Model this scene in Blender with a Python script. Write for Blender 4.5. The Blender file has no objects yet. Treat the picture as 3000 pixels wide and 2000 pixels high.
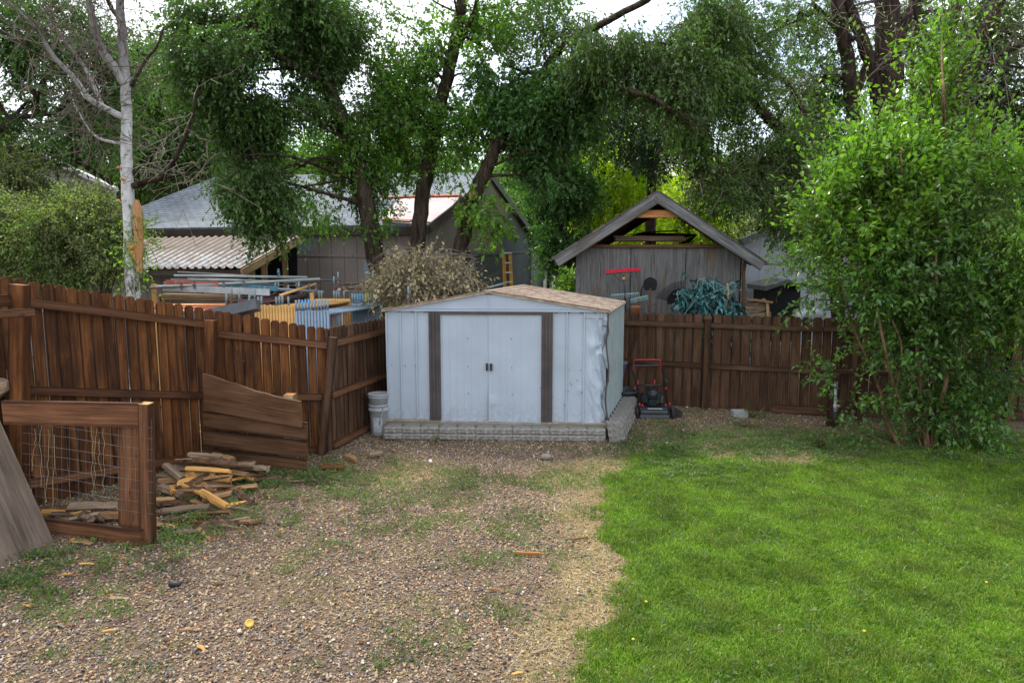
import bpy, math, random
import numpy as np
from mathutils import Vector, Matrix
R = math.radians
random.seed(7); rng = np.random.default_rng(7)
SC = bpy.context.scene
COL = SC.collection
# ------------------------------------------------------------ camera, sky, sun, exposure
CAM_H, PITCH, F = 2.57, R(7.12), 2000.0
cam = bpy.data.cameras.new('camera'); cam.lens = 24.0; cam.sensor_width = 36.0; cam.clip_end = 2000
cam_o = bpy.data.objects.new('camera', cam); COL.objects.link(cam_o)
cam_o.location = (0, 0, CAM_H); cam_o.rotation_euler = (R(90) - PITCH, 0, 0); SC.camera = cam_o
W = bpy.data.worlds.new('World'); SC.world = W; W.use_nodes = True
wt = W.node_tree; wt.nodes.clear()
def wn(t): return wt.nodes.new(t)
SUN_EL, SUN_ROT = R(52), R(-40)
sky = wn('ShaderNodeTexSky'); sky.sky_type = 'NISHITA'; sky.sun_disc = False
sky.sun_elevation = SUN_EL; sky.sun_rotation = SUN_ROT; sky.air_density = 1.0; sky.dust_density = 1.5
tc = wn('ShaderNodeTexCoord'); mp = wn('ShaderNodeMapping'); mp.inputs['Scale'].default_value = (1, 1, 2.6)
mp.inputs['Location'].default_value = (0.3, 0.2, 0)
cn = wn('ShaderNodeTexNoise'); cn.inputs['Scale'].default_value = 2.2; cn.inputs['Detail'].default_value = 7; cn.inputs['Roughness'].default_value = .58
cr = wn('ShaderNodeValToRGB'); cr.color_ramp.elements[0].position = .40; cr.color_ramp.elements[1].position = .56
cr.color_ramp.elements[0].color = (.22, .22, .22, 1)
cmx = wn('ShaderNodeMix'); cmx.data_type = 'RGBA'
cmx.inputs[7].default_value = (6.6, 6.75, 7.1, 1)
bg = wn('ShaderNodeBackground'); bg.inputs['Strength'].default_value = .14; wo = wn('ShaderNodeOutputWorld')
wt.links.new(tc.outputs['Generated'], mp.inputs[0]); wt.links.new(mp.outputs[0], cn.inputs['Vector'])
wt.links.new(cn.outputs['Fac'], cr.inputs[0]); wt.links.new(cr.outputs[0], cmx.inputs[0])
wt.links.new(sky.outputs[0], cmx.inputs[6]); wt.links.new(cmx.outputs[2], bg.inputs[0]); wt.links.new(bg.outputs[0], wo.inputs[0])
sl = bpy.data.lights.new('sun', 'SUN'); sl.energy = 2.3; sl.angle = R(9); sl.color = (1, .95, .87)
so = bpy.data.objects.new('sun', sl); COL.objects.link(so)
sdir = Vector((math.sin(SUN_ROT) * math.cos(SUN_EL), math.cos(SUN_ROT) * math.cos(SUN_EL), math.sin(SUN_EL)))
so.rotation_euler = sdir.to_track_quat('Z', 'Y').to_euler(); so.location = (0, 0, 20)
SC.view_settings.view_transform = 'Standard'; SC.view_settings.look = 'None'
SC.view_settings.exposure = 1.12; SC.view_settings.gamma = 1.0
SC.cycles.max_bounces = 8; SC.cycles.diffuse_bounces = 5; SC.cycles.transmission_bounces = 4; SC.cycles.glossy_bounces = 2
SC.cycles.use_denoising = True
# ------------------------------------------------------------ measuring helpers
cP, sP = math.cos(PITCH), math.sin(PITCH)
def ray(px, py):
    u = (px - 1500) / F; v = (1000 - py) / F
    return u, cP + v * sP, -sP + v * cP
def P(px, py, Y):
    a, b, c = ray(px, py); k = Y / b
    return Vector((a * k, Y, CAM_H + c * k))
def G(px, py, z=0.0):
    a, b, c = ray(px, py); k = (z - CAM_H) / c
    return Vector((a * k, b * k, z))
def PX(px, Y, z):                       # the point at depth Y, height z, seen at column px
    t = (z - CAM_H) / Y; v = (t * cP + sP) / (cP - t * sP); b = cP + v * sP
    return Vector(((px - 1500) / F * Y / b, Y, z))
# ------------------------------------------------------------ value noise
def vnoise(p, seed=0):
    p = np.asarray(p, float); i = np.floor(p).astype(np.int64); f = p - i; f = f * f * (3 - 2 * f)
    def h(a, b, c):
        n = (a * 73856093 ^ b * 19349663 ^ c * 83492791 ^ (seed * 2654435761 + 12345)) & 0x7fffffff
        n = (n ^ (n >> 13)) * 1274126177 & 0x7fffffff
        return ((n ^ (n >> 16)) & 0xffff) / 65535.0
    r = 0
    for dx in (0, 1):
        for dy in (0, 1):
            for dz in (0, 1):
                w = (f[:, 0] if dx else 1 - f[:, 0]) * (f[:, 1] if dy else 1 - f[:, 1]) * (f[:, 2] if dz else 1 - f[:, 2])
                r = r + w * h(i[:, 0] + dx, i[:, 1] + dy, i[:, 2] + dz)
    return r
def fnoise(p, seed=0): return .62 * vnoise(p, seed) + .38 * vnoise(np.asarray(p) * 2.3 + 5, seed + 1)
# ------------------------------------------------------------ materials
class Mat:
    def __init__(s, name, rough=.7, spec=.3, metal=0.0, col=None):
        s.m = bpy.data.materials.new(name); s.m.use_nodes = True; s.t = s.m.node_tree
        s.b = s.t.nodes['Principled BSDF']; s.out = s.t.nodes['Material Output']
        s.b.inputs['Roughness'].default_value = rough; s.b.inputs['Specular IOR Level'].default_value = spec
        s.b.inputs['Metallic'].default_value = metal
        if col: s.b.inputs['Base Color'].default_value = (*col, 1)
    def n(s, t): return s.t.nodes.new(t)
    def l(s, a, b): s.t.links.new(a, b)
    def attr(s, name, out='Vector'):
        a = s.n('ShaderNodeAttribute'); a.attribute_name = name; return a.outputs[out]
    def pos(s): return s.n('ShaderNodeTexCoord').outputs['Object']
    def isl(s): return s.n('ShaderNodeNewGeometry').outputs['Random Per Island']
    def map(s, v, sc, loc=(0, 0, 0), rot=(0, 0, 0)):
        m = s.n('ShaderNodeMapping'); m.inputs['Scale'].default_value = sc; m.inputs['Location'].default_value = loc
        m.inputs['Rotation'].default_value = rot; s.l(v, m.inputs[0]); return m.outputs[0]
    def noise(s, v, scale=5, det=4, rough=.55, dist=0):
        k = s.n('ShaderNodeTexNoise'); k.inputs['Scale'].default_value = scale; k.inputs['Detail'].default_value = det
        k.inputs['Roughness'].default_value = rough; k.inputs['Distortion'].default_value = dist
        if v is not None: s.l(v, k.inputs['Vector'])
        return k.outputs['Fac']
    def vor(s, v, scale, out='Color'):
        k = s.n('ShaderNodeTexVoronoi'); k.inputs['Scale'].default_value = scale; s.l(v, k.inputs['Vector']); return k.outputs[out]
    def ramp(s, fac, stops, interp='LINEAR'):
        r = s.n('ShaderNodeValToRGB'); e = r.color_ramp; e.interpolation = interp
        while len(e.elements) < len(stops): e.elements.new(.5)
        for q, (p, c) in zip(e.elements, stops):
            q.position = p; q.color = (*(c if hasattr(c, '__len__') else (c, c, c)), 1)
        s.l(fac, r.inputs[0]); return r.outputs[0]
    def mix(s, fac, a, b, mode='MIX'):
        m = s.n('ShaderNodeMix'); m.data_type = 'RGBA'; m.blend_type = mode
        for v, i in ((fac, 0), (a, 6), (b, 7)):
            if isinstance(v, (int, float)): m.inputs[i].default_value = v if i == 0 else (v, v, v, 1)
            elif isinstance(v, tuple): m.inputs[i].default_value = (*v, 1)
            else: s.l(v, m.inputs[i])
        return m.outputs[2]
    def math(s, op, a, b=0.0):
        m = s.n('ShaderNodeMath'); m.operation = op
        for v, i in ((a, 0), (b, 1)):
            if isinstance(v, (int, float)): m.inputs[i].default_value = v
            else: s.l(v, m.inputs[i])
        return m.outputs[0]
    def col(s, c):
        if isinstance(c, tuple): s.b.inputs['Base Color'].default_value = (*c, 1)
        else: s.l(c, s.b.inputs['Base Color'])
        return s
    def bump(s, h, dist=.01, strength=.6):
        b = s.n('ShaderNodeBump'); b.inputs['Distance'].default_value = dist; b.inputs['Strength'].default_value = strength
        s.l(h, b.inputs['Height']); s.l(b.outputs[0], s.b.inputs['Normal']); return s
def wood(name, dark, mid, light, tint=.5, stain=None, grain=1.0, rough=.75, spec=.2, green=None):
    m = Mat(name, rough, spec); bc = m.attr('bc'); r = m.attr('rnd', 'Fac')
    g = m.noise(m.map(bc, (1.6, 42 * grain, 42 * grain)), 1, 6, .65, .12)
    g2 = m.noise(m.map(bc, (3.5, 150, 150)), 1, 3, .6)
    bl = m.noise(m.map(bc, (2.2, 7, 7)), 1, 3, .5, .1)
    c = m.ramp(m.math('ADD', m.math('MULTIPLY', g, .65), m.math('MULTIPLY', bl, .35)), [(.3, dark), (.5, mid), (.68, light)])
    c = m.mix(.5, c, m.ramp(g2, [(.3, .55), (.7, 1.25)]), 'MULTIPLY')
    c = m.mix(tint, c, m.ramp(r, [(0, .32), (.2, .95), (.4, .5), (.6, 1.5), (.8, .8), (1, 1.7)]), 'MULTIPLY')
    kn = m.vor(m.map(bc, (2.3, 11, 5)), 1, 'Distance')
    c = m.mix(m.ramp(kn, [(.04, .8), (.13, 0)]), c, dark)
    if stain:
        c = m.mix(m.ramp(m.noise(m.map(bc, (1.1, 5, 5), (7, 3, 0)), 1, 4, .6), [(.5, 0), (.72, .85)]), c, stain)
    if green:
        c = m.mix(m.ramp(m.noise(m.map(bc, (1.7, 6, 6), (3, 9, 0)), 1, 4, .6), [(.5, 0), (.75, .6)]), c, green)
    ed = m.ramp(m.math('ADD', m.math('ABSOLUTE', m.attr('ac', 'Fac')), m.math('MULTIPLY', g2, .25)), [(.84, 0), (1.05, .75)]); c = m.mix(ed, c, m.mix(1.0, c, (.3, .28, .28), 'MULTIPLY'))
    m.col(c); m.bump(g, .004, .7); return m.m
def leafmat(name, cols, trans=.35, rough=.42, spec=.45, clump=(.7, 1.25), csc=1.1, gain=1.5):
    cols = [tuple(min(.8, v * gain) for v in q) for q in cols]
    m = Mat(name, rough, spec); r = m.isl()
    c = m.ramp(r, [(i / (len(cols) - 1), q) for i, q in enumerate(cols)])
    big = m.noise(m.pos(), csc, 2, .5)
    c = m.mix(1.0, c, m.ramp(big, [(.33, clump[0]), (.66, clump[1])]), 'MULTIPLY')
    m.col(c); tr = m.n('ShaderNodeBsdfTranslucent'); ct = m.mix(1.0, c, (1.5, 1.7, .55), 'MULTIPLY'); m.l(ct, tr.inputs[0])
    ms = m.n('ShaderNodeMixShader'); ms.inputs[0].default_value = trans
    m.l(m.b.outputs[0], ms.inputs[1]); m.l(tr.outputs[0], ms.inputs[2]); m.l(ms.outputs[0], m.out.inputs[0]); return m.m
def bark(name, a, b, sc=(14, 14, 2.5), h=.03):
    m = Mat(name, .9, .1); v = m.map(m.pos(), sc); n = m.noise(v, 1, 6, .7, .8)
    c = m.ramp(n, [(.35, a), (.62, b)]); c = m.mix(.5, c, m.ramp(m.noise(m.pos(), 2.5, 3), [(.3, .6), (.7, 1.3)]), 'MULTIPLY')
    m.col(c); m.bump(n, h, 1.0); return m.m
def plain(name, col, rough=.5, spec=.4, metal=0.0, var=.25, sc=6, bump=0, stretch=(1, 1, 1)):
    m = Mat(name, rough, spec, metal); v = m.map(m.pos(), stretch); n = m.noise(v, sc, 5, .6)
    m.col(m.mix(1.0, col, m.ramp(n, [(.3, 1 - var), (.7, 1 + var)]), 'MULTIPLY'))
    if bump: m.bump(n, bump, .6)
    return m.m
def chipped(name, col, under, thr=.55, rough=.5, sc=9, metal=0):
    m = Mat(name, rough, .4, metal); n = m.noise(m.pos(), sc, 6, .7); n2 = m.noise(m.pos(), 3, 3)
    c = m.mix(m.ramp(n, [(thr, 0), (thr + .05, 1)]), m.mix(1.0, col, m.ramp(n2, [(.3, .75), (.7, 1.2)]), 'MULTIPLY'), under)
    m.col(c); return m.m
M = {}
M['fence'] = wood('fence_stain', (.022, .009, .0045), (.085, .031, .010), (.20, .080, .024), .68, (.26, .10, .03))
M['fence_grey'] = wood('fence_weathered', (.026, .012, .007), (.080, .039, .020), (.145, .076, .042), .45, (.15, .09, .055))
M['rail'] = wood('rail_stain', (.05, .021, .010), (.135, .060, .028), (.24, .115, .058), .3)
M['rail_dark'] = wood('rail_dark', (.022, .010, .006), (.065, .028, .013), (.14, .06, .026), .3)
M['pen'] = wood('pen_board', (.045, .019, .009), (.155, .066, .030), (.28, .135, .066), .25, None, .8)
M['pen_old'] = wood('old_board', (.048, .024, .012), (.125, .062, .030), (.22, .118, .060), .3, (.16, .085, .05), .8)
M['plywood_grey'] = wood('grey_plywood', (.065, .048, .035), (.145, .108, .08), (.215, .165, .125), .2, None, .6)
M['grey_wood'] = wood('silver_wood', (.055, .055, .056), (.15, .15, .15), (.30, .295, .29), .35, (.12, .09, .06), .9)
M['grey_ply'] = wood('weathered_plywood', (.045, .042, .040), (.145, .140, .134), (.27, .262, .25), .25, (.135, .09, .055), .55)
M['cedar'] = wood('orange_beam', (.16, .06, .02), (.42, .18, .06), (.6, .3, .12), .2)
M['pale_wood'] = wood('pale_wood', (.22, .13, .06), (.46, .31, .15), (.62, .46, .26), .25, None, 1)
M['end_grain'] = wood('end_grain', (.2, .11, .045), (.42, .26, .11), (.6, .42, .2), .3)
M['split'] = wood('split_wood', (.13, .065, .03), (.30, .165, .075), (.48, .30, .14), .6, (.13, .085, .055))
M['split_fresh'] = wood('fresh_split_wood', (.34, .15, .04), (.56, .29, .08), (.72, .46, .18), .3)
M['split_old'] = wood('grey_split_wood', (.08, .055, .04), (.20, .14, .09), (.36, .27, .18), .5)
M['logbark'] = bark('log_bark', (.035, .02, .012), (.15, .09, .055), (20, 20, 20), .01)
M['lath'] = wood('old_planks', (.09, .07, .05), (.25, .19, .13), (.42, .34, .25), .6)
M['bark'] = bark('bark_brown', (.012, .0095, .007), (.088, .066, .046))
M['bark_dark'] = bark('bark_dark', (.010, .0075, .006), (.062, .043, .032), (9, 9, 1.6), .05)
M['twig'] = plain('twig', (.075, .052, .035), .9, .1)
M['twig_dim'] = plain('dim_twig', (.13, .11, .085), .9, .1); M['twig_grey'] = plain('dead_twig', (.24, .205, .16), .9, .1)
# birch bark
m = Mat('white_bark', .8, .15); v = m.map(m.pos(), (9, 9, 5)); n = m.noise(v, 1, 6, .7, 1.5); z = m.n('ShaderNodeSeparateXYZ'); m.l(m.pos(), z.inputs[0])
n2 = m.noise(m.map(m.pos(), (16, 16, 34)), 1, 4, .6, .5); n3 = m.noise(m.map(m.pos(), (22, 22, 5)), 1, 5, .7, 1)
c = m.ramp(n, [(.36, (.07, .06, .05)), (.42, (.42, .415, .40)), (.6, (.60, .60, .59))])
c = m.mix(m.ramp(n2, [(.62, 0), (.67, .9)]), c, (.06, .05, .045))
low = m.ramp(z.outputs[2], [(0.0, 1), (1.0, 0)]); lowr = m.n('ShaderNodeMapRange'); m.l(z.outputs[2], lowr.inputs[0])
lowr.inputs[1].default_value = 2.9; lowr.inputs[2].default_value = 1.9
c = m.mix(m.math('MULTIPLY', lowr.outputs[0], m.ramp(n3, [(.44, 1), (.52, 0)])), c, (.035, .028, .024))
hir = m.n('ShaderNodeMapRange'); m.l(z.outputs[2], hir.inputs[0]); hir.inputs[1].default_value = 4.2; hir.inputs[2].default_value = 5.2
c = m.mix(m.math('MULTIPLY', hir.outputs[0], .8), c, m.ramp(n, [(.35, (.03, .026, .022)), (.65, (.17, .15, .125))]))
m.col(c); m.bump(n, .02, .7); M['birch'] = m.m
M['strip'] = wood('bare_wood', (.25, .11, .04), (.48, .26, .11), (.62, .38, .18), .2)
M['cut'] = plain('saw_cut', (.52, .29, .10), .8, .1, 0, .35, 30)
# leaves
M['leaf_elm'] = leafmat('leaf_elm', [(.02, .048, .012), (.042, .09, .018), (.065, .125, .024), (.03, .078, .022)], .34)
M['leaf_mid'] = leafmat('leaf_mid', [(.03, .075, .013), (.062, .135, .018), (.095, .19, .025), (.045, .105, .022)], .42)
M['leaf_teal'] = leafmat('leaf_teal', [(.02, .058, .015), (.038, .098, .022), (.058, .135, .026), (.035, .09, .035)], .36)
M['leaf_olive'] = leafmat('leaf_olive', [(.026, .055, .014), (.045, .09, .018), (.08, .14, .028), (.03, .065, .022)], .35)
M['leaf_yel'] = leafmat('leaf_yellow', [(.14, .20, .015), (.25, .32, .025), (.36, .40, .04), (.13, .20, .025)], .5, clump=(.6, 1.35), gain=1.6)
M['leaf_fresh'] = leafmat('leaf_fresh', [(.045, .105, .012), (.085, .175, .018), (.14, .24, .025), (.06, .135, .03)], .42, .32, .6, (.6, 1.3), 1.4)
M['leaf_shrub'] = leafmat('leaf_shrub', [(.03, .078, .014), (.058, .13, .022), (.095, .18, .028), (.05, .115, .045)], .38, .32, .6, (.6, 1.25), 1.4)
M['leaf_grey'] = leafmat('leaf_grey', [(.06, .09, .035), (.11, .145, .045), (.17, .21, .06), (.10, .14, .085)], .38, .4, .5, (.6, 1.35))
M['leaf_dark'] = leafmat('leaf_dark', [(.012, .03, .014), (.022, .05, .022), (.035, .07, .025)], .25)
M['leaf_dead'] = leafmat('leaf_dead', [(.20, .16, .09), (.31, .26, .155), (.43, .37, .24), (.14, .11, .06)], .2, .7, .2, (.6, 1.3), 2, 1.25)
M['leaf_blue'] = leafmat('leaf_blue', [(.006, .04, .045), (.012, .085, .09), (.05, .19, .18), (.004, .02, .028)], .10, .3, .6, (.6, 1.3), 3, 1.3)
M['leaf_weed'] = leafmat('leaf_weed', [(.035, .07, .02), (.06, .11, .03), (.10, .15, .035), (.045, .085, .035), (.16, .15, .06)], .35, .5, .3)
# ------------------------------------------------------------ mesh builder
class MB:
    def __init__(s): s.v = []; s.f = []; s.mi = []; s.bc = []; s.rn = []; s.ac = []
    def add(s, vs, fs, bc=None, mi=0, rnd=None, ac=None):
        o = len(s.v); r = random.random() if rnd is None else rnd
        s.v += [tuple(q) for q in vs]; s.f += [tuple(i + o for i in q) for q in fs]; s.mi += [mi] * len(fs)
        if bc is None: bc = [(q[2], q[0], q[1]) for q in vs]
        s.bc += [(b[0] + r * 9.7, b[1] + r * 5.3, b[2] + r * 31) for b in bc]; s.rn += [r] * len(vs); s.ac += list(ac) if ac is not None else [0.0] * len(vs)
        return s
    def board(s, p0, p1, w, t, up=(0, 0, 1), mi=0, segs=1, warp=0.0, rnd=None, w1=None):
        """a sawn board: length p0-p1, width w along 'up', thickness t"""
        p0, p1 = Vector(p0), Vector(p1); d = p1 - p0; L = d.length or 1e-6; d = d / L; up = Vector(up); up = (up - d * up.dot(d)).normalized()
        side = d.cross(up).normalized(); w1 = w if w1 is None else w1; vs, bc, fs = [], [], []
        for i in range(segs + 1):
            k = i / segs; c = p0 + d * L * k + (up * random.uniform(-warp, warp) + side * random.uniform(-warp, warp) if 0 < i < segs else Vector())
            ww = w + (w1 - w) * k
            for a, b in ((-1, -1), (1, -1), (1, 1), (-1, 1)):
                vs.append(c + up * a * ww / 2 + side * b * t / 2); bc.append((L * k, a * ww / 2, b * t / 2))
        for i in range(segs):
            for j in range(4): q = i * 4; fs.append((q + j, q + (j + 1) % 4, q + 4 + (j + 1) % 4, q + 4 + j))
        fs += [(3, 2, 1, 0), (segs * 4, segs * 4 + 1, segs * 4 + 2, segs * 4 + 3)]
        return s.add(vs, fs, bc, mi, rnd, [(-1, 1, 1, -1)[q % 4] for q in range(len(vs))])
    def box(s, c, sx, sy, sz, rz=0, mi=0, rnd=None, rx=0):
        Mx = Matrix.Rotation(rz, 3, 'Z') @ Matrix.Rotation(rx, 3, 'X'); c = Vector(c); ax = Mx @ Vector((1, 0, 0)); az = Mx @ Vector((0, 0, 1))
        return s.board(c - ax * sx / 2, c + ax * sx / 2, sz, sy, az, mi, rnd=rnd)
    def prism(s, poly, o, ax, ay, th, mi=0, rnd=None, along='y'):
        """poly (a,b) in the frame (o; ax, ay) extruded th along ax x ay, centred"""
        o, ax, ay = Vector(o), Vector(ax), Vector(ay); n = ax.cross(ay).normalized(); k = len(poly); vs, bc = [], []
        for sg in (-.5, .5):
            for a, b in poly: vs.append(o + ax * a + ay * b + n * th * sg); bc.append((b, a, th * sg) if along == 'y' else (a, b, th * sg))
        fs = [tuple(range(k))[::-1], tuple(range(k, 2 * k))] + [(i, (i + 1) % k, k + (i + 1) % k, k + i) for i in range(k)]
        ma = max(abs(a) for a, b in poly); ac = [a / ma for a, b in poly] * 2 if along == 'y' else None
        return s.add(vs, fs, bc, mi, rnd, ac)
    def slab(s, pts, th, mi=0, n=None, rnd=None):
        """a planar polygon given by its world corners, thickened by th away from its normal"""
        pts = [Vector(p) for p in pts]; k = len(pts); n = n or (pts[1] - pts[0]).cross(pts[2] - pts[0]).normalized(); n = Vector(n)
        ax = (pts[1] - pts[0]).normalized() if abs(n.z) > .15 else Vector((-n.y, n.x, 0)).normalized(); ay = n.cross(ax); bc = [((p - pts[0]).dot(ax), (p - pts[0]).dot(ay), 0) for p in pts]
        fs = [tuple(range(k)), tuple(range(k, 2 * k))[::-1]] + [((i + 1) % k, i, k + i, k + (i + 1) % k) for i in range(k)]
        return s.add(pts + [p - n * th for p in pts], fs, bc + [(a, b, -th) for a, b, c in bc], mi, rnd)
    def tube(s, pts, rad, n=8, mi=0, caps=True, rnd=None, jit=0.0):
        pts = [Vector(p) for p in pts]; m = len(pts)
        if not hasattr(rad, '__len__'): rad = [rad] * m
        vs, bc, fs = [], [], []; ref = Vector((0, 0, 1)); L = 0; side = None
        for i, p in enumerate(pts):
            d = (pts[min(i + 1, m - 1)] - pts[max(i - 1, 0)]).normalized()
            if i: L += (p - pts[i - 1]).length
            if side is None: side = d.cross(ref if abs(d.z) < .9 else Vector((1, 0, 0))).normalized()
            side = (side - d * side.dot(d)).normalized(); u = side.cross(d)
            for j in range(n):
                a = 2 * math.pi * j / n; r = rad[i] * (1 + random.uniform(-jit, jit))
                vs.append(p + (side * math.cos(a) + u * math.sin(a)) * r); bc.append((L, math.cos(a) * r, math.sin(a) * r))
        for i in range(m - 1):
            for j in range(n): fs.append((i * n + j, i * n + (j + 1) % n, (i + 1) * n + (j + 1) % n, (i + 1) * n + j))
        if caps: fs += [tuple(range(n))[::-1], tuple(range((m - 1) * n, m * n))]
        return s.add(vs, fs, bc, mi, rnd)
    def lathe(s, c, prof, n=20, mi=0, axis=(0, 0, 1)):
        c = Vector(c); ax = Vector(axis).normalized(); q = ax.to_track_quat('Z', 'Y'); vs = []
        for r, z in prof:
            for j in range(n): a = 2 * math.pi * j / n; vs.append(c + q @ Vector((r * math.cos(a), r * math.sin(a), z)))
        m = len(prof); fs = [(i * n + j, i * n + (j + 1) % n, (i + 1) * n + (j + 1) % n, (i + 1) * n + j) for i in range(m - 1) for j in range(n)]
        fs += [tuple(range(n))[::-1], tuple(range((m - 1) * n, m * n))]
        return s.add(vs, fs, None, mi)
    def blob(s, c, r, jit=.15, sub=2, mi=0):
        import bmesh
        bm = bmesh.new(); bmesh.ops.create_icosphere(bm, subdivisions=sub, radius=1.0)
        r = Vector(r if hasattr(r, '__len__') else (r, r, r)); c = Vector(c)
        vs = [c + Vector((v.co.x * r.x, v.co.y * r.y, v.co.z * r.z)) * (1 + random.uniform(-jit, jit)) for v in bm.verts]
        fs = [tuple(v.index for v in f.verts) for f in bm.faces]; bm.free(); return s.add(vs, fs, None, mi)
ORG = {}
def link(o, parent=None):
    COL.objects.link(o)
    if parent is not None: o.parent = parent
    return o
def obj(name, mb, mats, parent=None, smooth=False, origin=None, label=None):
    og = ORG[parent.name] if parent is not None else Vector(origin or (0, 0, 0))
    me = bpy.data.meshes.new(name); me.from_pydata([(v[0] - og.x, v[1] - og.y, v[2] - og.z) for v in mb.v], [], mb.f)
    for q in (mats if isinstance(mats, (list, tuple)) else [mats]): me.materials.append(M[q] if isinstance(q, str) else q)
    me.polygons.foreach_set('material_index', mb.mi)
    a = me.attributes.new('bc', 'FLOAT_VECTOR', 'POINT'); a.data.foreach_set('vector', np.array(mb.bc, np.float32).ravel())
    a = me.attributes.new('rnd', 'FLOAT', 'POINT'); a.data.foreach_set('value', np.array(mb.rn, np.float32))
    a = me.attributes.new('ac', 'FLOAT', 'POINT'); a.data.foreach_set('value', np.array(mb.ac, np.float32))
    if smooth: me.polygons.foreach_set('use_smooth', [True] * len(me.polygons))
    me.update(); o = bpy.data.objects.new(name, me)
    if parent is None: o.location = og
    ORG[o.name] = og; link(o, parent)
    if label: o['label'] = label
    return o
def tag(o, label=None, cat=None, group=None, kind=None):
    if label: o['label'] = label
    if cat: o['category'] = cat
    if group: o['group'] = group
    if kind: o['kind'] = kind
    return o
def thing(name, label, cat, loc=(0, 0, 0), group=None):
    o = bpy.data.objects.new(name, None); o.location = loc; o.empty_display_size = .2; COL.objects.link(o); ORG[o.name] = Vector(loc)
    return tag(o, label, cat, group)
def dup(root, off, label, rz=0.0):
    r = root.copy(); COL.objects.link(r); r.location = root.location + Vector(off); r['label'] = label; r.rotation_euler.z = root.rotation_euler.z + rz
    for ch in list(root.children):
        c = ch.copy(); COL.objects.link(c); c.parent = r
        for g in list(ch.children): d = g.copy(); COL.objects.link(d); d.parent = c
    return r
ORD = ['first', 'second', 'third', 'fourth', 'fifth', 'sixth', 'seventh', 'eighth', 'ninth', 'tenth', 'eleventh', 'twelfth', 'thirteenth', 'fourteenth']
# ------------------------------------------------------------ big numpy meshes
def npmesh(name, V, FQ, mats, parent=None, mi=None, smooth=False, attrs=None, FT=None):
    og = ORG[parent.name] if parent is not None else Vector((0, 0, 0))
    me = bpy.data.meshes.new(name); V = np.asarray(V, np.float32) - np.array(og, np.float32)
    nq = 0 if FQ is None else len(FQ); nt = 0 if FT is None else len(FT)
    loops = np.concatenate(([FQ.ravel()] if nq else []) + ([FT.ravel()] if nt else [])).astype(np.int32)
    ls = np.concatenate([np.arange(nq) * 4, nq * 4 + np.arange(nt) * 3]).astype(np.int32)
    me.vertices.add(len(V)); me.vertices.foreach_set('co', V.ravel()); me.loops.add(len(loops)); me.loops.foreach_set('vertex_index', loops)
    me.polygons.add(nq + nt); me.polygons.foreach_set('loop_start', ls)
    for q in mats: me.materials.append(M[q] if isinstance(q, str) else q)
    if mi is not None: me.polygons.foreach_set('material_index', np.asarray(mi, np.int32))
    me.polygons.foreach_set('use_smooth', np.full(nq + nt, bool(smooth)))
    for k, a in (attrs or {}).items():
        t = me.attributes.new(k, 'FLOAT', 'POINT'); t.data.foreach_set('value', np.asarray(a, np.float32))
    me.update(calc_edges=True); o = bpy.data.objects.new(name, me); ORG[o.name] = og; return link(o, parent)
def unit(a): return a / (np.linalg.norm(a, axis=1, keepdims=True) + 1e-9)
def leaves(B, D, L, Wd, droop=.25, r=rng):
    """leaf quads: base points B, directions D, lengths L, widths Wd"""
    n = len(B); D = unit(D); up = unit(r.normal(size=(n, 3)) * .75 + np.array([0, 0, 1.0])); S = unit(np.cross(D, up)); N = unit(np.cross(S, D))
    L = L[:, None]; Wd = Wd[:, None]; dz = np.array([0, 0, -1.0])
    mid = B + D * L * .45; tip = B + D * L + dz * L * droop * r.random((n, 1)); V = np.stack([B, mid + S * Wd / 2 + N * Wd * .12, tip, mid - S * Wd / 2 + N * Wd * .12], 1).reshape(-1, 3)
    return V, np.arange(4 * n).reshape(n, 4)
def sticks(A, B, ra, rb):
    n = len(A); D = unit(B - A); S = unit(np.cross(D, np.array([.13, .31, .94]))); T = np.cross(D, S); out = []
    for Q, rr in ((A, ra), (B, rb)):
        for k in range(3): a = k * 2.0944; out.append(Q + (S * math.cos(a) + T * math.sin(a)) * rr)
    V = np.stack(out, 1).reshape(-1, 3); i = np.arange(n)[:, None] * 6
    return V, np.concatenate([i + np.array([[k, (k + 1) % 3, 3 + (k + 1) % 3, 3 + k]]) for k in range(3)])
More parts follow.
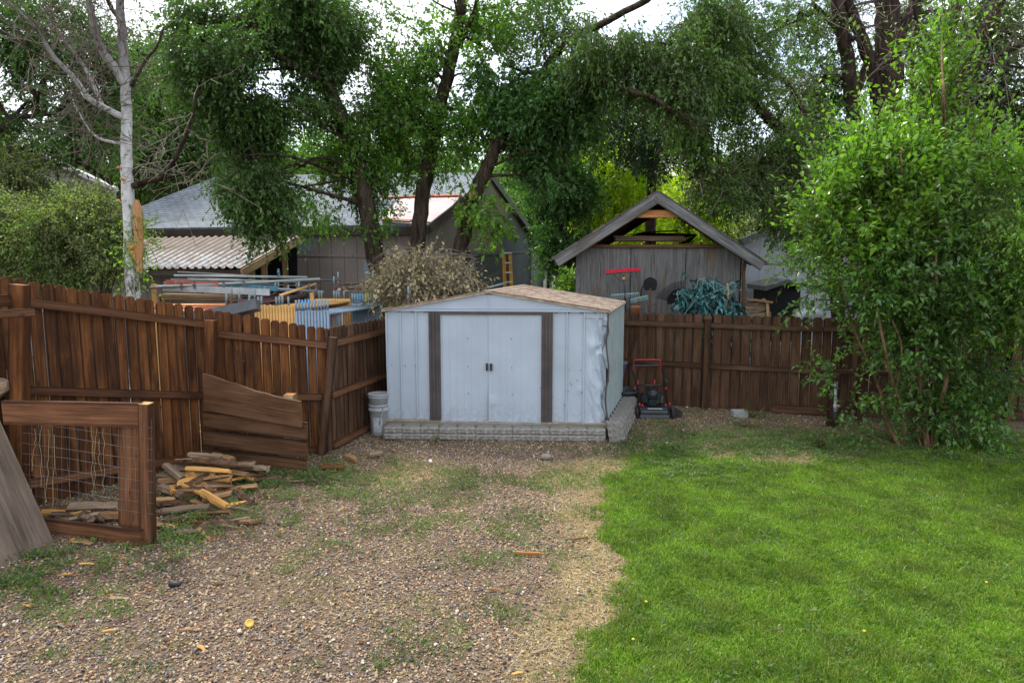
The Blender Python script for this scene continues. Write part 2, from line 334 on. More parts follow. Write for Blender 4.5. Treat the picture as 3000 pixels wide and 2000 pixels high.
def foliage(name, parent, blobs, n, leaf, mat, twig='twig', per=12, tl=.45, droop=.3, thr=.42, fsc=1.3, seed=1, ratio=.55, up=0.0, bare=0.0, anchors=None):
    """crown: blobs (px, py, depth, rx, ry in photo units, depth radius, weight)"""
    if seed in DENS: k_ = DENS[seed]; n = int(n * k_[0]); leaf *= k_[1]; thr += k_[2]
    elif 30 < seed < 90: n = int(n * .74); leaf *= 1.22; thr += .03; fsc *= 1.35
    r = np.random.default_rng(seed); Cs, Rs, Ws = [], [], []
    for b in blobs:
        px, py, Y, rx, ry, rd = b[:6]; S = F / Y; Cs.append(P(px, py, Y)); Rs.append((rx / S, rd, ry / S)); Ws.append((b[6] if len(b) > 6 else 1) * rx * ry)
    Cs, Rs, Ws = np.array(Cs), np.array(Rs), np.array(Ws, float); Ws /= Ws.sum(); A = []; tot = 0; C0 = []
    while tot < n:
        k = r.choice(len(Cs), size=n * 3, p=Ws); d = unit(r.normal(size=(n * 3, 3))); rad = r.random((n * 3, 1)) ** .42
        p = Cs[k] + d * rad * Rs[k]; q = fnoise(p * fsc + seed * 3.1, seed); keep = (q > thr + .10 * (rad[:, 0] - .6)) & (p[:, 2] > .05)
        A.append(p[keep]); C0.append(d[keep]); tot += keep.sum()
        if len(A) > 60: break
    A = np.concatenate(A)[:n]; d = np.concatenate(C0)[:n]
    if len(A) < n: print('SHORT', name, seed, len(A), n)
    n = len(A)
    if n == 0: return
    T = unit(d * .8 + r.normal(size=(n, 3)) * .55 + np.array([0, 0, up - droop])); ln = tl * (.5 + r.random((n, 1))); E = A + T * ln
    V1, F1 = sticks(A, E, .004 + .002 * (tl > .5), .0015)
    t = (np.arange(per)[None, :, None] + .6 * r.random((n, per, 1))) / per
    sag = -(t ** 2) * ln[:, None, :] * droop * .35 * np.array([0, 0, 1.0])
    B = A[:, None, :] + T[:, None, :] * ln[:, None, :] * t + sag; B = B.reshape(-1, 3)
    D = np.repeat(T, per, 0) * .7 + r.normal(size=(n * per, 3)) * .8 + np.array([0, 0, -droop * .7 + up * .5])
    if bare: kp = r.random(len(B)) > bare; B, D = B[kp], D[kp]
    L = leaf * (.6 + .7 * r.random(len(B))); V2, F2 = leaves(B, D, L, L * ratio * (.8 + .4 * r.random(len(B))), .3, r)
    mi = np.concatenate([np.ones(len(F1)), np.zeros(len(F2))])
    return npmesh(name, np.concatenate([V1, V2]), np.concatenate([F1, F2 + len(V1)]), [mat, twig], parent, mi)
DENS = {101: (.42, 1.4, .095), 102: (.55, 1.38, .05), 103: (.55, 1.25, .05), 105: (.8, 1.2, .0), 104: (.9, 1.15, 0), 31: (.8, 1.25, .03), 42: (.62, 1.25, .05), 35: (.40, 1.38, .10), 52: (1, 1, 0), 53: (1, 1, 0), 34: (.5, 1.35, .06), 83: (.32, 1.3, .09), 41: (.6, 1.25, .05)}
def smoothpath(pts, k=5):
    pts = [Vector(p) for p in pts]; out = []
    for i in range(len(pts) - 1):
        a = pts[max(i - 1, 0)]; b = pts[i]; c = pts[i + 1]; d = pts[min(i + 2, len(pts) - 1)]
        for j in range(k):
            t = j / k; out.append(.5 * ((2 * b) + (c - a) * t + (2 * a - 5 * b + 4 * c - d) * t * t + (3 * b - a - 3 * c + d) * t ** 3))
    return out + [pts[-1]]
def limb(mb, pts, r0, r1, n=9, k=5, mi=0, flare=0.0):
    q = smoothpath(pts, k); m = len(q); wob = r0 * .12
    rad = [r0 + (r1 - r0) * (i / (m - 1)) + flare * max(0, 1 - i / 3) for i in range(m)]
    q = [p + Vector((random.uniform(-wob, wob), random.uniform(-wob, wob), 0)) for p in q]
    mb.tube(q, rad, n, mi, jit=.05); return q
def reach(mb, path, blobs, per, r0=.03, seed=0):
    """limbs from the trunk path out into the blobs of the crown"""
    rr = random.Random(seed)
    for b in blobs:
        C = P(b[0], b[1], b[2]); S = F / b[2]
        for i in range(per):
            e = C + Vector((rr.uniform(-1, 1) * b[3] / S, rr.uniform(-1, 1) * b[5], rr.uniform(-1, 1) * b[4] / S)) * .75
            s0 = min(path, key=lambda p: (p - e).length + rr.random() * .8 + max(0, p.z - e.z) * .8); mid = (s0 + e) / 2 + Vector((rr.uniform(-.25, .25), rr.uniform(-.2, .2), rr.uniform(.0, .45)))
            mb.tube(smoothpath([s0, mid, e], 5), [r0 * (1 - .85 * q / 10) for q in range(11)], 5)
            for _ in range(3):
                t = rr.uniform(.3, .9); a = s0.lerp(mid, t) if rr.random() < .4 else mid.lerp(e, t)
                f = a + Vector((rr.uniform(-.6, .6), rr.uniform(-.5, .5), rr.uniform(-.5, .4)))
                mb.tube([a, (a + f) / 2 + Vector((0, 0, .06)), f], [r0 * .35, r0 * .22, r0 * .08], 4)

# ------------------------------------------------------------ ground, lawn, gravel
LAWN = [G(*q) for q in [(1690, 2250), (1706, 2000), (1755, 1838), (1806, 1742), (1832, 1646), (1782, 1557), (1780, 1487), (1822, 1442), (1776, 1410), (1815, 1378),
        (1862, 1338), (1960, 1322), (2100, 1345), (2265, 1362), (2440, 1352), (2600, 1330), (2800, 1318), (3050, 1312), (3700, 1300), (4300, 2250)]]
LP = np.array([(p.x, p.y) for p in LAWN])
def sdist(x, y):
    """signed distance to the lawn edge, positive inside"""
    x = np.asarray(x, float).ravel(); y = np.asarray(y, float).ravel(); d = np.full(len(x), 1e9); ins = np.zeros(len(x), bool); n = len(LP)
    for i in range(n):
        ax, ay = LP[i]; bx, by = LP[(i + 1) % n]; ex, ey = bx - ax, by - ay
        t = np.clip(((x - ax) * ex + (y - ay) * ey) / (ex * ex + ey * ey), 0, 1); d = np.minimum(d, np.hypot(x - ax - t * ex, y - ay - t * ey))
        c = ((ay > y) != (by > y)) & (x < (bx - ax) * (y - ay) / (by - ay + 1e-12) + ax); ins ^= c
    return np.where(ins, d, -d)
def p3(x, y, s=1.0, o=0): return np.stack([x * s + o, y * s, np.zeros_like(x) + o * .37], 1)
def gh(x, y):
    x = np.asarray(x, float); y = np.asarray(y, float)
    return (fnoise(p3(x, y, .9, 3), 5) - .5) * .03 + (fnoise(p3(x, y, 4.0, 9), 8) - .5) * .012
def blob2(x, y, px, py, rx, ry):
    c = G(px, py); dy = abs(G(px, py - ry).y - G(px, py + ry).y) / 2; dx = rx * c.y / F
    return np.exp(-(((x - c.x) / dx) ** 2 + ((y - c.y) / dy) ** 2))
def fields(x, y):
    s = sdist(x, y) + (fnoise(p3(x, y, 3.5, 1), 11) - .5) * .45 + (fnoise(p3(x, y, 14, 1), 12) - .5) * .25
    lawn = np.clip((s - .07) / .30 + .5, 0, 1)
    straw = .78 * np.exp(-((s + .20 + .35 * (fnoise(p3(x, y, 1.3, 6), 17) - .5)) / .30) ** 2) * (y < 8.6) * (.5 + 1.0 * fnoise(p3(x, y, 7, 6), 18)) + .16 * np.clip((fnoise(p3(x, y, 2.1, 3), 19) - .45) * 5, 0, 1) * (x > -2.4) * (y > 4.6) + blob2(x, y, 2450, 1368, 170, 26) * 1.2 + blob2(x, y, 1200, 1385, 130, 30) * .7 + blob2(x, y, 1720, 1400, 120, 60) * .6
    up = np.clip((y - 5.2) / 2.2, 0, 1) * np.clip((8.4 - y) / .5, 0, 1) * np.clip((x + 2.6) / .8, 0, 1)
    n = fnoise(p3(x, y, 1.7, 4), 21); n2 = fnoise(p3(x, y, 6.0, 2), 31)
    weed = np.clip((n * .6 + n2 * .4 - .525 + .16 * up) * 4.5, 0, 1) * (s < 0)
    weed = np.maximum(weed, np.clip(blob2(x, y, 2200, 1290, 260, 38) * 1.6 * (n2 + .3), 0, 1) * (s < .1))
    weed = np.maximum(weed, np.clip(blob2(x, y, 2650, 1320, 420, 36) * 1.5 * (n2 + .2), 0, 1))
    weed = np.maximum(weed, np.clip(blob2(x, y, 1400, 1640, 120, 26) * 1.2 * (n2 + .3), 0, 1) * (s < 0))
    dirt = np.clip(blob2(x, y, 2600, 1270, 300, 40) + blob2(x, y, 2150, 1320, 80, 22) + np.clip((y - 10.2) / 1.0, 0, 1) * np.clip((x - 1.5) / 2, 0, 1) * .5 + np.clip((-2.2 - x) / .8, 0, 1) * np.clip((y - 6) / 1, 0, 1) * .8, 0, 1)
    return s, lawn, np.clip(straw, 0, 1), weed, dirt
m = Mat('ground_soil', .95, .1); ps = m.pos()
gv = m.ramp(m.vor(ps, 62), [(0, (.04, .028, .022)), (.35, (.12, .085, .065)), (.6, (.2, .15, .115)), (.85, (.10, .09, .09)), (1, (.3, .24, .19))])
dirt = m.mix(.6, m.ramp(m.noise(ps, 30, 6, .7), [(.3, (.045, .028, .016)), (.7, (.17, .115, .07))]), m.ramp(m.noise(ps, 3, 3), [(.3, .6), (.7, 1.3)]), 'MULTIPLY')
c = m.mix(m.ramp(m.noise(ps, 14, 4), [(.42, .15), (.6, .85)]), gv, dirt)
c = m.mix(m.attr('dirt', 'Fac'), c, dirt)
c = m.mix(m.math('MULTIPLY', m.attr('straw', 'Fac'), .75), c, m.ramp(m.noise(ps, 90, 4, .7), [(.3, (.13, .085, .035)), (.7, (.36, .26, .11))]))
c = m.mix(m.attr('lawn', 'Fac'), c, m.ramp(m.noise(ps, 60, 4, .7), [(.3, (.022, .04, .010)), (.7, (.075, .11, .022))]))
m.col(c); m.bump(m.vor(ps, 62, 'Distance'), .006, .7); M['ground'] = m.m
xs = np.concatenate([[-400, -150, -60, -30, -18, -12, -9, -7.5], np.arange(-6.5, 9.01, .07), [10, 12, 16, 24, 40, 80, 200, 400]])
ys = np.concatenate([[-60, -20, -6, 0, 2], np.arange(2.8, 13.0, .07), [14, 16, 20, 28, 45, 80, 200, 600]])
gx, gy = np.meshgrid(xs, ys); gx = gx.ravel(); gy = gy.ravel(); s_, lw, stw, wd, dt = fields(gx, gy)
z = gh(gx, gy) * ((np.abs(gx) < 15) & (gy < 16)); nx = len(xs); i = np.arange(len(ys) - 1)[:, None] * nx + np.arange(nx - 1)[None]
FQ = np.stack([i, i + 1, i + nx + 1, i + nx], -1).reshape(-1, 4)
ground = npmesh('ground', np.stack([gx, gy, z], 1), FQ, ['ground'], None, None, True, {'lawn': lw, 'straw': stw, 'dirt': dt})
tag(ground, 'gravel and bare soil yard running out beyond the fences', None, None, 'structure')
def inview(x, y, mgn=130):
    px = 1500 + F * x / y * 1.0; over = np.maximum(px - 3000, -px) - mgn; return (over < 0) | ((over < 900) & (((x * 7919.1) % 1.0) < .38))
def blades(name, x, y, h, w, mats, label, cat, lean=.45, flat=False, seed=1):
    r = np.random.default_rng(seed); n = len(x); B = np.stack([x, y, gh(x, y)], 1); a = r.random(n) * 6.283
    d = np.stack([np.cos(a), np.sin(a), np.zeros(n)], 1); b = r.random(n) * 6.283; S = np.stack([np.cos(b), np.sin(b), np.zeros(n)], 1)
    ln = (lean * (.3 + r.random(n)))[:, None]; up = np.array([0, 0, 1.0])
    if flat: S = np.stack([-d[:, 1], d[:, 0], np.zeros(n)], 1); up = np.array([0, 0, .12]); ln = np.ones((n, 1)); B[:, 2] += .006 + .012 * r.random(n)
    h = h[:, None]; w = w[:, None]; Mi = B + up * h * .55 + d * h * ln * .35; T = B + up * h * (1 - .3 * ln) + d * h * ln
    if flat: T[:, 2] = B[:, 2] + .004
    V = np.stack([B - S * w / 2, B + S * w / 2, Mi + S * w * .4, Mi - S * w * .4, T], 1).reshape(-1, 3); k = np.arange(n)[:, None] * 5
    o = npmesh(name, V, k + np.array([[0, 1, 2, 3]]), mats, None, None, False, None, k + np.array([[3, 2, 4]]))
    return tag(o, label, cat, None, 'stuff')
M['grass'] = leafmat('grass_blade', [(.036, .085, .005), (.065, .145, .007), (.10, .185, .010), (.15, .21, .025), (.05, .118, .018), (.28, .27, .09)], .35, .5, .25, (.72, 1.28), 2.2)
g_ = M['grass']; nt_ = g_.node_tree; bs_ = nt_.nodes['Principled BSDF']; src = bs_.inputs['Base Color'].links[0].from_socket
class _W(Mat):
    def __init__(s, mt): s.m = mt; s.t = mt.node_tree; s.b = s.t.nodes['Principled BSDF']; s.out = s.t.nodes['Material Output']
w_ = _W(g_); pz = w_.pos(); f_ = w_.ramp(w_.noise(pz, 3.1, 5, .65, .4), [(.50, 0), (.68, .65)]); f2 = w_.ramp(w_.noise(w_.map(pz, (1, 1, 1), (9, 4, 0)), 5.5, 4, .6), [(.52, 0), (.7, .6)])
cc = w_.mix(f_, src, (.15, .19, .045)); cc = w_.mix(f2, cc, (.035, .095, .016)); w_.l(cc, bs_.inputs['Base Color'])
for n_ in nt_.nodes:
    if n_.type == 'BSDF_TRANSLUCENT': w_.l(w_.mix(1.0, cc, (1.5, 1.7, .55), 'MULTIPLY'), n_.inputs[0])
M['straw'] = leafmat('straw', [(.30, .23, .11), (.43, .35, .19), (.54, .46, .27), (.20, .15, .08)], .15, .8, .1, (.7, 1.2), 1.1, 1.0)
def scatter(n, x0, x1, y0, y1, r, near=1.0):
    x = r.uniform(x0, x1, n); y = y0 + (y1 - y0) * r.random(n) ** near; k = inview(x, y); return x[k], y[k]
r = np.random.default_rng(3)
x, y = scatter(1500000, -.3, 10.8, 3.5, 9.8, r, 1.15); s_, lw, stw, wd, dt = fields(x, y)
den = np.clip(lw * (1 - .30 * stw), 0, 1) * (.72 + .5 * (fnoise(p3(x, y, 5, 0), 44))); k = r.random(len(x)) < den; x, y = x[k], y[k]; s_ = s_[k]; nn = len(x)
hh = (.022 + .026 * r.random(nn)) * (.75 + .55 * fnoise(p3(x, y, 2.2, 8), 51)) * (1 + .5 * np.exp(-(s_ / .12) ** 2)); hh *= 1 + .9 * (r.random(nn) > .975); hh *= .8 + .5 * fnoise(p3(x, y, 9, 3), 52)
blades('lawn_grass', x, y, hh, .0030 + .0028 * r.random(nn) + .0003 * y, ['grass'], 'bright green mown lawn grass filling the right foreground', 'grass', .7, False, 4)
x, y = scatter(420000, -4.6, 7.5, 3.5, 11.3, r, 1.1); s_, lw, stw, wd, dt = fields(x, y)
k = r.random(len(x)) < np.clip(wd * .75, 0, 1) * (lw < .6); x, y = x[k], y[k]; nn = len(x)
blades('weedy_grass', x, y, .025 + .045 * r.random(nn), .003 + .003 * r.random(nn), ['leaf_weed'], 'thin patches of weedy grass coming up through the gravel', 'grass', .9, False, 5)
x, y = scatter(420000, -4.8, 7.5, 3.5, 11.3, r, 1.1); s_, lw, stw, wd, dt = fields(x, y)
k = r.random(len(x)) < np.clip(stw * .8 + .05 + .12 * (dt > .3), 0, 1) * (1 - .8 * lw); x, y = x[k], y[k]; nn = len(x)
blades('dry_grass', x, y, .03 + .05 * r.random(nn), .0022 + .002 * r.random(nn), ['straw'], 'dry straw coloured grass lying along the edge of the lawn', 'dry grass', 1.0, True, 6)
x, y = scatter(26000, .2, 9, 3.6, 9.0, r, 1.1); s_, lw, stw, wd, dt = fields(x, y); k = (lw > .6) & (fnoise(p3(x, y, 2.6, 2), 64) > .60); x, y = x[k], y[k]; nn = len(x)
blades('coarse_grass', x, y, .05 + .05 * r.random(nn), .006 + .003 * r.random(nn), ['leaf_weed'], 'coarser blue green grass tufts standing out of the lawn', 'grass', 1.0, False, 7)
M['dandelion'] = plain('dandelion', (.55, .40, .02), .7, .2)
for px, py, lab in ((2890, 1705, 'yellow dandelion far right in the lawn'), (1893, 1762, 'yellow dandelion near the straw edge of the lawn'), (1855, 1872, 'yellow dandelion low by the lawn edge'), (2532, 1848, 'yellow dandelion low in the middle of the lawn')):
    t = thing('dandelion', lab, 'flower', G(px, py)); c = G(px, py, .055); mb = MB(); mb.lathe(c, [(.003, 0), (.011, .003), (.009, .007), (.003, .008)], 12); obj('flower_head', mb, 'dandelion', t); mb = MB(); mb.tube([G(px, py), c], .002, 5); obj('stem', mb, 'leaf_weed', t)
# pebbles
m = Mat('pebble', .65, .25); rr_ = m.isl()
c = m.ramp(rr_, [(0, (.055, .05, .052)), (.10, (.15, .13, .12)), (.22, (.30, .21, .125)), (.40, (.21, .105, .055)), (.52, (.37, .275, .175)), (.66, (.16, .135, .13)), (.76, (.40, .305, .20)), (.89, (.26, .22, .19)), (.97, (.58, .52, .43))], 'CONSTANT')
c = m.mix(.6, c, m.ramp(m.noise(m.pos(), 60, 3), [(.3, .75), (.7, 1.35)]), 'MULTIPLY'); c = m.mix(1.0, c, (1.04, 1.02, .98), 'MULTIPLY'); m.col(c); M['pebble'] = m.m
x, y = scatter(215000, -4.9, 5.8, 3.45, 11.9, r, 1.25); s_, lw, stw, wd, dt = fields(x, y)
k = r.random(len(x)) < (1 - lw) * (1 - .62 * stw) * (1 - .30 * wd) * (1 - .72 * dt) * (.65 + .5 * fnoise(p3(x, y, 3, 0), 71)); x, y = x[k], y[k]; n = len(x)
g = (1 + 5 ** .5) / 2; ico = unit(np.array([(-1, g, 0), (1, g, 0), (-1, -g, 0), (1, -g, 0), (0, -1, g), (0, 1, g), (0, -1, -g), (0, 1, -g), (g, 0, -1), (g, 0, 1), (-g, 0, -1), (-g, 0, 1)], float))
icf = np.array([(0, 11, 5), (0, 5, 1), (0, 1, 7), (0, 7, 10), (0, 10, 11), (1, 5, 9), (5, 11, 4), (11, 10, 2), (10, 7, 6), (7, 1, 8), (3, 9, 4), (3, 4, 2), (3, 2, 6), (3, 6, 8), (3, 8, 9), (4, 9, 5), (2, 4, 11), (6, 2, 10), (8, 6, 7), (9, 8, 1)])
sz = .0045 + .0092 * r.random(n) ** 2.4; sc = np.stack([sz * (.8 + .7 * r.random(n)), sz * (.7 + .4 * r.random(n)), sz * (.45 + .35 * r.random(n))], 1); a = r.random(n) * 6.283
q = ico[None] * (1 + .16 * r.normal(size=(n, 12, 1))) * sc[:, None]; ca, sa = np.cos(a)[:, None], np.sin(a)[:, None]; ti = r.normal(size=(n, 1)) * .35
qx = q[..., 0] * ca - q[..., 1] * sa; qy = q[..., 0] * sa + q[..., 1] * ca; qz = q[..., 2] + q[..., 0] * ti
V = np.stack([qx + x[:, None], qy + y[:, None], qz + (gh(x, y) + sz * .35 + .004 * r.random(n))[:, None]], -1).reshape(-1, 3)
FT = (np.arange(n)[:, None, None] * 12 + icf[None]).reshape(-1, 3)
tag(npmesh('pebble_gravel', V, None, ['pebble'], None, None, True, None, FT), 'mixed grey, tan and rust pebbles loose over the bare yard', 'gravel', None, 'stuff')
# bark and wood chips
m = Mat('chips', .85, .1); m.col(m.ramp(m.isl(), [(0, (.06, .03, .018)), (.35, (.14, .075, .04)), (.6, (.24, .14, .075)), (.8, (.42, .20, .07)), (.93, (.62, .32, .08)), (1, (.5, .36, .2))])); M['chips'] = m.m
x, y = scatter(60000, -5, 5.5, 3.5, 11.6, r, 1.0); s_, lw, stw, wd, dt = fields(x, y)
dw = np.clip(blob2(x, y, 560, 1500, 380, 110) * 1.0 + blob2(x, y, 1000, 1370, 320, 40) * .8 + blob2(x, y, 200, 1680, 300, 90) * .6 + blob2(x, y, 2300, 1190, 500, 40) * .4 + .045, 0, 1)
k = r.random(len(x)) < dw * (1 - lw) * .5; x, y = x[k], y[k]; n = len(x); B = np.stack([x, y, gh(x, y) + .012], 1); a = r.random(n) * 6.28
D = np.stack([np.cos(a), np.sin(a), r.normal(size=n) * .18], 1); L = .012 + .05 * r.random(n) ** 2.5
V, FQ = leaves(B, D, L, L * (.18 + .3 * r.random(n)), 0, r); V = np.concatenate([V, V + np.array([0, 0, -.004])]); FQ = np.concatenate([FQ, FQ[:, ::-1] + len(V) // 2])
tag(npmesh('wood_chips', V, FQ, ['chips']), 'brown and orange wood chips and bark scattered over the gravel', 'wood chips', None, 'stuff')
# low broad leaved ground cover
x, y = scatter(60000, -4.9, 7.8, 3.6, 10.2, r, 1.0); s_, lw, stw, wd, dt = fields(x, y)
cov = 1.25 * np.clip(blob2(x, y, 760, 1420, 230, 50) + .8 * blob2(x, y, 560, 1560, 130, 60) + .9 * blob2(x, y, 120, 1690, 230, 70) + .8 * blob2(x, y, 2300, 1310, 330, 30) + .9 * blob2(x, y, 2750, 1310, 350, 40) + .9 * blob2(x, y, 1960, 1350, 160, 40)
    + .5 * blob2(x, y, 1950, 1290, 130, 22) + .12 * wd + .04 * lw, 0, 1) * np.clip((fnoise(p3(x, y, 5, 7), 81) - .38) * 5, 0, 1)
k = r.random(len(x)) < cov; x, y = x[k], y[k]; n = len(x); per = 9
a = r.random((n, per)) * 6.28; rad = .01 + .045 * r.random((n, per)); B = np.stack([x[:, None] + np.cos(a) * rad, y[:, None] + np.sin(a) * rad, gh(x, y)[:, None] + .008 + .055 * r.random((n, per)) * (1 - rad * 9)], -1).reshape(-1, 3)
D = np.stack([np.cos(a), np.sin(a), .35 + .5 * r.random((n, per))], -1).reshape(-1, 3); L = .018 + .022 * r.random(n * per)
V, FQ = leaves(B, D, L, L * .6, .3, r)
tag(npmesh('ground_weeds', V, FQ, ['leaf_weed']), 'low broad leaved weeds spreading by the woodpile and lawn edge', 'weeds', None, 'stuff')

# ------------------------------------------------------------ fences
def picket_panel(p0, p1, z0, z1, pitch, gap, side, mat, parent, zb=0.0, th=.017, jit=.006, skip=()):
    """dog eared pickets from p0 to p1 (ground points), top heights z0 -> z1; side = unit vector towards the rails"""
    p0, p1 = Vector(p0), Vector(p1); d = (p1 - p0); L = d.length; d = d / L; n = max(1, round(L / pitch)); w = L / n; mb = MB()
    for i in range(n):
        if i in skip: continue
        t = (i + .5) / n; g = gap * random.uniform(.3, 1.5); a = (w - g) / 2; h = z0 + (z1 - z0) * t + random.uniform(-jit, jit); c = .24 * w
        bow = random.uniform(-.003, .003); poly = [(-a, zb), (a, zb), (a + bow, h * .5), (a, h - c), (a - c * .8, h), (-a + c * .8, h), (-a, h - c), (-a + bow, h * .5)]
        o = p0 + d * (L * t) - side * (th / 2 + random.uniform(0, .007)); ax = (d + side * random.uniform(-.05, .05)).normalized()
        up = Vector((random.uniform(-.006, .006), 0, 1)); mb.prism(poly, o, ax, up, th)
    return obj('picket_panel', mb, mat, parent)
def rail(parent, a, b, w=.088, t=.038, mat='rail', label=None):
    return obj('rail', MB().board(a, b, w, t, (0, 0, 1), segs=4, warp=.002), mat, parent, label=label)
def ptop(px, py, Y): return P(px, py, Y)
A0 = PX(-210, 5.95, 0); A1 = PX(60, 6.67, 0); A2 = PX(592, 8.40, 0); A3 = PX(962, 8.78, 0); A4 = Vector((-1.42, 12.2, 0))
def nrm(a, b): d = (b - a).normalized(); return Vector((d.y, -d.x, 0)) if d.cross(Vector((d.y, -d.x, 0))).z < 0 else Vector((-d.y, d.x, 0))
fl = thing('wooden_fence', 'brown stained picket fence with a sloping top behind the woodpile', 'fence', A1)
s1, s2, s3 = nrm(A1, A2), nrm(A2, A3), nrm(A3, A4)
picket_panel(A0, A1, 2.43, 2.39, .135, .006, s1, 'fence', fl)
picket_panel(A1, A2, 2.375, 1.955, .123, .008, s1, 'fence', fl)
picket_panel(A2, A3, 1.95, 1.645, .113, .007, s2, 'fence', fl)
def on(a, b, px, z, s, off=.02):
    """the point of the wall a-b (shifted off along s) seen at column px, height z"""
    a2, b2 = a + s * off, b + s * off; lo, hi = -.5, 1.5
    for _ in range(40):
        t = (lo + hi) / 2; q = a2.lerp(b2, t); c = PX(px, q.y, z)
        if c.x > q.x: lo = t
        else: hi = t
    q = a2.lerp(b2, lo); q.z = z; return q
rail(fl, on(A1, A2, 72, 2.115, s1, .055), on(A1, A2, 668, 1.665, s1, .065), .092, .04, 'rail', 'long sloping top rail lapped over its neighbour')
rail(fl, on(A2, A3, 640, 1.61, s2, .022), on(A2, A3, 958, 1.425, s2, .022), .09, .038, 'rail')
rail(fl, on(A1, A2, 88, 1.22, s1, .022), on(A1, A2, 592, .83, s1, .022), .09, .038, 'rail_dark')
rail(fl, on(A2, A3, 606, .83, s2, .022), on(A2, A3, 944, .75, s2, .022), .085, .038, 'rail')
rail(fl, on(A1, A2, 60, .27, s1, .022), on(A1, A2, 592, .07, s1, .022), .09, .038, 'rail')
rail(fl, on(A2, A3, 606, .08, s2, .022), on(A2, A3, 948, .05, s2, .022), .085, .038, 'rail')
def post(parent, base, top, w=.09, t=None, mat='rail_dark', rz=0):
    mb = MB(); mb.board(base, top, w, t or w, (math.cos(rz), math.sin(rz), 0), segs=1); return obj('post', mb, mat, parent)
post(fl, PX(57, 6.55, 0), PX(57, 6.55, 2.30), .15, .10, 'fence')
post(fl, PX(620, 8.24, 0), PX(617, 8.24, 1.80), .13, .09, 'fence')
post(fl, PX(944, 8.68, 0), PX(976, 8.76, 1.53), .10, .09, 'fence_grey')
# rails of the run that comes towards the camera at the far left
rail(fl, P(-230, 895, 5.4), P(27, 880, 6.5), .11, .038, 'rail_dark'); rail(fl, P(-230, 932, 5.3), P(97, 915, 6.42), .075, .038, 'rail')
fr = thing('wooden_fence', 'short picket fence run receding from the leaning corner post to the metal shed', 'fence', A3)
picket_panel(A3, A4, 1.64, 1.62, .112, .007, s3, 'fence_grey', fr)
for z in (1.425, .75, .07): rail(fr, A3 + s3 * .022 + Vector((.03, .09, z)), A4 + s3 * .022 + Vector((0, 0, z + .02)), .088, .038, 'rail')
B0, B1, B2, B3 = Vector((-1.42, 12.35, 0)), Vector((1.9, 11.86, 0)), Vector((4.95, 10.80, 0)), Vector((13.5, 10.0, 0))
fb = thing('wooden_fence', 'dark brown picket fence with thin gaps running behind the metal shed and lawn mower', 'fence', B1)
for a, b in ((B0, B1), (B1, B2), (B2, B3)):
    sd = nrm(a, b); sd = sd if sd.y < 0 else -sd; L = (b - a).length
    picket_panel(a, b, 1.60, 1.60, .1505, .013, sd, 'fence_grey', fb, zb=.02)
    for z in (1.425, .745): rail(fb, a + sd * .02 + Vector((0, 0, z)), b + sd * .02 + Vector((0, 0, z - .01)), .086, .038, 'fence_grey')
sd = nrm(B1, B2); sd = sd if sd.y < 0 else -sd
for a, b, px in ((B1, B2, 2061), (B1, B2, 2512), (B2, B3, 2950), (B2, B3, 2760)):
    q = on(a, b, px, 0, sd, .062); post(fb, q, q + Vector((.01, 0, 1.53)), .095, .085, 'fence_grey')
rail(fb, on(B1, B2, 2260, .085, sd, .02), on(B1, B2, 2500, .10, sd, .02), .14, .03, 'fence_grey'); rail(fb, on(B2, B3, 2530, .085, sd, .02), on(B2, B3, 3150, .09, sd, .02), .14, .03, 'fence_grey')
# ------------------------------------------------------------ wire pen front left
pn = thing('garden_pen', 'low board and wire mesh pen front with a thick post at its right end', 'pen', G(430, 1615))
YP = 5.95; obj('board', MB().board(P(12, 1207, 6.05), P(418, 1215, 5.88), .215, .04, (0, 0, 1), segs=4, warp=.003), 'pen', pn, label='upper board of the pen')
obj('board', MB().board(P(128, 1556, 6.12), P(418, 1592, 5.83), .265, .04, (0, 0, 1), segs=4, warp=.003), 'pen', pn, label='wide bottom board of the pen')
mb = MB(); mb.board(PX(383, 5.97, 0.04), PX(383, 5.97, 1.16), .205, .04, (1, 0, 0), segs=2); obj('board', mb, 'pen', pn, label='upright board beside the post')
mb = MB(); mb.board(PX(436, 5.90, 0.0), PX(428, 5.90, 1.283), .095, .10, (1, 0, 0), segs=2); obj('post', mb, 'pen', pn)
mb = MB(); mb.board(PX(428, 5.90, 1.2835), PX(428, 5.90, 1.287), .093, .098, (1, 0, 0)); obj('post_end', mb, 'end_grain', pn)
mb = MB(); 
for i in range(9):
    z = .30 + i * .098; a = P(60, 1500, 6.2); mb.tube([PX(66, 6.17, z + .06), PX(200, 6.07, z + .035 + random.uniform(-.01, .01)), PX(345, 5.94, z), PX(448, 5.835, z - .004)], .0013, 4)
for i in range(17):
    px = 60 + i * 24; Y = 6.16 - .00085 * (px - 60); mb.tube([PX(px, Y, 1.16 + .05 * (1 - i / 17)), PX(px + random.uniform(-3, 3), Y, .7), PX(px + random.uniform(-3, 3), Y, .28)], .0011, 4)
obj('wire_mesh', mb, plain('galvanised_wire', (.20, .205, .21), .6, .3, .5), pn)
mb = MB()
for px, z0, z1 in ((118, 1.06, .45), (140, 1.0, .3), (158, .95, .25), (268, 1.06, .35), (284, 1.0, .42), (303, 1.0, .38), (292, .9, .6), (100, 1.0, .6)):
    dx_ = [0]; [dx_.append(dx_[-1] * .8 + random.uniform(-4, 4)) for _ in range(12)]; mb.tube(smoothpath([PX(px + dx_[k], 6.12, z0 + (z1 - z0) * k / 12) for k in range(13)], 2), .0016, 4)
obj('dead_vine', mb, plain('vine', (.5, .4, .22), .8, .1), pn)
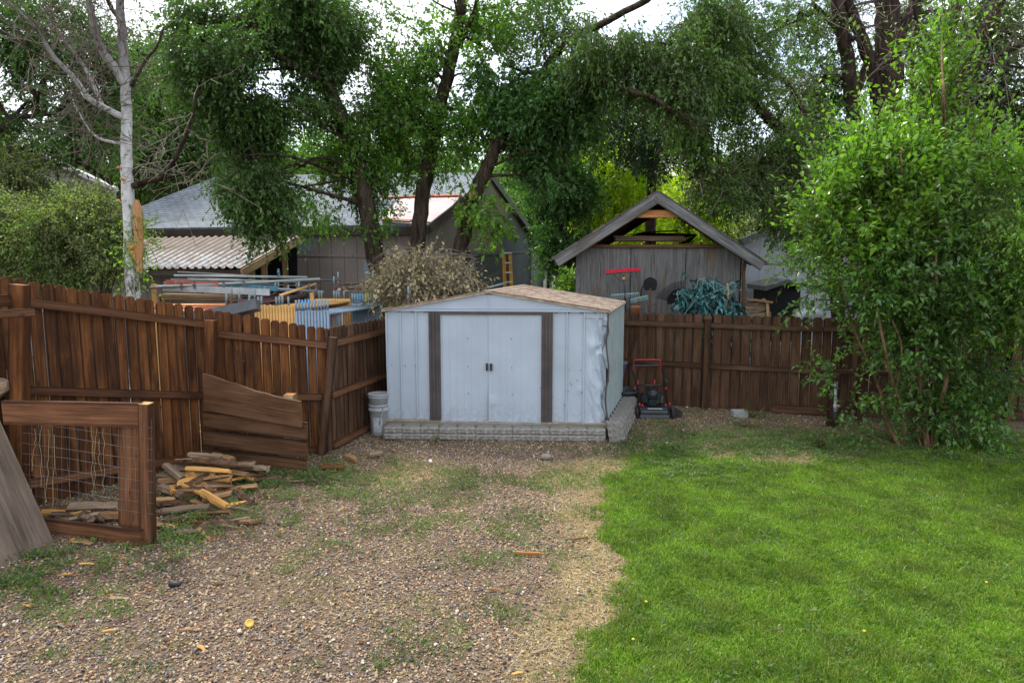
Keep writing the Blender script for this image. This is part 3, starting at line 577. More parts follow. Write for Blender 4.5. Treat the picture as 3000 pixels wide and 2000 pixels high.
# grey plywood sheet leaning at far left
ps = thing('plywood_sheet', 'weathered grey plywood sheet leaning on the wire pen at far left', 'plywood sheet', G(160, 1592))
n = (P(-10, 1200, 6.28) - G(-260, 1790)).cross(G(162, 1594) - G(-260, 1790)).normalized(); n = n if n.y < 0 else -n
mb = MB(); mb.slab([G(162, 1594), P(-6, 1218, 6.25), P(-330, 1160, 6.1), G(-300, 1800)], .016, n=n); obj('sheet', mb, 'plywood_grey', ps)
ORG_ = None
# log end on a stub at the left edge
mb = MB(); mb.board(PX(-18, 6.5, 0), PX(-18, 6.5, 1.22), .14, .09, (1, 0, 0)); st = tag(obj('wooden_post', mb, 'fence', origin=PX(-18, 6.5, 0)), 'dark stub post under a ragged log at the left edge', 'post')
mb = MB(); mb.tube([P(-140, 1142, 6.4), P(-60, 1137, 6.45), P(-10, 1133, 6.48), P(10, 1130, 6.49), P(27, 1130, 6.5)], [.10, .105, .10, .09, .05], 8, jit=.3); tag(obj('firewood_log', mb, 'split_old', origin=P(-40, 1140, 6.4)), 'ragged split log resting on a stub post at the left edge', 'log')
# ------------------------------------------------------------ board screen beside the pile
bp = thing('board_screen', 'screen of stacked old boards with a crooked top board in front of the fence', 'screen', G(895, 1400))
YL, YR = 8.20, 7.86
def lb(pl, pr, w, w1=None, mat='pen_old', dy=0, label=None): return obj('board', MB().board(P(*pl, YL + dy), P(*pr, YR + dy), w, .04, (0, 0, 1), segs=3, warp=.002, w1=w1), mat, bp, label=label)
lb((598, 1226), (900, 1262), .205, .205); lb((598, 1281), (899, 1316), .20, .205); lb((598, 1336), (898, 1369), .205, .20); lb((598, 1386), (895, 1404), .16, .05)
mb = MB(); o = P(601, 1200, YL - .045); e = P(884, 1250, YR - .045); ax = (e - o).normalized(); n_ = ax.cross(Vector((0, 0, 1))).normalized(); ay = Vector((0, 0, 1))
tops = [(0, .455), (.06, .45), (.18, .425), (.27, .40), (.35, .395), (.45, .37), (.55, .345), (.65, .34), (.74, .32), (.86, .315), (1, .31)]; L = (e - o).length
mb.prism([(0, 0)] + [(L, 0)] + [(L * a, b - .005) for a, b in tops[::-1]], o, ax, ay, .04, along='x'); obj('board', mb, 'pen_old', bp, label='top board with a ragged upper edge')
mb = MB(); mb.board(o + Vector((0, -.0235, .18)) , e + Vector((0, -.0235, .15)), .006, .003, (0, 0, 1)); obj('crack', mb, 'fence', bp)
mb = MB(); mb.board(PX(850, 8.05, 0), PX(850, 8.05, .925), .13, .13, (1, 0, 0)); obj('post', mb, 'pale_wood', bp)
mb = MB(); mb.board(PX(850, 8.05, .9255), PX(850, 8.05, .93), .125, .125, (1, 0, 0)); obj('post_end', mb, 'cedar', bp)
# ------------------------------------------------------------ firewood
def logpiece(px, py, z, yaw, L, r, kind, label, pitch=0, curve=.0, flat=.55):
    c = G(px, py, z); mb = MB(); n = 7; segs = 6; ph = random.uniform(0, 6.28)
    prof = [(math.cos(ph + 2 * math.pi * j / n) * r * random.uniform(.7, 1.1), math.sin(ph + 2 * math.pi * j / n) * r * random.uniform(.5, .95) * flat / .55) for j in range(n)]
    Rm = Matrix.Rotation(yaw, 3, 'Z') @ Matrix.Rotation(pitch, 3, 'Y'); vs, bc, fs, nf = [], [], [], []
    sd = random.random()
    for i in range(segs + 1):
        t = i / segs - .5
        for j, (a, b) in enumerate(prof):
            k = 1 + random.uniform(-.13, .13); vs.append(c + Rm @ Vector((t * L + random.uniform(-.015, .015) * (abs(t) > .45), a * k + curve * math.cos(t * 3) * .3, b * k * (1 if abs(t) < .45 else .85)))); bc.append((t * L, a, b))
    for i in range(segs):
        for j in range(n): fs.append((i * n + j, i * n + (j + 1) % n, (i + 1) * n + (j + 1) % n, (i + 1) * n + j))
    fs += [tuple(range(n))[::-1], tuple(range(segs * n, segs * n + n))]; mb.add(vs, fs, bc)
    for i in range(segs):
        for j in (0, 1): mb.mi[i * n + j] = 1
    return tag(obj('firewood_piece', mb, [kind, 'logbark'], origin=c), label, 'firewood', 'split firewood in the pile')
g0 = 'split_fresh'; g1 = 'split'; g2 = 'split_old'; HP = math.pi / 2
for a in [(610, 1376, .26, -.14, .50, .035, g0, 'fresh yellow split stick lying across the top of the woodpile', .02, 0, .5),
    (640, 1415, .10, -.05, .26, .075, g0, 'bright orange block at the right end of the woodpile', 0, 0, .7), (575, 1412, .14, -.7, .36, .055, g0, 'orange splintered piece leaning down the middle of the woodpile', .35, 0, .4),
    (610, 1432, .05, -.1, .30, .05, g0, 'flat orange strip low at the front of the woodpile', 0, 0, .4), (510, 1382, .17, -.65, .36, .06, g2, 'pale grey split log at the left shoulder of the woodpile', .25),
    (600, 1335, .30, -.15, .42, .055, g2, 'barky half log topmost at the back of the woodpile', .05), (565, 1350, .27, .1, .36, .05, g1, 'brown split piece near the top left of the woodpile'),
    (630, 1352, .29, -.12, .52, .045, g1, 'long reddish split stick just below the topmost log', .05, 0, .5), (700, 1360, .22, -.3, .40, .055, g2, 'dull brown log on the right slope of the woodpile', -.1),
    (740, 1372, .15, -.2, .38, .06, g2, 'grey weathered log at the right foot of the woodpile', -.05), (520, 1408, .07, .25, .40, .06, g1, 'brown split log at the left foot of the woodpile'),
    (615, 1405, .15, -1.2, .24, .06, g1, 'upright half round with orange edge in the middle of the woodpile', .5), (685, 1385, .16, -.35, .40, .05, g1, 'rough brown split piece under the yellow stick'),
    (555, 1370, .18, .3, .42, .06, g2, 'greyish log beneath the yellow stick'), (505, 1440, .05, -.5, .38, .06, g2, 'pale splintered log fallen in front of the woodpile', .1),
    (560, 1445, .04, .35, .34, .05, g1, 'short brown chunk at the front of the woodpile'), (650, 1340, .24, -.5, .36, .06, g1, 'brown log pushed against the board screen'),
    (700, 1395, .06, .1, .45, .06, g1, 'brown log at the base of the board screen'), (780, 1400, .05, .15, .34, .045, g2, 'narrow grey log lying below the board screen'),
    (495, 1475, .04, .05, .62, .055, g2, 'long pale bark slab curving across the ground by the pen post', 0, .05, .35), (545, 1490, .045, .3, .42, .06, 'split_old', 'dark curved bark piece on the ground right of the pen post', 0, .04, .4),
    (620, 1500, .03, .15, .34, .04, g1, 'small brown slab lying among the weeds', 0, 0, .35), (690, 1488, .03, -.3, .30, .035, g2, 'thin grey strip lying toward the gravel', 0, 0, .35),
    (700, 1475, .03, .45, .16, .04, g0, 'little orange chunk among the weeds', 0, 0, .4), (590, 1530, .03, -.1, .30, .04, 'fence', 'dark brown bark slab in front of the pen post', 0, 0, .35),
    (480, 1540, .03, -.3, .28, .04, g1, 'brown chip of log just right of the pen post foot', 0, 0, .35), (200, 1496, .10, -.08, .50, .06, g0, 'orange tan split log inside the pen behind the bottom board'),
    (275, 1484, .14, .12, .46, .06, g2, 'pale split log topmost inside the pen'), (300, 1508, .07, -.05, .44, .06, g1, 'brown split log lying inside the pen next to the post'),
    (250, 1512, .05, .05, .42, .055, g2, 'grey split log low inside the pen'), (450, 1468, .05, .25, .4, .05, g1, 'brown split log half hidden behind the pen post'),
    (640, 1358, .2, .5, .3, .05, g2, 'grey log wedged in the back of the woodpile'), (590, 1395, .12, -.35, .4, .055, g1, 'brown log in the heart of the woodpile'),
    (1030, 1343, .04, -.7, .20, .042, g1, 'short round log lying on gravel before the leaning fence post', 0, 0, .85), (1100, 1332, .04, .5, .17, .04, g2, 'broken grey brown chunk on gravel near the bucket', 0, 0, .8),
    (975, 1370, .04, .1, .26, .05, 'fence', 'dark brown chunk right of the board screen', 0, 0, .7), (870, 1408, .03, .2, .4, .03, g2, 'thin pale slab on gravel below the board screen', 0, 0, .35), (1000, 1415, .02, -.05, .7, .02, 'lath', 'long thin pale stick on the gravel right of the board screen', 0, 0, .5),
    (1545, 1619, .02, -.12, .23, .018, 'cedar', 'reddish stick lying on the straw edge of the lawn', 0, 0, .6), (1700, 1575, .02, .3, .16, .014, g1, 'splintered brown twig of wood beside the lawn edge', 0, 0, .5)]: logpiece(*a)
ORD2 = ORD + ['fifteenth', 'sixteenth', 'seventeenth', 'eighteenth', 'nineteenth', 'twentieth', 'twenty-first', 'twenty-second', 'twenty-third', 'twenty-fourth']
def inter(n, x0, x1, y0, y1, h0, h1, where, kinds):
    xs_ = sorted(random.uniform(x0, x1) for _ in range(n))
    for i in range(n):
        px, py = xs_[i], random.uniform(y0, y1); t = (px - x0) / (x1 - x0); hz = h0 + (h1 - h0) * (1 - abs(2 * t - 1)) * random.random()
        logpiece(px, py + hz * 120, hz, random.uniform(-1, 1), random.uniform(.18, .42), random.uniform(.022, .05), random.choice(kinds), f'{ORD2[i]} from the left of the {where}', random.uniform(-.2, .3), 0, random.uniform(.35, .8))
inter(24, 490, 720, 1372, 1436, .05, .26, 'rough pieces wedged in the woodpile by the board screen', [g1, g2, g1, 'fence', g0, 'split'])
inter(12, 150, 335, 1480, 1515, .04, .12, 'loose split pieces inside the wire pen', [g1, g2, 'lath'])
inter(16, 460, 740, 1460, 1560, .02, .03, 'flat splintered scraps before the woodpile', [g1, g2, 'fence', 'split_old'])
# larger chips
for i, (px, py, L, k, lab) in enumerate([(190, 1682, .12, g0, 'orange chip lowest left below the plywood sheet'), (80, 1772, .10, g0, 'bright orange chip near the left edge'), (240, 1585, .26, g1, 'broad tan chip on weeds by the plywood foot'),
    (255, 1650, .14, g0, 'long thin orange chip below the pen board'), (350, 1750, .16, g2, 'flat tan stone coloured chip in the open gravel'), (345, 1780, .10, 'lath', 'rounded tan chip just below the flat tan one'),
    (320, 1845, .10, g0, 'orange chip in mid gravel left'), (545, 1842, .10, g0, 'thin orange chip in mid gravel'), (590, 1895, .09, g0, 'pale orange chip low in the gravel'), (1580, 1905, .12, 'lath', 'pale pointed chip near the lawn edge low in the picture'),
    (1515, 1970, .08, g0, 'orange chip at the bottom near the lawn'), (1450, 1722, .09, g0, 'orange chip in the gravel left of the straw'), (1060, 1875, .06, g1, 'tiny brown chip in the gravel'), (640, 1710, .09, 'fence', 'dark reddish bark curl on open gravel'), (180, 1830, .08, 'lath', 'light tan stone shaped chip at left')]):
    c = G(px, py, .018); mb = MB(); a = random.uniform(-.6, .6); w = L * random.uniform(.22, .4); mb.prism([(-L / 2, -w * .1), (-L * .3, -w * .5), (L * .05, -w * .3), (L * .42, -w * .45), (L / 2, w * .1), (L * .2, w * .25), (L * .05, w / 2), (-L * .35, w * .3)], c, (math.cos(a), math.sin(a), random.uniform(-.12, .12)), (-math.sin(a), math.cos(a), random.uniform(-.5, .5)), .007, along='x')
    tag(obj('wood_chip', mb, k, origin=c), lab, 'wood chip', 'larger wood chips on the gravel')
mb = MB(); c = G(513, 1708, .03); mb.blob(c, (.055, .03, .022), .1); tag(obj('stone', mb, plain('black_stone', (.02, .022, .03), .5), smooth=True, origin=c), 'smooth black stone alone on the open gravel', 'stone')
mb = MB(); c = G(1600, 1338, .04); mb.blob(c, (.07, .05, .045), .08); tag(obj('stone', mb, plain('tan_stone', (.22, .19, .15), .8, bump=.01, sc=20), smooth=True, origin=c), 'rounded tan stone in front of the block wall', 'stone')
mb = MB(); c = G(1261, 1350, .03); mb.blob(c, .022, .0, 3); tag(obj('golf_ball', mb, plain('ball_white', (.8, .8, .8), .4), smooth=True, origin=c), 'small white golf ball on the gravel in front of the shed', 'ball')
mb = MB(); c = G(730, 1822, .028); mb.lathe(c - Vector((0, 0, .015)), [(.012, 0), (.026, .008), (.032, .02), (.028, .026), (.02, .022)], 14, 0, (.3, -.5, .8)); tag(obj('fruit_half', mb, plain('lemon', (.55, .34, .06), .6), smooth=True, origin=c), 'half eaten yellow fruit lying on the open gravel', 'fruit')
#@@SHED
# ------------------------------------------------------------ metal shed
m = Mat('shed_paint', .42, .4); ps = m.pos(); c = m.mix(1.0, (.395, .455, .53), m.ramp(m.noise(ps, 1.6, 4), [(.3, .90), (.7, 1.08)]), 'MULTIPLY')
c = m.mix(m.ramp(m.noise(m.map(ps, (9, 9, 1.2)), 1, 5, .7), [(.52, 0), (.8, .28)]), c, (.36, .40, .40)); sx = m.n('ShaderNodeSeparateXYZ'); m.l(ps, sx.inputs[0])
mr = m.n('ShaderNodeMapRange'); m.l(sx.outputs[2], mr.inputs[0]); mr.inputs[1].default_value = .55; mr.inputs[2].default_value = .22
c = m.mix(m.math('MULTIPLY', mr.outputs[0], m.ramp(m.noise(ps, 18, 5, .7), [(.4, 0), (.7, .6)])), c, (.23, .20, .15)); m.col(c); m.bump(m.noise(ps, 2.2, 2), .02, .35); M['shed'] = m.m
M['shed_side'] = plain('shed_paint_shaded', (.31, .37, .38), .5, .35, 0, .12, 3)  # darker, greener copy of the shed paint, side lighting put into the colour
M['trim'] = plain('brown_trim', (.075, .062, .06), .5, .35, 0, .25, 5)
m = Mat('rusty_roof', .75, .2); ps = m.pos(); n1 = m.noise(m.map(ps, (3, 9, 3)), 2.2, 7, .72)
c = m.ramp(n1, [(.34, (.46, .40, .33)), (.47, (.38, .30, .23)), (.60, (.25, .165, .115)), (.74, (.15, .09, .06))]); c = m.mix(m.ramp(m.noise(ps, 55, 4, .7), [(.55, 0), (.68, .8)]), c, (.10, .055, .035)); m.col(c); m.bump(n1, .01, .5); M['rust'] = m.m
M['screw'] = plain('screw', (.10, .10, .11), .4, .5, .6)
SZ0, SZ1 = .235, 1.80; FL, FR = PX(1137, 9.68, 0), PX(1773, 9.45, 0); BR = PX(1821, 11.25, 0); BL = FL + (BR - FR)
sh = thing('metal_shed', 'pale blue grey metal garden shed with brown door jambs and rusty low roof', 'shed', (FL + BR) / 2)
fx = (FR - FL).normalized(); fy = Vector((0, 0, 1)).cross(fx); LW = (FR - FL).length
def fu(px): return (px - 1137) / (1773 - 1137) * LW
def gridpanel(name, o, ax, out, x0, x1, z0, z1, nx, nz, fn, mat, parent, th=0.0, smooth=False):
    mb = MB(); vs, bc, fs = [], [], []
    for i in range(nx + 1):
        for j in range(nz + 1):
            x = x0 + (x1 - x0) * i / nx; z = z0 + (z1 - z0) * j / nz; d = fn(x, z); vs.append(o + ax * x + Vector((0, 0, z)) + out * d); bc.append((z, x, 0))
    for i in range(nx):
        for j in range(nz): a = i * (nz + 1) + j; fs.append((a, a + nz + 1, a + nz + 2, a + 1))
    k = len(vs); vs += [v - out * .004 for v in vs]; bc += bc; fs += [tuple(q + k for q in f[::-1]) for f in fs]
    mb.add(vs, fs, bc); return obj(name, mb, mat, parent, smooth)
def rib(x, cs, w=.018, h=.026):
    d = 0
    for c_ in cs: d = max(d, h * max(0, min(1, (w - abs(x - c_)) / (w * .45))))
    return d
out = -fy
gridpanel('front_panel', FL, fx, out, 0, fu(1268), SZ0, SZ1, 110, 8, lambda x, z: rib(x, [fu(1140), fu(1181), fu(1227)]) + (.0 if x > .03 else -.02 * abs(math.sin(z * 7)) * (z < 1.0)), 'shed', sh)
def dent(x, z):
    X = x / LW; e = max(0, (X - .92) / .08); d = rib(x, [fu(1660), fu(1709), fu(1757)]) * (1 - .7 * (e > .3) * (z < 1.35))
    q = abs(fnoise(np.array([[x * 11 + z * 2.2, z * 3.0, 1.0]]), 5)[0] - .5); d += (.02 - q * .19) * max(0, (X - .89) / .11) * (z < 1.7) - .05 * max(0, (X - .965) / .035) * (z < 1.6)
    for cx, cz, w, h in ((fu(1735), 1.33, .09, .03), (fu(1748), 1.27, .04, -.04), (fu(1735), .85, .12, .02), (fu(1700), .7, .06, .012)):
        r2 = ((x - cx) ** 2 + ((z - cz) * .7) ** 2) / w ** 2; d += h * math.exp(-r2 * 2)
    return d
gridpanel('front_panel', FL, fx, out, fu(1616), LW, SZ0 - .02, SZ1, 110, 60, dent, 'shed', sh)
sxd = (BR - FR).normalized(); so_ = Vector((sxd.y, -sxd.x, 0)); LS = (BR - FR).length
def sidef(x, z):
    d = rib(x, [.10 + .095 * k for k in range(20)], .020, .018); k = max(0, 1 - x / .16)
    return d + k * (.05 * math.sin(z * 9) + .05 * (fnoise(np.array([[z * 7, x * 10, 3.0]]), 9)[0] - .5)) * (z < 1.7) - k * .015
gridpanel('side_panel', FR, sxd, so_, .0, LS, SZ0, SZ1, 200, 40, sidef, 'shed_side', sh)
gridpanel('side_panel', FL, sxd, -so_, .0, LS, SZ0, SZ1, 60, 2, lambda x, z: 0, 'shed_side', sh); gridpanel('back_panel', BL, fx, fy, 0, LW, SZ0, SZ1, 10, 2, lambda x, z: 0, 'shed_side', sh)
mb = MB(); mb.tube([FR + out * .01 + Vector((.012 + .02 * math.sin(z * 8) * (z < 1.5), 0, z)) for z in [SZ0 + (SZ1 - SZ0) * k / 24 for k in range(25)]], .013, 5); obj('corner_seam', mb, 'trim', sh)
for a, b in ((1264, 1297), (1588, 1620)):
    mb = MB(); w = fu(b) - fu(a); c = FL + fx * (fu(a) + w / 2) + out * .02
    mb.board(c + Vector((0, 0, SZ0 - .01)), c + Vector((0, 0, SZ1)), w, .03, fx)
    for k in (-.36, -.05, .25): mb.board(c + out * .02 + fx * (w * k) + Vector((0, 0, SZ0)), c + out * .02 + fx * (w * k) + Vector((0, 0, SZ1 - .02)), w * .14, .016, fx)
    obj('door_jamb', mb, 'trim', sh)
mb = MB(); c0 = FL + fx * fu(1297) + out * .018; c1 = FL + fx * fu(1588) + out * .018; mb.board(c0 + Vector((0, 0, SZ1 - .022)), c1 + Vector((0, 0, SZ1 - .022)), .045, .04); obj('door_header', mb, 'trim', sh)
mb = MB(); mb.board(c0 + Vector((0, 0, SZ0 - .012)) + out * .01, c1 + Vector((0, 0, SZ0 - .015)) + out * .01, .03, .05); obj('threshold', mb, 'shed', sh)
for a, b, o2, hx in ((1294, 1438.5, .006, 1432), (1437, 1592, .016, 1440)):
    def df(x, z, a=a, b=b, o2=o2):
        t = (x - fu(a)) / (fu(b) - fu(a)); e = (1 - t) if a > 1400 else t
        d = o2 + .0035 * (math.sin(x * 62) > .55) + .028 * max(0, (.9 - z) / .7) ** 1.5 * max(0, (.35 - (1 - e)) / .35) * (1 if a > 1400 else -.6)
        return d + (.015 * math.exp(-((x - fu(1448)) ** 2 + (z - .52) ** 2) / .004) if a > 1400 else 0)
    x0, x1 = (fu(a), fu(b)) if a < 1400 else (fu(a), fu(b)); dr = gridpanel('door', FL, fx, out, x0, x1, SZ0 + .002, SZ1 - .04, 90, 24, df, 'shed', sh)
    mb = MB(); c = FL + fx * fu(hx + (4 if a > 1400 else 0)) + out * (o2 + .035) + Vector((0, 0, 1.015)); mb.board(c - Vector((0, 0, .05)), c + Vector((0, 0, .05)), .028, .016, fx); mb.board(c + Vector((0, 0, .045)) - out * .01, c + Vector((0, 0, .045)) - out * .035, .022, .012, fx); mb.board(c - Vector((0, 0, .045)) + out * -.01, c - Vector((0, 0, .045)) - out * .035, .022, .012, fx)
    obj('handle', mb, plain('black_handle', (.012, .012, .014), .35, .5), dr)
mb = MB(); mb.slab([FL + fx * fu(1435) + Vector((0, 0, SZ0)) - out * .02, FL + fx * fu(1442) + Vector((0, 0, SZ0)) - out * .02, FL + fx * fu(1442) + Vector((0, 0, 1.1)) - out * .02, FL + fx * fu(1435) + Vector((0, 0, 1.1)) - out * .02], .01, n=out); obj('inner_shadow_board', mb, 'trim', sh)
for px, z in [(1377, 1.42), (1502, 1.42), (1377, 1.02), (1503, 1.01), (1377, .63), (1505, .62), (1586, .72), (1593, 1.02), (1618, 1.02), (1268, 1.02), (1290, 1.02), (1154, 1.02), (1193, 1.02), (1223, 1.02), (1667, .99), (1700, .99), (1741, .99), (1266, 1.75), (1614, 1.75), (1672, .8), (1674, .77), (1657, .7), (1666, .68), (1704, .67), (1690, .84), (1655, .48), (1620, .59)]:
    mb = MB(); mb.lathe(FL + fx * fu(px) + out * .028 + Vector((0, 0, z)), [(.0065, -.012), (.0065, .004), (.003, .006)], 8, 0, out); obj('screw', mb, 'screw', sh)
mb = MB()
for px in (1142, 1180, 1215, 1255, 1630, 1665, 1700, 1738): mb.box(FL + fx * fu(px) + out * .02 + Vector((0, 0, SZ1 - .012)), .02, .02, .012)
obj('eave_clips', mb, 'trim', sh)
# gable and roof
RF = FL + fx * fu(1437); RZ = 2.075
mb = MB(); gb = [(0, SZ1), (LW, SZ1), (fu(1437), RZ - .03)]; o_ = FL + out * .03
mb.slab([FL + out * .030 + Vector((0, 0, SZ1 + .004)), FR + out * .030 + Vector((0, 0, SZ1 + .004)), RF + out * .030 + Vector((0, 0, RZ - .012))], .025, n=out)
mb.board(FL + out * .036 + Vector((0, 0, SZ1 + .012)), FR + out * .036 + Vector((0, 0, SZ1 + .012)), .022, .02); mb.board(FL + out * .034 + fx * .3 + Vector((0, 0, SZ1 + .04)), FR + out * .034 - fx * .3 + Vector((0, 0, SZ1 + .04)), .008, .014)
mb.board(RF + out * .034 + Vector((0, 0, SZ1 + .02)), RF + out * .034 + Vector((0, 0, RZ - .05)), .012, .012, fx)
obj('gable_panel', mb, 'shed', sh)
mb = MB(); c = RF + out * .05 + Vector((0, 0, RZ - .02)); mb.slab([c + fx * -.06, c + fx * .06, c + fx * .03 + Vector((0, 0, .03)), c + fx * -.03 + Vector((0, 0, .03))], .012, n=out); mb.board(c + fx * -.055 - Vector((0, 0, .004)), c + fx * .055 - Vector((0, 0, .004)), .018, .012); obj('ridge_clip', mb, 'trim', sh)
def roofside(sg):
    mb = MB(); e0 = (FR if sg > 0 else FL) + fx * (.03 * sg) + out * .06 + Vector((0, 0, SZ1 + .008)); r0 = RF + out * .06 + Vector((0, 0, RZ)); back = (BR - FR) + (-out) * .12
    N = 86; seq = [];
    for k in range(N + 1):
        t = k / N; ph = (t * 13) % 1; hgt = .026 if ph < .22 else 0; seq.append((t, hgt))
    vs, fs, bc = [], [], []
    for t, h in seq:
        for b_, q in ((r0, 0), (e0, 1)):
            for dz in (0, -.008): p = b_ + back * t + Vector((0, 0, h + dz)); vs.append(p); bc.append((q * 1.6, t * 2, dz))
    for k in range(N):
        a = k * 4; b_ = a + 4; f = [(a, a + 2, b_ + 2, b_), (a + 1, b_ + 1, b_ + 3, a + 3), (a + 2, a + 3, b_ + 3, b_ + 2)]; fs += f if sg < 0 else [q[::-1] for q in f]
    fs += [(0, 1, 3, 2), (N * 4, N * 4 + 2, N * 4 + 3, N * 4 + 1)]; mb.add(vs, fs, bc); rf = obj('roof', mb, 'rust', sh)
    mb = MB(); mb.board(e0 + fx * .008 * sg + Vector((0, 0, -.006)), e0 + fx * .008 * sg + back + Vector((0, 0, -.006)), .028, .012); mb.board(e0 + out * .008 + Vector((0, 0, -.004)), r0 + out * .008 + Vector((0, 0, -.004)), .022, .012); obj('roof_edge', mb, 'rust', rf)
roofside(1); roofside(-1)
mb = MB(); r0 = RF + out * .07 + Vector((0, 0, RZ + .014)); mb.board(r0, r0 + (BR - FR) - out * .14, .10, .014, fx); obj('ridge_cap', mb, 'rust', sh)
mb = MB(); mb.slab([Vector((p.x, p.y, SZ0 - .004)) for p in (FL + out * .06 - fx * .02, FR + out * .06 + fx * .02, BR + fx * .02, BL - fx * .02)], .012, n=(0, 0, 1)); obj('base_rail', mb, 'rust', sh)
mb = MB(); pf = out * .05; mb.slab([Vector((p.x, p.y, SZ0 - .018)) for p in (FL + pf - fx * .05, FR + pf + fx * .01, BR + fx * .01, BL - fx * .05)], .22, n=(0, 0, 1)); obj('platform', mb, wood('green_plinth', (.09, .085, .06), (.22, .22, .16), (.34, .34, .26), .1), sh)
# blocks
m = Mat('concrete_block', .92, .1); n = m.noise(m.pos(), 26, 8, .75); c = m.ramp(n, [(.3, (.13, .12, .105)), (.55, (.29, .275, .25)), (.75, (.44, .42, .39))])
c = m.mix(.6, c, m.ramp(m.noise(m.pos(), 4, 4), [(.3, .6), (.7, 1.2)]), 'MULTIPLY'); m.col(c); m.bump(n, .012, 1.0); M['block'] = m.m
M['block_grey'] = plain('grey_block', (.30, .31, .31), .9, .1, 0, .2, 20, .004)
def blockmesh(w, d, h, sd, taper=.03):
    rr = random.Random(sd); mb = MB(); nx, nz = 9, 5; vs, fs = [], []
    for i in range(nx + 1):
        for j in range(nz + 1):
            x = -w / 2 + w * i / nx; z = h * j / nz; e = min(i, nx - i, 1) * min(j, nz - j, 1); vs.append((x, -d / 2 - .012 * e - rr.uniform(0, .014) * e, z))
    for i in range(nx):
        for j in range(nz): a = i * (nz + 1) + j; fs.append((a, a + nz + 1, a + nz + 2, a + 1))
    k = len(vs); vs += [(-w / 2 + taper, d / 2, 0), (w / 2 - taper, d / 2, 0), (w / 2 - taper, d / 2, h), (-w / 2 + taper, d / 2, h), (-w / 2, -d / 2, 0), (w / 2, -d / 2, 0), (w / 2, -d / 2, h), (-w / 2, -d / 2, h)]
    fs += [(k + 4, k, k + 1, k + 5), (k + 7, k + 6, k + 2, k + 3), (k + 1, k, k + 3, k + 2), (k + 4, k + 7, k + 3, k), (k + 5, k + 1, k + 2, k + 6)]; mb.add(vs, fs); return mb
BM = []
for q in range(4):
    o = obj('wall_block', blockmesh(.262, .20, .088, q), 'block'); BM.append(o.data); bpy.data.objects.remove(o)
def block(c, rz, label, group, q):
    o = bpy.data.objects.new('wall_block', BM[q % 4]); o.location = c; o.rotation_euler.z = rz; COL.objects.link(o); tag(o, label, 'block', group); return o
f0, f1 = PX(1128, 9.50, 0), PX(1772, 9.36, 0); fd = (f1 - f0); ang = math.atan2(fd.y, fd.x)
for lv in (0, 1):
    for k in range(12):
        t = (k + .5) / 12; p = f0 + fd * t; p.z = .004 + lv * .0895; p.y += lv * .012 + random.uniform(-.006, .006)
        block(p, ang + random.uniform(-.03, .03) + (.06 if k == 0 else 0), f'{ORD[k]} grey block from the left in the {"top" if lv else "bottom"} course before the shed doors', 'blocks in front of the shed', k + lv * 3)
s0, s1 = PX(1797, 9.33, 0), PX(1845, 11.25, 0); sd_ = (s1 - s0)
for lv in (0, 1, 2):
    for k in range(9):
        p = s0 + sd_ * (k / 9); p.z = .004 + lv * .0895; p.x += .02 * (2 - lv)
        block(p, math.pi / 2 - .12 + random.uniform(-.05, .05) + (.12 if lv == 2 else 0), f'{ORD[k]} grey block from the front in the {("bottom", "middle", "top")[lv]} course along the shed side', 'blocks along the side of the shed', k + lv)
# bucket pair
bk = thing('plastic_bucket', 'dirty white lidded bucket nested over another beside the shed corner', 'bucket', PX(1114, 9.66, 0)); c = PX(1112, 9.70, 0)
M['white_plastic'] = plain('white_plastic', (.34, .36, .37), .45, .4, 0, .2, 7); M['grey_plastic'] = plain('label_plastic', (.42, .44, .47), .5, .3, 0, .25, 12)
mb = MB(); mb.lathe(c, [(.112, 0), (.118, .01), (.140, .36), (.151, .365), (.151, .385), (.141, .39), (.143, .43), (.153, .435), (.153, .45), (.143, .455)], 28); obj('body', mb, 'white_plastic', bk, True)
mb = MB(); mb.lathe(c, [(.145, .455), (.146, .55), (.157, .555), (.157, .57), (.148, .572), (.150, .585)], 28); obj('upper_rim', mb, 'white_plastic', bk, True)
mb = MB(); mb.lathe(c, [(.156, .58), (.159, .60), (.154, .608), (.14, .600), (.01, .602)], 28); obj('lid', mb, 'white_plastic', bk, True)
mb = MB(); mb.tube([c + Vector((math.cos(a) * .155, math.sin(a) * .155, .44 - .0 + .0)) for a in [R(-60 + q * 8) for q in range(2)]] + [c + Vector((.06, -.165, .3)), c + Vector((.03, -.15, .18))], .008, 6); obj('handle', mb, 'white_plastic', bk, True)
mb = MB(); 
for a in range(-120, -60, 10): a0, a1 = R(a), R(a + 10); mb.slab([c + Vector((math.cos(a0) * .123, math.sin(a0) * .123, .06)), c + Vector((math.cos(a1) * .123, math.sin(a1) * .123, .06)), c + Vector((math.cos(a1) * .1375, math.sin(a1) * .1375, .27)), c + Vector((math.cos(a0) * .1375, math.sin(a0) * .1375, .27))], .003)
obj('label', mb, 'grey_plastic', bk)
# paver
c = G(2171, 1224); mb = MB(); mb.box(c + Vector((0, .10, .05)), .225, .20, .10, -.05); tag(obj('paver', mb, 'block_grey', origin=c), 'lone grey concrete paver on gravel before the back fence', 'paver')
mb = MB(); mb.box(PX(2170, 10.2, .0) , .1, .1, .01)
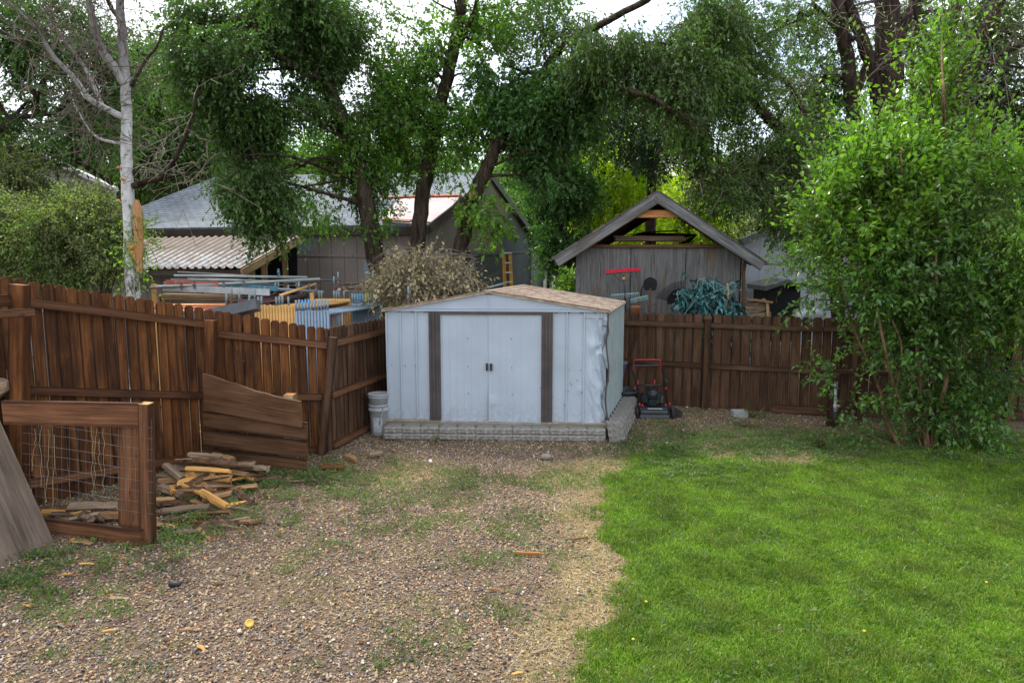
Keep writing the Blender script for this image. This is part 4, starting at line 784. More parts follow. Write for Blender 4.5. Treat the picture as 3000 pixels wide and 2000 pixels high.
# ------------------------------------------------------------ lawn mower
MY = 10.62
mw = thing('lawn_mower', 'black push mower with red handle trim parked beside the shed', 'lawn mower', G(1920, 1218))
blk = plain('mower_black', (.016, .022, .027), .3, .5); M['blk'] = blk; M['red'] = plain('mower_red', (.42, .02, .03), .4, .5); M['rubber'] = plain('rubber', (.03, .03, .032), .8, .2); M['steel'] = plain('bare_steel', (.4, .4, .42), .35, .5, .8)
cx = PX(1917, MY, 0); dk = Vector((.03, 1, 0)).normalized(); rx = Vector((1, -.03, 0)).normalized()
def ml(x, y, z): return cx + rx * x + dk * y + Vector((0, 0, z))
mb = MB(); w = .265
def deckring(y, ww, z0, z1, bev): return [ml(-ww, y, z0), ml(-ww, y, z1 - bev), ml(-ww + bev, y, z1), ml(ww - bev, y, z1), ml(ww, y, z1 - bev), ml(ww, y, z0)]
rings = [deckring(0, .22, .05, .10, .01), deckring(.03, .235, .05, .135, .02), deckring(.10, .25, .05, .17, .03), deckring(.25, .255, .05, .20, .04), deckring(.42, .24, .05, .19, .04), deckring(.52, .18, .05, .15, .03)]
vs = [v for q in rings for v in q]; fs = [(i * 6 + j, i * 6 + j + 1, i * 6 + 7 + j, i * 6 + 6 + j) for i in range(5) for j in range(5)] + [(0, 1, 2, 3, 4, 5), tuple(range(30, 36))[::-1]] + [(i * 6 + 5, i * 6, i * 6 + 6, i * 6 + 11) for i in range(5)]
mb.add(vs, fs); mb.board(ml(-.23, -.01, .045), ml(.23, -.01, .045), .05, .03, (0, .3, 1)); obj('deck', mb, 'blk', mw)
mb = MB(); mb.board(ml(-.10, .048, .158), ml(.13, .048, .158), .016, .004, (0, .6, .6)); obj('deck_sticker', mb, 'white_plastic', mw)
mb = MB(); [mb.lathe(ml(x, -.03, .075), [(.009, 0), (.006, .006)], 8, 0, (0, -1, 0)) for x in (-.19, -.02, .15)]; obj('bolts', mb, 'steel', mw)
for x, y, rr_, n in ((-.275, .03, .095, 0), (.285, .03, .095, 1), (-.24, .44, .085, 2), (.29, .42, .085, 3)):
    a = rx * (1 if x > 0 else -1); mb = MB(); mb.lathe(ml(x, y, rr_) - a * .02, [(rr_ * .7, 0), (rr_ * .96, .002), (rr_, .010), (rr_, .032), (rr_ * .96, .040), (rr_ * .7, .042)], 24, 0, a); wh = obj('wheel', mb, 'rubber', mw, False)
    mb = MB(); mb.lathe(ml(x, y, rr_) - a * .018, [(.0, 0), (rr_ * .68, 0), (rr_ * .72, .044), (rr_ * .62, .046), (rr_ * .2, .038), (rr_ * .1, .05)], 20, 0, a); obj('hub', mb, 'red', wh)
mb = MB(); mb.lathe(ml(.0, .24, .19), [(.13, 0), (.13, .03), (.10, .05), (.10, .10), (.12, .11), (.125, .17), (.12, .20), (.085, .22), (.08, .245), (.05, .25)], 20)
mb.box(ml(-.12, .23, .30), .10, .13, .13, .1); mb.lathe(ml(-.13, .20, .36), [(.03, 0), (.03, .035), (.026, .04)], 12); mb.box(ml(.10, .20, .33), .07, .16, .10, -.1); mb.box(ml(0, .15, .26), .14, .06, .06)
obj('engine', mb, 'blk', mw)
mb = MB(); [mb.box(ml(.135, .22, .24 + k * .014), .05, .10, .005) for k in range(7)]; obj('cooling_fins', mb, 'steel', mw)
mb = MB(); mb.lathe(ml(.07, .14, .235), [(.012, 0), (.014, .02), (.008, .028)], 10); obj('oil_cap', mb, plain('yellow_cap', (.7, .5, .03), .4), mw)
hb = [P(1881, 1186, MY + .02), P(1867, 1132, MY - .16), P(1849, 1080, MY - .34), P(1850, 1073, MY - .36), P(1856, 1071, MY - .365), P(1930, 1070, MY - .365), P(1936, 1073, MY - .36), P(1940, 1082, MY - .33), P(1948, 1132, MY - .16), P(1955, 1188, MY + .02)]
mb = MB(); mb.tube(hb, .0125, 8); obj('handle', mb, 'blk', mw, True)
mb = MB(); mb.tube([P(1869, 1128, MY - .17), P(1946, 1128, MY - .17)], .0115, 8); mb.board(P(1864, 1130, MY - .16), P(1864, 1131, MY - .16), .01, .01); obj('crossbar', mb, 'blk', mw, True)
mb = MB(); mb.tube(smoothpath([P(1857, 1090, MY - .33), P(1856, 1062, MY - .39), P(1861, 1054, MY - .42), P(1895, 1053.5, MY - .42), P(1929, 1054, MY - .42), P(1935, 1062, MY - .39), P(1935, 1090, MY - .33)], 4), .0085, 6); obj('bail_bar', mb, 'red', mw, True)
mb = MB(); [mb.blob(P(px, py, MY - .15), (.018, .018, .026), .1, 1) for px, py in ((1861, 1137), (1951, 1137))]; [mb.blob(P(px, py, MY - .0), (.022, .02, .024), .1, 1) for px, py in ((1874, 1184), (1882, 1187), (1951, 1186), (1963, 1183))]; obj('knobs', mb, 'red', mw)
mb = MB(); mb.tube([P(1869, 1127, MY), P(1869, 1112, MY + .1)], .008, 6); mb.tube([P(1918, 1124, MY), P(1918, 1112, MY + .1)], .009, 6); obj('red_clips', mb, 'red', mw)
mb = MB(); c = ml(.37, .20, .10); mb.slab([c + Vector(q) for q in ((-.06, -.10, .06), (.08, -.14, .0), (.08, .08, .0), (-.06, .12, .06))], .02, n=(0, 0, 1)); mb.slab([c + Vector(q) for q in ((-.06, -.11, -.07), (.075, -.15, -.09), (.08, -.14, -.01), (-.06, -.10, .05))], .015, n=(0, -1, 0)); obj('discharge_chute', mb, 'rubber', mw)
mb = MB(); mb.tube([P(1906, 1138, MY), P(1930, 1120, MY - .15), P(1947, 1110, MY - .2)], .003, 4); mb.board(P(1944, 1110, MY - .2), P(1955, 1118, MY - .2), .035, .02, (0, .4, 1)); obj('throttle_cable', mb, 'rubber', mw)
# pots beside the shed
pp = plain('purple_pot', (.12, .11, .17), .5, .4); bp_ = plain('black_pot', (.025, .028, .032), .5, .4)
c = PX(1808, 11.55, .38); mb = MB(); mb.lathe(c, [(.10, 0), (.11, .12), (.13, .28), (.165, .36), (.175, .37), (.175, .40), (.16, .40), (.15, .34)], 24); tag(obj('flower_pot', mb, pp, smooth=True, origin=c), 'tall dusky purple pot showing past the back corner of the shed', 'flower pot')
c = PX(1822, 11.50, 0); c2 = PX(1812, 11.52, 0); mb = MB(); mb.lathe(c2, [(.16, 0), (.17, .37), (.15, .375)], 20); tag(obj('flower_pot', mb, bp_, smooth=True, origin=c2), 'upturned dark pot holding the purple one beside the shed', 'flower pot')
c = PX(1832, 11.28, .0); mb = MB(); mb.lathe(c, [(.15, 0), (.20, .20), (.21, .29), (.225, .30), (.225, .345), (.205, .345), (.19, .28), (.02, .27)], 28); tag(obj('planter_tub', mb, bp_, smooth=True, origin=c), 'wide black round tub behind the left handle of the mower', 'tub')
# irrigation riser and stake
c = G(2448, 1252); st = PX(2437, c.y + .10, 0); mb = MB(); mb.board(st, st + Vector((0, 0, .80)), .145, .09, (1, 0, 0)); tag(obj('wooden_stake', mb, 'fence_grey', origin=st), 'short brown stub post behind the white pipe riser', 'post')
pv = thing('pipe_riser', 'slim white plastic pipe riser with fittings standing near the shrub', 'pipe', c); YY = c.y
mb = MB(); mb.tube([PX(2444, YY, 0), PX(2447, YY, .30), PX(2448, YY, .62)], .020, 10); mb.tube([PX(2448, YY, .60), PX(2449, YY, .70)], .027, 10); mb.tube([PX(2447, YY, .28), PX(2447, YY, .36)], .028, 10); mb.tube([PX(2450, YY, .31), PX(2458, YY, .33)], .016, 8); obj('pipe', mb, 'white_plastic', pv, True)
mb = MB(); mb.tube([PX(2448, YY, .70), PX(2450, YY, .82)], .016, 8); mb.tube([PX(2444, YY, 0), PX(2445, YY, .25)], .024, 10); obj('coupling', mb, bp_, pv, True)
mb = MB(); mb.blob(PX(2456, YY - .03, .34), (.03, .02, .02), .1, 1); obj('valve_tap', mb, plain('pink_tap', (.5, .25, .3), .5), pv)
mb = MB(); mb.tube(smoothpath([PX(2465, 10.3, .02), PX(2540, 10.4, .035), PX(2620, 10.45, .02)], 5), .009, 6); tag(obj('drip_hose', mb, bp_, origin=PX(2500, 10.3, 0)), 'thin black drip hose lying along the foot of the back fence', 'hose')
# a sprig growing out of the blocks
def sprig(px, py, h, n, leaf, mat, label, name='weed_plant', spread=.06, group=None):
    b = G(px, py); r = np.random.default_rng(int(px)); t = r.random(n); a = r.random(n) * 6.28; B = np.stack([b.x + np.cos(a) * spread * t, b.y + np.sin(a) * spread * t, t * h + .01], 1)
    D = np.stack([np.cos(a), np.sin(a), .1 + .5 * r.random(n)], 1); L = leaf * (.6 + .6 * r.random(n)); V, FQ = leaves(B, D, L, L * .7, .3, r); o0 = thing(name, label, 'plant', b, group)
    npmesh('foliage', V, FQ, [mat], o0); V, FQ = sticks(np.repeat(np.array([[b.x, b.y, 0]]), n, 0), B, .0025, .0015); npmesh('stem', V, FQ, ['twig'], o0)
sprig(1276, 1302, .22, 22, .055, 'leaf_weed', 'small green sprig growing against the block wall below the left jamb')
sprig(2205, 1225, .15, 40, .05, 'leaf_weed', 'low green weed at the right side of the lone paver', spread=.14)
sprig(2180, 1250, .08, 60, .045, 'leaf_weed', 'flat leafy weed on gravel in front of the lone paver', spread=.2)
sprig(2200, 1200, .28, 40, .035, 'leaf_grey', 'grey green tuft standing against the fence behind the paver', spread=.12)
sprig(2440, 1250, .35, 60, .07, 'leaf_shrub', 'leafy weed climbing round the foot of the pipe riser', spread=.2)
sprig(2405, 1318, .2, 90, .06, 'leaf_weed', 'bushy weed tuft at the top edge of the lawn', spread=.12)
#@@YARD
# ------------------------------------------------------------ buildings beyond the fence
def onplane(px, py, p0, n, off=0.0):
    d = Vector(ray(px, py)); o = Vector((0, 0, CAM_H)); n = Vector(n).normalized(); return o + d * ((Vector(p0) + n * off - o).dot(n) / d.dot(n))
def poly(pxs, p0, n, off, th, mats, name, parent, label=None):
    """a flat thing lying on the plane (p0, n), outlined by photo columns and rows"""
    n = Vector(n).normalized(); pts = [onplane(a, b, p0, n, off) for a, b in pxs]; q = (pts[1] - pts[0]).cross(pts[2] - pts[1])
    if q.dot(n) < 0: pts = pts[::-1]
    mb = MB(); mb.slab(pts, th, n=n); return obj(name, mb, mats, parent, label=label)
def brickmat(name, c1, c2, mortar, w, h, ms=.012, rough=.85, bumpd=.01, var=.25):
    m = Mat(name, rough, .2); b = m.n('ShaderNodeTexBrick'); bc = m.attr('bc'); m.l(bc, b.inputs['Vector']); b.inputs['Color1'].default_value = (*c1, 1); b.inputs['Color2'].default_value = (*c2, 1)
    b.inputs['Mortar'].default_value = (*mortar, 1); b.inputs['Scale'].default_value = 1; b.inputs['Brick Width'].default_value = w; b.inputs['Row Height'].default_value = h; b.inputs['Mortar Size'].default_value = ms; b.inputs['Mortar Smooth'].default_value = .3
    c = m.mix(1.0, b.outputs['Color'], m.ramp(m.noise(m.pos(), 1.1, 5, .65), [(.3, 1 - var), (.7, 1 + var)]), 'MULTIPLY'); m.col(c); m.bump(b.outputs['Fac'], -bumpd, .6); return m.m
M['shingle'] = brickmat('shingle_blue', (.145, .17, .195), (.20, .225, .245), (.055, .065, .075), .32, .145)
M['shingle_grey'] = brickmat('shingle_grey', (.27, .265, .27), (.33, .325, .33), (.2, .2, .2), .35, .16)
def sidingmat(name, col, groove, step, var=.15, axis=1):
    m = Mat(name, .85, .15); s = m.n('ShaderNodeSeparateXYZ'); m.l(m.pos() if axis == 2 else m.attr('bc'), s.inputs[0]); v = s.outputs[2 if axis == 2 else 0]
    fr = m.math('FRACT', m.math('DIVIDE', v, step)); g = m.ramp(fr, [(0, 1), (.06, 0), (.94, 0), (1, 1)])
    c = m.mix(1.0, col, m.ramp(m.noise(m.pos(), .9, 5, .6), [(.3, 1 - var), (.7, 1 + var)]), 'MULTIPLY'); c = m.mix(m.math('MULTIPLY', g, .8), c, groove); m.col(c); return m.m
M['tan_wall'] = sidingmat('tan_siding', (.27, .235, .215), (.12, .10, .09), .40)
M['beige_wall'] = sidingmat('beige_siding', (.20, .18, .15), (.085, .075, .06), .20)
M['dark_wall'] = sidingmat('dark_painted_siding', (.085, .10, .11), (.04, .045, .05), .20)
M['pale_wall'] = sidingmat('pale_siding', (.34, .37, .39), (.26, .28, .3), .40); M['lap'] = sidingmat('lap_siding', (.30, .265, .24), (.13, .11, .10), .22, .1, 2); M['lap_blue'] = sidingmat('lap_siding_blue', (.40, .44, .5), (.2, .23, .28), .16, .1, 2)
M['fascia'] = plain('fascia', (.06, .05, .04), .85, .15, 0, .4, 3); M['white_trim'] = plain('white_trim', (.62, .62, .60), .6, .3, 0, .1); M['greytrim'] = plain('grey_trim', (.12, .125, .13), .8, .2)
M['dark_glass'] = Mat('dark_glass', .08, .6, 0, (.05, .07, .09)).m; M['black'] = plain('black_board', (.012, .013, .015), .7, .2)
bn = thing('barn', 'long low barn with blue grey shingle roof and beige gable end behind the leaning trunks', 'barn', P(1250, 980, 18.2))
E0, E1, R0, R1 = P(245, 671, 21.6), P(1258, 657, 18.0), P(640, 514, 24.5), P(1440, 505, 23.6); E2 = P(1574, 690, 29.0)
nf = (E1 - E0).cross(R1 - E0).normalized(); nf = nf if nf.y < 0 else -nf
mb = MB(); mb.slab([E0, E1, R1, R0], .10, n=nf); obj('roof', mb, 'shingle', bn, label='blue grey front roof slope')
nb = (R1 - E2).cross(R0 - R1).normalized(); nb = nb if nb.z > 0 else -nb; mb = MB(); mb.slab([R1, E2, E2 + (R0 - R1), R0], .10, n=nb); obj('roof', mb, 'shingle', bn)
mb = MB(); lo = Vector((0, 0, -.16)); mb.board(E0 + lo, E1 + lo, .2, .04); obj('fascia', mb, 'fascia', bn)
mb = MB(); dn = Vector((0, 0, -.13)); mb.board(E1 + dn, R1 + dn, .2, .05); obj('barge_board', mb, 'fascia', bn); mb = MB(); mb.board(R1 + dn, E2 + dn, .22, .05); obj('barge_board', mb, 'greytrim', bn)
ed = (E1 - E0).normalized(); hd = Vector((ed.x, ed.y, 0)).normalized(); inn = Vector((-hd.y, hd.x, 0)); F1 = P(1247, 662, 18.3); gd = Vector((E2.x - E1.x, E2.y - E1.y, 0)).normalized()
gn = Vector((gd.y, -gd.x, 0)); gp0 = F1 + gd * .1; fn_ = -inn; fp0 = F1
poly([(245, 668), (1248, 664), (1248, 985), (245, 940)], fp0, fn_, 0, .1, 'tan_wall', 'front_wall', bn)
tp = [onplane(1249, 664, gp0, gn), onplane(1440, 516, gp0, gn), onplane(1556, 674, gp0, gn)]
mb = MB(); b0, b1 = tp[0].copy(), tp[2].copy(); b0.z = b1.z = 0; mb.slab([b0, b1, tp[2], tp[1], tp[0]], .1, n=gn); obj('gable_wall', mb, 'beige_wall', bn)
poly([(1493, 618), (1555, 676), (1555, 870), (1396, 880), (1396, 742), (1471, 734), (1474, 689), (1488, 684), (1489, 629)], gp0, gn, .012, .01, 'dark_wall', 'painted_patch', bn, 'slate grey painted part of the gable')
for k in range(9): px = 1404 + k * 7.6; poly([(px, 737), (px + 2, 737), (px + 1, 737 - random.choice((8, 14, 22, 30, 12, 40)))], gp0, gn, .012, .01, 'dark_wall', 'paint_run', bn)
poly([(1385, 742), (1555, 733), (1555, 739), (1385, 749)], gp0, gn, .04, .03, 'greytrim', 'trim_board', bn); poly([(845, 744), (1247, 750), (1247, 756), (845, 750)], fp0, fn_, .03, .03, 'tan_wall', 'trim_board', bn)
M['smudge'] = plain('blue_smudge', (.25, .29, .32), .85, .15, 0, .25, 1.2)
poly([(858, 692), (930, 690), (918, 735), (860, 738)], fp0, fn_, .006, .005, 'smudge', 'paint_patch', bn); poly([(1064, 760), (1090, 765), (1094, 830), (1070, 850)], fp0, fn_, .006, .005, 'smudge', 'paint_patch', bn)
M['tarp'] = plain('pink_tarp', (.40, .30, .29), .55, .3, 0, .2, 2, .05); M['red_edge'] = plain('red_edge', (.30, .09, .05), .7, .2)
poly([(1117, 640), (1140, 612), (1171, 584), (1222, 575), (1353, 570), (1324, 602), (1262, 650), (1203, 643)], E0, nf, .05, .04, 'tarp', 'roof_tarp', bn, 'faded pink tarp over the roof corner')
poly([(1095, 574), (1350, 568), (1354, 572), (1095, 578)], E0, nf, .10, .04, 'red_edge', 'flashing', bn); poly([(1116, 636), (1165, 640), (1203, 643), (1200, 648), (1116, 643)], E0, nf, .10, .04, 'red_edge', 'flashing', bn)
mb = MB(); q = [onplane(1262, 651, gp0, gn, .15), onplane(1352, 573, gp0, gn, .15), onplane(1346, 590, gp0, gn, .15), onplane(1330, 598, gp0, gn, .15), onplane(1300, 632, gp0, gn, .15), onplane(1270, 662, gp0, gn, .15)]; mb.slab(q, .02, n=gn); obj('tarp_flap', mb, 'red_edge', bn)
# side lean to beside the gable
lt = thing('lean_to', 'narrow pale lean to on the far side of the barn gable', 'lean-to', P(1575, 860, 28.8)); W0 = P(1558, 700, 28.7)
poly([(1557, 690), (1592, 760), (1592, 850), (1557, 850)], W0, (0, -1, 0), 0, .1, 'pale_wall', 'wall', lt); poly([(1555, 688), (1560, 686), (1600, 756), (1595, 764)], W0, (0, -1, 0), .15, .12, 'greytrim', 'barge_board', lt)
poly([(1586, 795), (1592, 795), (1592, 850), (1586, 850)], W0, (0, -1, 0), .15, .1, 'greytrim', 'downpipe', lt)
# corrugated lean to
cl = thing('corrugated_shelter', 'open shelter with rusty white corrugated roof covered in dead leaves by the barn wall', 'shelter', P(700, 900, 16))
TL, TR, BRc, BLc = P(250, 702, 21.0), P(876, 690, 18.6), P(705, 784, 15.3), P(60, 790, 16.6)
m = Mat('corrugated_roof', .55, .4); ps = m.pos(); n = m.noise(ps, 1.7, 6, .7); s = m.n('ShaderNodeSeparateXYZ'); m.l(m.attr('bc'), s.inputs[0])
base = m.mix(m.ramp(m.noise(ps, 5, 5, .7), [(.45, 0), (.62, .9)]), (.40, .41, .42), (.17, .105, .07)); deb = m.mix(m.noise(ps, 50, 4, .7), (.075, .045, .028), (.24, .175, .12))
vl = m.math('MULTIPLY', m.math('ADD', m.math('SINE', m.math('MULTIPLY', s.outputs[0], -23.562)), 1.0), .14)
c = m.mix(m.ramp(m.math('ADD', m.math('ADD', m.math('MULTIPLY', n, .6), m.math('MULTIPLY', s.outputs[2], .34)), vl), [(.41, 0), (.54, 1)]), base, deb); m.col(c); M['corr'] = m.m
mb = MB(); N = 150; vs, fs, bc = [], [], []; nn_ = (TR - TL).cross(BLc - TL).normalized(); nn_ = nn_ if nn_.z > 0 else -nn_
for k in range(N + 1):
    t = k / N; h = .05 * max(-.2, math.sin(t * 30 * 2 * math.pi))
    for a, b, q in ((TL, TR, 1), (BLc, BRc, 0)):
        for dz in (0, -.012): vs.append(a.lerp(b, t) + nn_ * (h + dz)); bc.append((t * 8, 0, q))
for k in range(N): a = k * 4; fs += [(a, a + 2, a + 6, a + 4), (a + 1, a + 5, a + 7, a + 3), (a + 2, a + 3, a + 7, a + 6), (a, a + 4, a + 5, a + 1)]
mb.add(vs, fs, bc, rnd=0.0); obj('roof', mb, 'corr', cl)
mb = MB(); mb.board(TR + Vector((.02, 0, -.12)), BRc + Vector((.02, 0, -.12)), .18, .05); obj('rafter', mb, 'pale_wood', cl); mb = MB(); mb.board(BLc + Vector((0, .1, -.1)), BRc + Vector((0, .1, -.1)), .12, .05); obj('beam', mb, 'fascia', cl)
for px, Y, z in ((750, 15.9, 2.35), (786, 16.6, 2.55), (846, 18.0, 2.95), (600, 15.6, 2.25), (330, 16.0, 2.2)):
    q = PX(px, Y, 0); mb = MB(); mb.board(q, q + Vector((0, 0, z - .05)), .12, .12, (1, 0, 0)); obj('post', mb, 'pale_wood' if px > 700 else 'fascia', cl)
mb = MB(); mb.slab([PX(60, 17.6, 0), PX(640, 16.8, 0), PX(640, 16.8, 2.3), PX(60, 17.6, 2.3)], .08, n=(0, -1, 0)); obj('back_wall', mb, 'tan_wall', cl)
mb = MB(); mb.slab([PX(640, 18.2, 0), PX(870, 18.3, 0), PX(870, 18.3, 2.8), PX(640, 18.2, 2.8)], .05, n=(0, -1, 0)); obj('shade_panel', mb, 'black', cl)  # black panel standing in for the shade inside the open shelter
mb = MB(); mb.board(PX(120, 13.2, .75), PX(660, 13.0, .75), 1.5, .18); tag(obj('low_wall', mb, plain('concrete_wall', (.14, .12, .10), .9, .1, 0, .3, 2), origin=PX(300, 13.2, 0)), 'low dark concrete wall behind the white barked trunk', 'wall', None, 'thing')
# small weathered shed with open gable
ws = thing('wooden_shed', 'small silvery plywood shed with open gable peak behind the back fence', 'shed', P(1930, 1150, 13.2)); WY = 13.2; dd = Vector((.26, .965, 0))
A = P(1688, 724, WY); B = P(2172, 724, WY); zt = A.z; mb = MB()
for k in range(3):
    a = A.lerp(B, k / 3); b = A.lerp(B, (k + 1) / 3 - .002); mb.slab([Vector((a.x, a.y, 0)), Vector((b.x, b.y, 0)), Vector((b.x, b.y, zt)), Vector((a.x, a.y, zt))], .02, n=(0, -1, 0))
m = Mat('plywood_weathered', .85, .15); bc = m.attr('bc'); g = m.noise(m.map(bc, (5.5, 1.1, 1)), 1, 5, .55, 1.6); 
c = m.ramp(m.noise(m.map(bc, (16, 1.0, 1)), 1, 8, .72, 1.2), [(.28, (.045, .042, .040)), (.45, (.125, .120, .115)), (.6, (.185, .18, .172)), (.75, (.26, .25, .24))]); c = m.mix(.6, c, m.ramp(m.noise(m.map(bc, (70, 3, 1)), 1, 5, .7), [(.3, .5), (.7, 1.35)]), 'MULTIPLY')
c = m.mix(m.ramp(m.noise(m.map(bc, (3.5, .8, 1), (4, 1, 0)), 1, 3), [(.58, 0), (.72, .75)]), c, (.15, .09, .045)); m.col(c); m.bump(g, .01, .6); M['ply_w'] = m.m
obj('front_wall', mb, 'ply_w', ws)
for k in (1, 2):
    a = A.lerp(B, k / 3 - .001); mb = MB(); mb.board(Vector((a.x, a.y - .002, 0)), Vector((a.x, a.y - .002, zt)), .014, .006, (1, 0, 0)); obj('seam', mb, 'black', ws)
mb = MB(); mb.board(A + Vector((0, -.02, .02)), B + Vector((0, -.02, .02)), .06, .06); obj('top_plate', mb, 'pen_old', ws)
mb = MB(); mb.slab([Vector((A.x + .04, A.y, 0)), Vector((A.x + .04, A.y, zt)), A + dd * 2.5 + Vector((.04, 0, 0)), Vector((A.x + .04 + dd.x * 2.5, A.y + dd.y * 2.5, 0))], .03, n=(-1, .25, 0)); obj('side_wall', mb, 'grey_ply', ws)
mb = MB(); mb.slab([Vector((B.x + .05, B.y, 0)), Vector((B.x + .05, B.y, zt)), B + dd * 2.5 + Vector((.05, 0, 0)), Vector((B.x + .05 + dd.x * 2.5, B.y + dd.y * 2.5, 0))], .03, n=(1, -.25, 0)); obj('side_wall', mb, 'grey_ply', ws)
mb = MB(); q = A + dd * 2.5; e = B + dd * 2.5; mb.slab([Vector((q.x, q.y, 0)), Vector((e.x, e.y, 0)), Vector((e.x, e.y, zt)), Vector((q.x, q.y, zt))], .03, n=(0, -1, 0)); obj('rear_wall', mb, 'grey_ply', ws)
mb = MB(); mb.board(Vector((B.x + .09, B.y - .01, 0)), Vector((B.x + .07, B.y - .01, zt - .03)), .05, .05, (1, 0, 0), segs=12, warp=.012); obj('corner_board', mb, 'pen_old', ws)
BY = WY - .28; ap = P(1928, 562, BY); el = P(1622, 757, BY); er = P(2243, 768, BY)
for e, lab in ((el, 'left'), (er, 'right')):
    d = (e - ap).normalized(); up = Vector((-d.z * (1 if d.x > 0 else -1), 0, abs(d.x))); mb = MB(); c0 = ap - up * .09; c1 = e - up * .09; mb.board(c0 - d * .0 + Vector((0, .0 if lab == 'left' else -.004, 0)), c1, .185, .04, up, segs=3); obj('barge_board', mb, 'grey_wood', ws)
    mb = MB(); o_ = Vector((0, .02, 0)); far = dd * 2.9
    mb.slab([ap + up * .035 + o_, e + up * .03 + o_ + d * .08, e + up * .03 + o_ + d * .08 + far, ap + up * .035 + o_ + far], .05, n=up); obj('roof', mb, brickmat('old_roof_' + lab, (.07, .06, .052), (.14, .12, .10), (.03, .025, .022), .3, .12, .01, .9, .02, .5), ws)
    mb = MB()
    for k in range(4):
        o = o_ + dd * (.25 + k * .85); mb.board(ap - up * .075 + o, e - up * .075 + o, .09, .04, up)
    obj('rafters', mb, 'rail_dark', ws)
    mb = MB(); mb.board(e - up * .02 + o_ - d * .05, e - up * .02 + o_ - d * .05 + far, .10, .02, up); obj('eave_board', mb, 'cedar', ws)
mb = MB(); mb.board(P(1853, 627, BY + .06), P(2007, 627, BY + .06), .145, .04); obj('collar_beam', mb, 'cedar', ws)
mb = MB(); mb.slab([A + Vector((0, .05, .02)), B + Vector((0, .05, .02)), B + dd * 2.4 + Vector((0, 0, .02)), A + dd * 2.4 + Vector((0, 0, .02))], .04, n=(0, 0, 1)); obj('loft_floor', mb, 'rail_dark', ws)
sb = thing('board_stack', 'pile of thin boards stored flat in the open gable of the small shed', 'boards', P(1900, 705, 13.6))
for k in range(6): mb = MB(); q = random.uniform(-.05, .05); mb.board(P(1796, 706 - k * 2.6, 13.6) + Vector((q, 0, 0)), P(2000, 706 - k * 2.4, 13.6) + Vector((q, 0, 0)), .014, .5, (0, 0, 1)); obj('plank', mb, 'lath' if k % 2 else 'pen_old', sb)
mb = MB(); mb.slab([P(1848, 690, 13.7), P(2000, 696, 13.5), P(2042, 686, 13.9), P(1990, 683, 14.6), P(1870, 682, 14.5)], .02, n=(0, 0, 1)); mb.slab([P(1990, 712, 13.6), P(2040, 688, 13.9), P(2020, 708, 14)], .02, n=(0, -.5, 1)); obj('black_sheet', mb, 'black', sb)
mb = MB(); mb.board(P(1900, 680, 14.2), P(1965, 677, 14.6), .03, .4, (0, 0, 1)); obj('plank', mb, 'rail_dark', sb)
# tools leaning on it
TY = 12.75
t = thing('push_broom', 'push broom with red bristles upturned against the plywood shed', 'broom', PX(1850, TY, 0)); mb = MB(); mb.tube([P(1826, 806, TY), P(1831, 850, TY), PX(1842, TY - .15, 0)], .013, 8); obj('handle', mb, 'blk', t, True)
mb = MB(); mb.board(P(1776, 803, TY), P(1875, 795, TY), .02, .07, (0, 0, 1)); obj('head', mb, 'pen_old', t); mb = MB(); mb.board(P(1774, 796, TY), P(1876, 787.5, TY), .055, .075, (0, 0, 1), segs=20, warp=.004); obj('bristles', mb, plain('red_bristle', (.60, .02, .05), .8, .2, 0, .35, 60), t)
mb = MB(); mb.tube(smoothpath([P(1800, 804, TY), P(1812, 818, TY), P(1828, 826, TY)], 4), .006, 5); mb.tube(smoothpath([P(1853, 801, TY), P(1848, 814, TY), P(1832, 824, TY)], 4), .006, 5); obj('brace', mb, 'blk', t); mb = MB(); mb.tube([P(1827, 811, TY), P(1828, 818, TY)], .022, 8); obj('collar', mb, plain('orange_collar', (.75, .35, .03), .4), t)
t = thing('shovel', 'pointed shovel standing blade up against the plywood shed', 'shovel', PX(1905, TY + .2, 0)); mb = MB(); o = P(1905, 832, TY + .2); mb.prism([(-.10, -.12), (-.13, -.02), (-.12, .06), (-.07, .11), (0, .135), (.07, .11), (.12, .06), (.13, -.02), (.10, -.12)], o, (1, 0, 0), (0, .1, 1), .012); obj('blade', mb, 'black', t)
mb = MB(); mb.tube([P(1905, 844, TY + .18), PX(1904, TY - .1, 0)], .017, 8); obj('handle', mb, 'rail', t, True)
M['teal_rake'] = plain('teal_rake', (.22, .36, .35), .6, .3)
for a, b, lab, hx in (((1790, 864), (1872, 858), 'longer pale teal garden rake head behind the broom handle', 1826), ((1847, 877), (1897, 866), 'shorter pale teal garden rake head beneath the shovel', 1872)):
    t = thing('garden_rake', lab, 'rake', PX(hx, TY, 0)); mb = MB(); mb.board(P(*a, TY), P(*b, TY), .022, .03); obj('head', mb, 'teal_rake', t); mb = MB(); [mb.tube([P(*a, TY).lerp(P(*b, TY), k / 14) + Vector((0, -.01, 0)), P(*a, TY).lerp(P(*b, TY), k / 14) + Vector((0, -.04, -.07))], .004, 4) for k in range(15)]; obj('tines', mb, 'teal_rake', t)
    mb = MB(); mb.tube([P((a[0] + b[0]) / 2, (a[1] + b[1]) / 2, TY), PX(hx, TY - .05, 0)], .014, 6); obj('handle', mb, 'rail', t, True)
t = thing('leaf_rake', 'black fan shaped leaf rake leaning beside the blue green vines', 'rake', PX(2020, TY, 0)); mb = MB(); o = P(2004, 894, TY)
for k in range(22): a = R(93 + k * 3.3); L = .52; mb.tube([o, o + Vector((math.cos(a) * L, 0, math.sin(a) * L * .85)), o + Vector((math.cos(a) * L * 1.07, -.05, math.sin(a) * L * .88))], .006, 4)
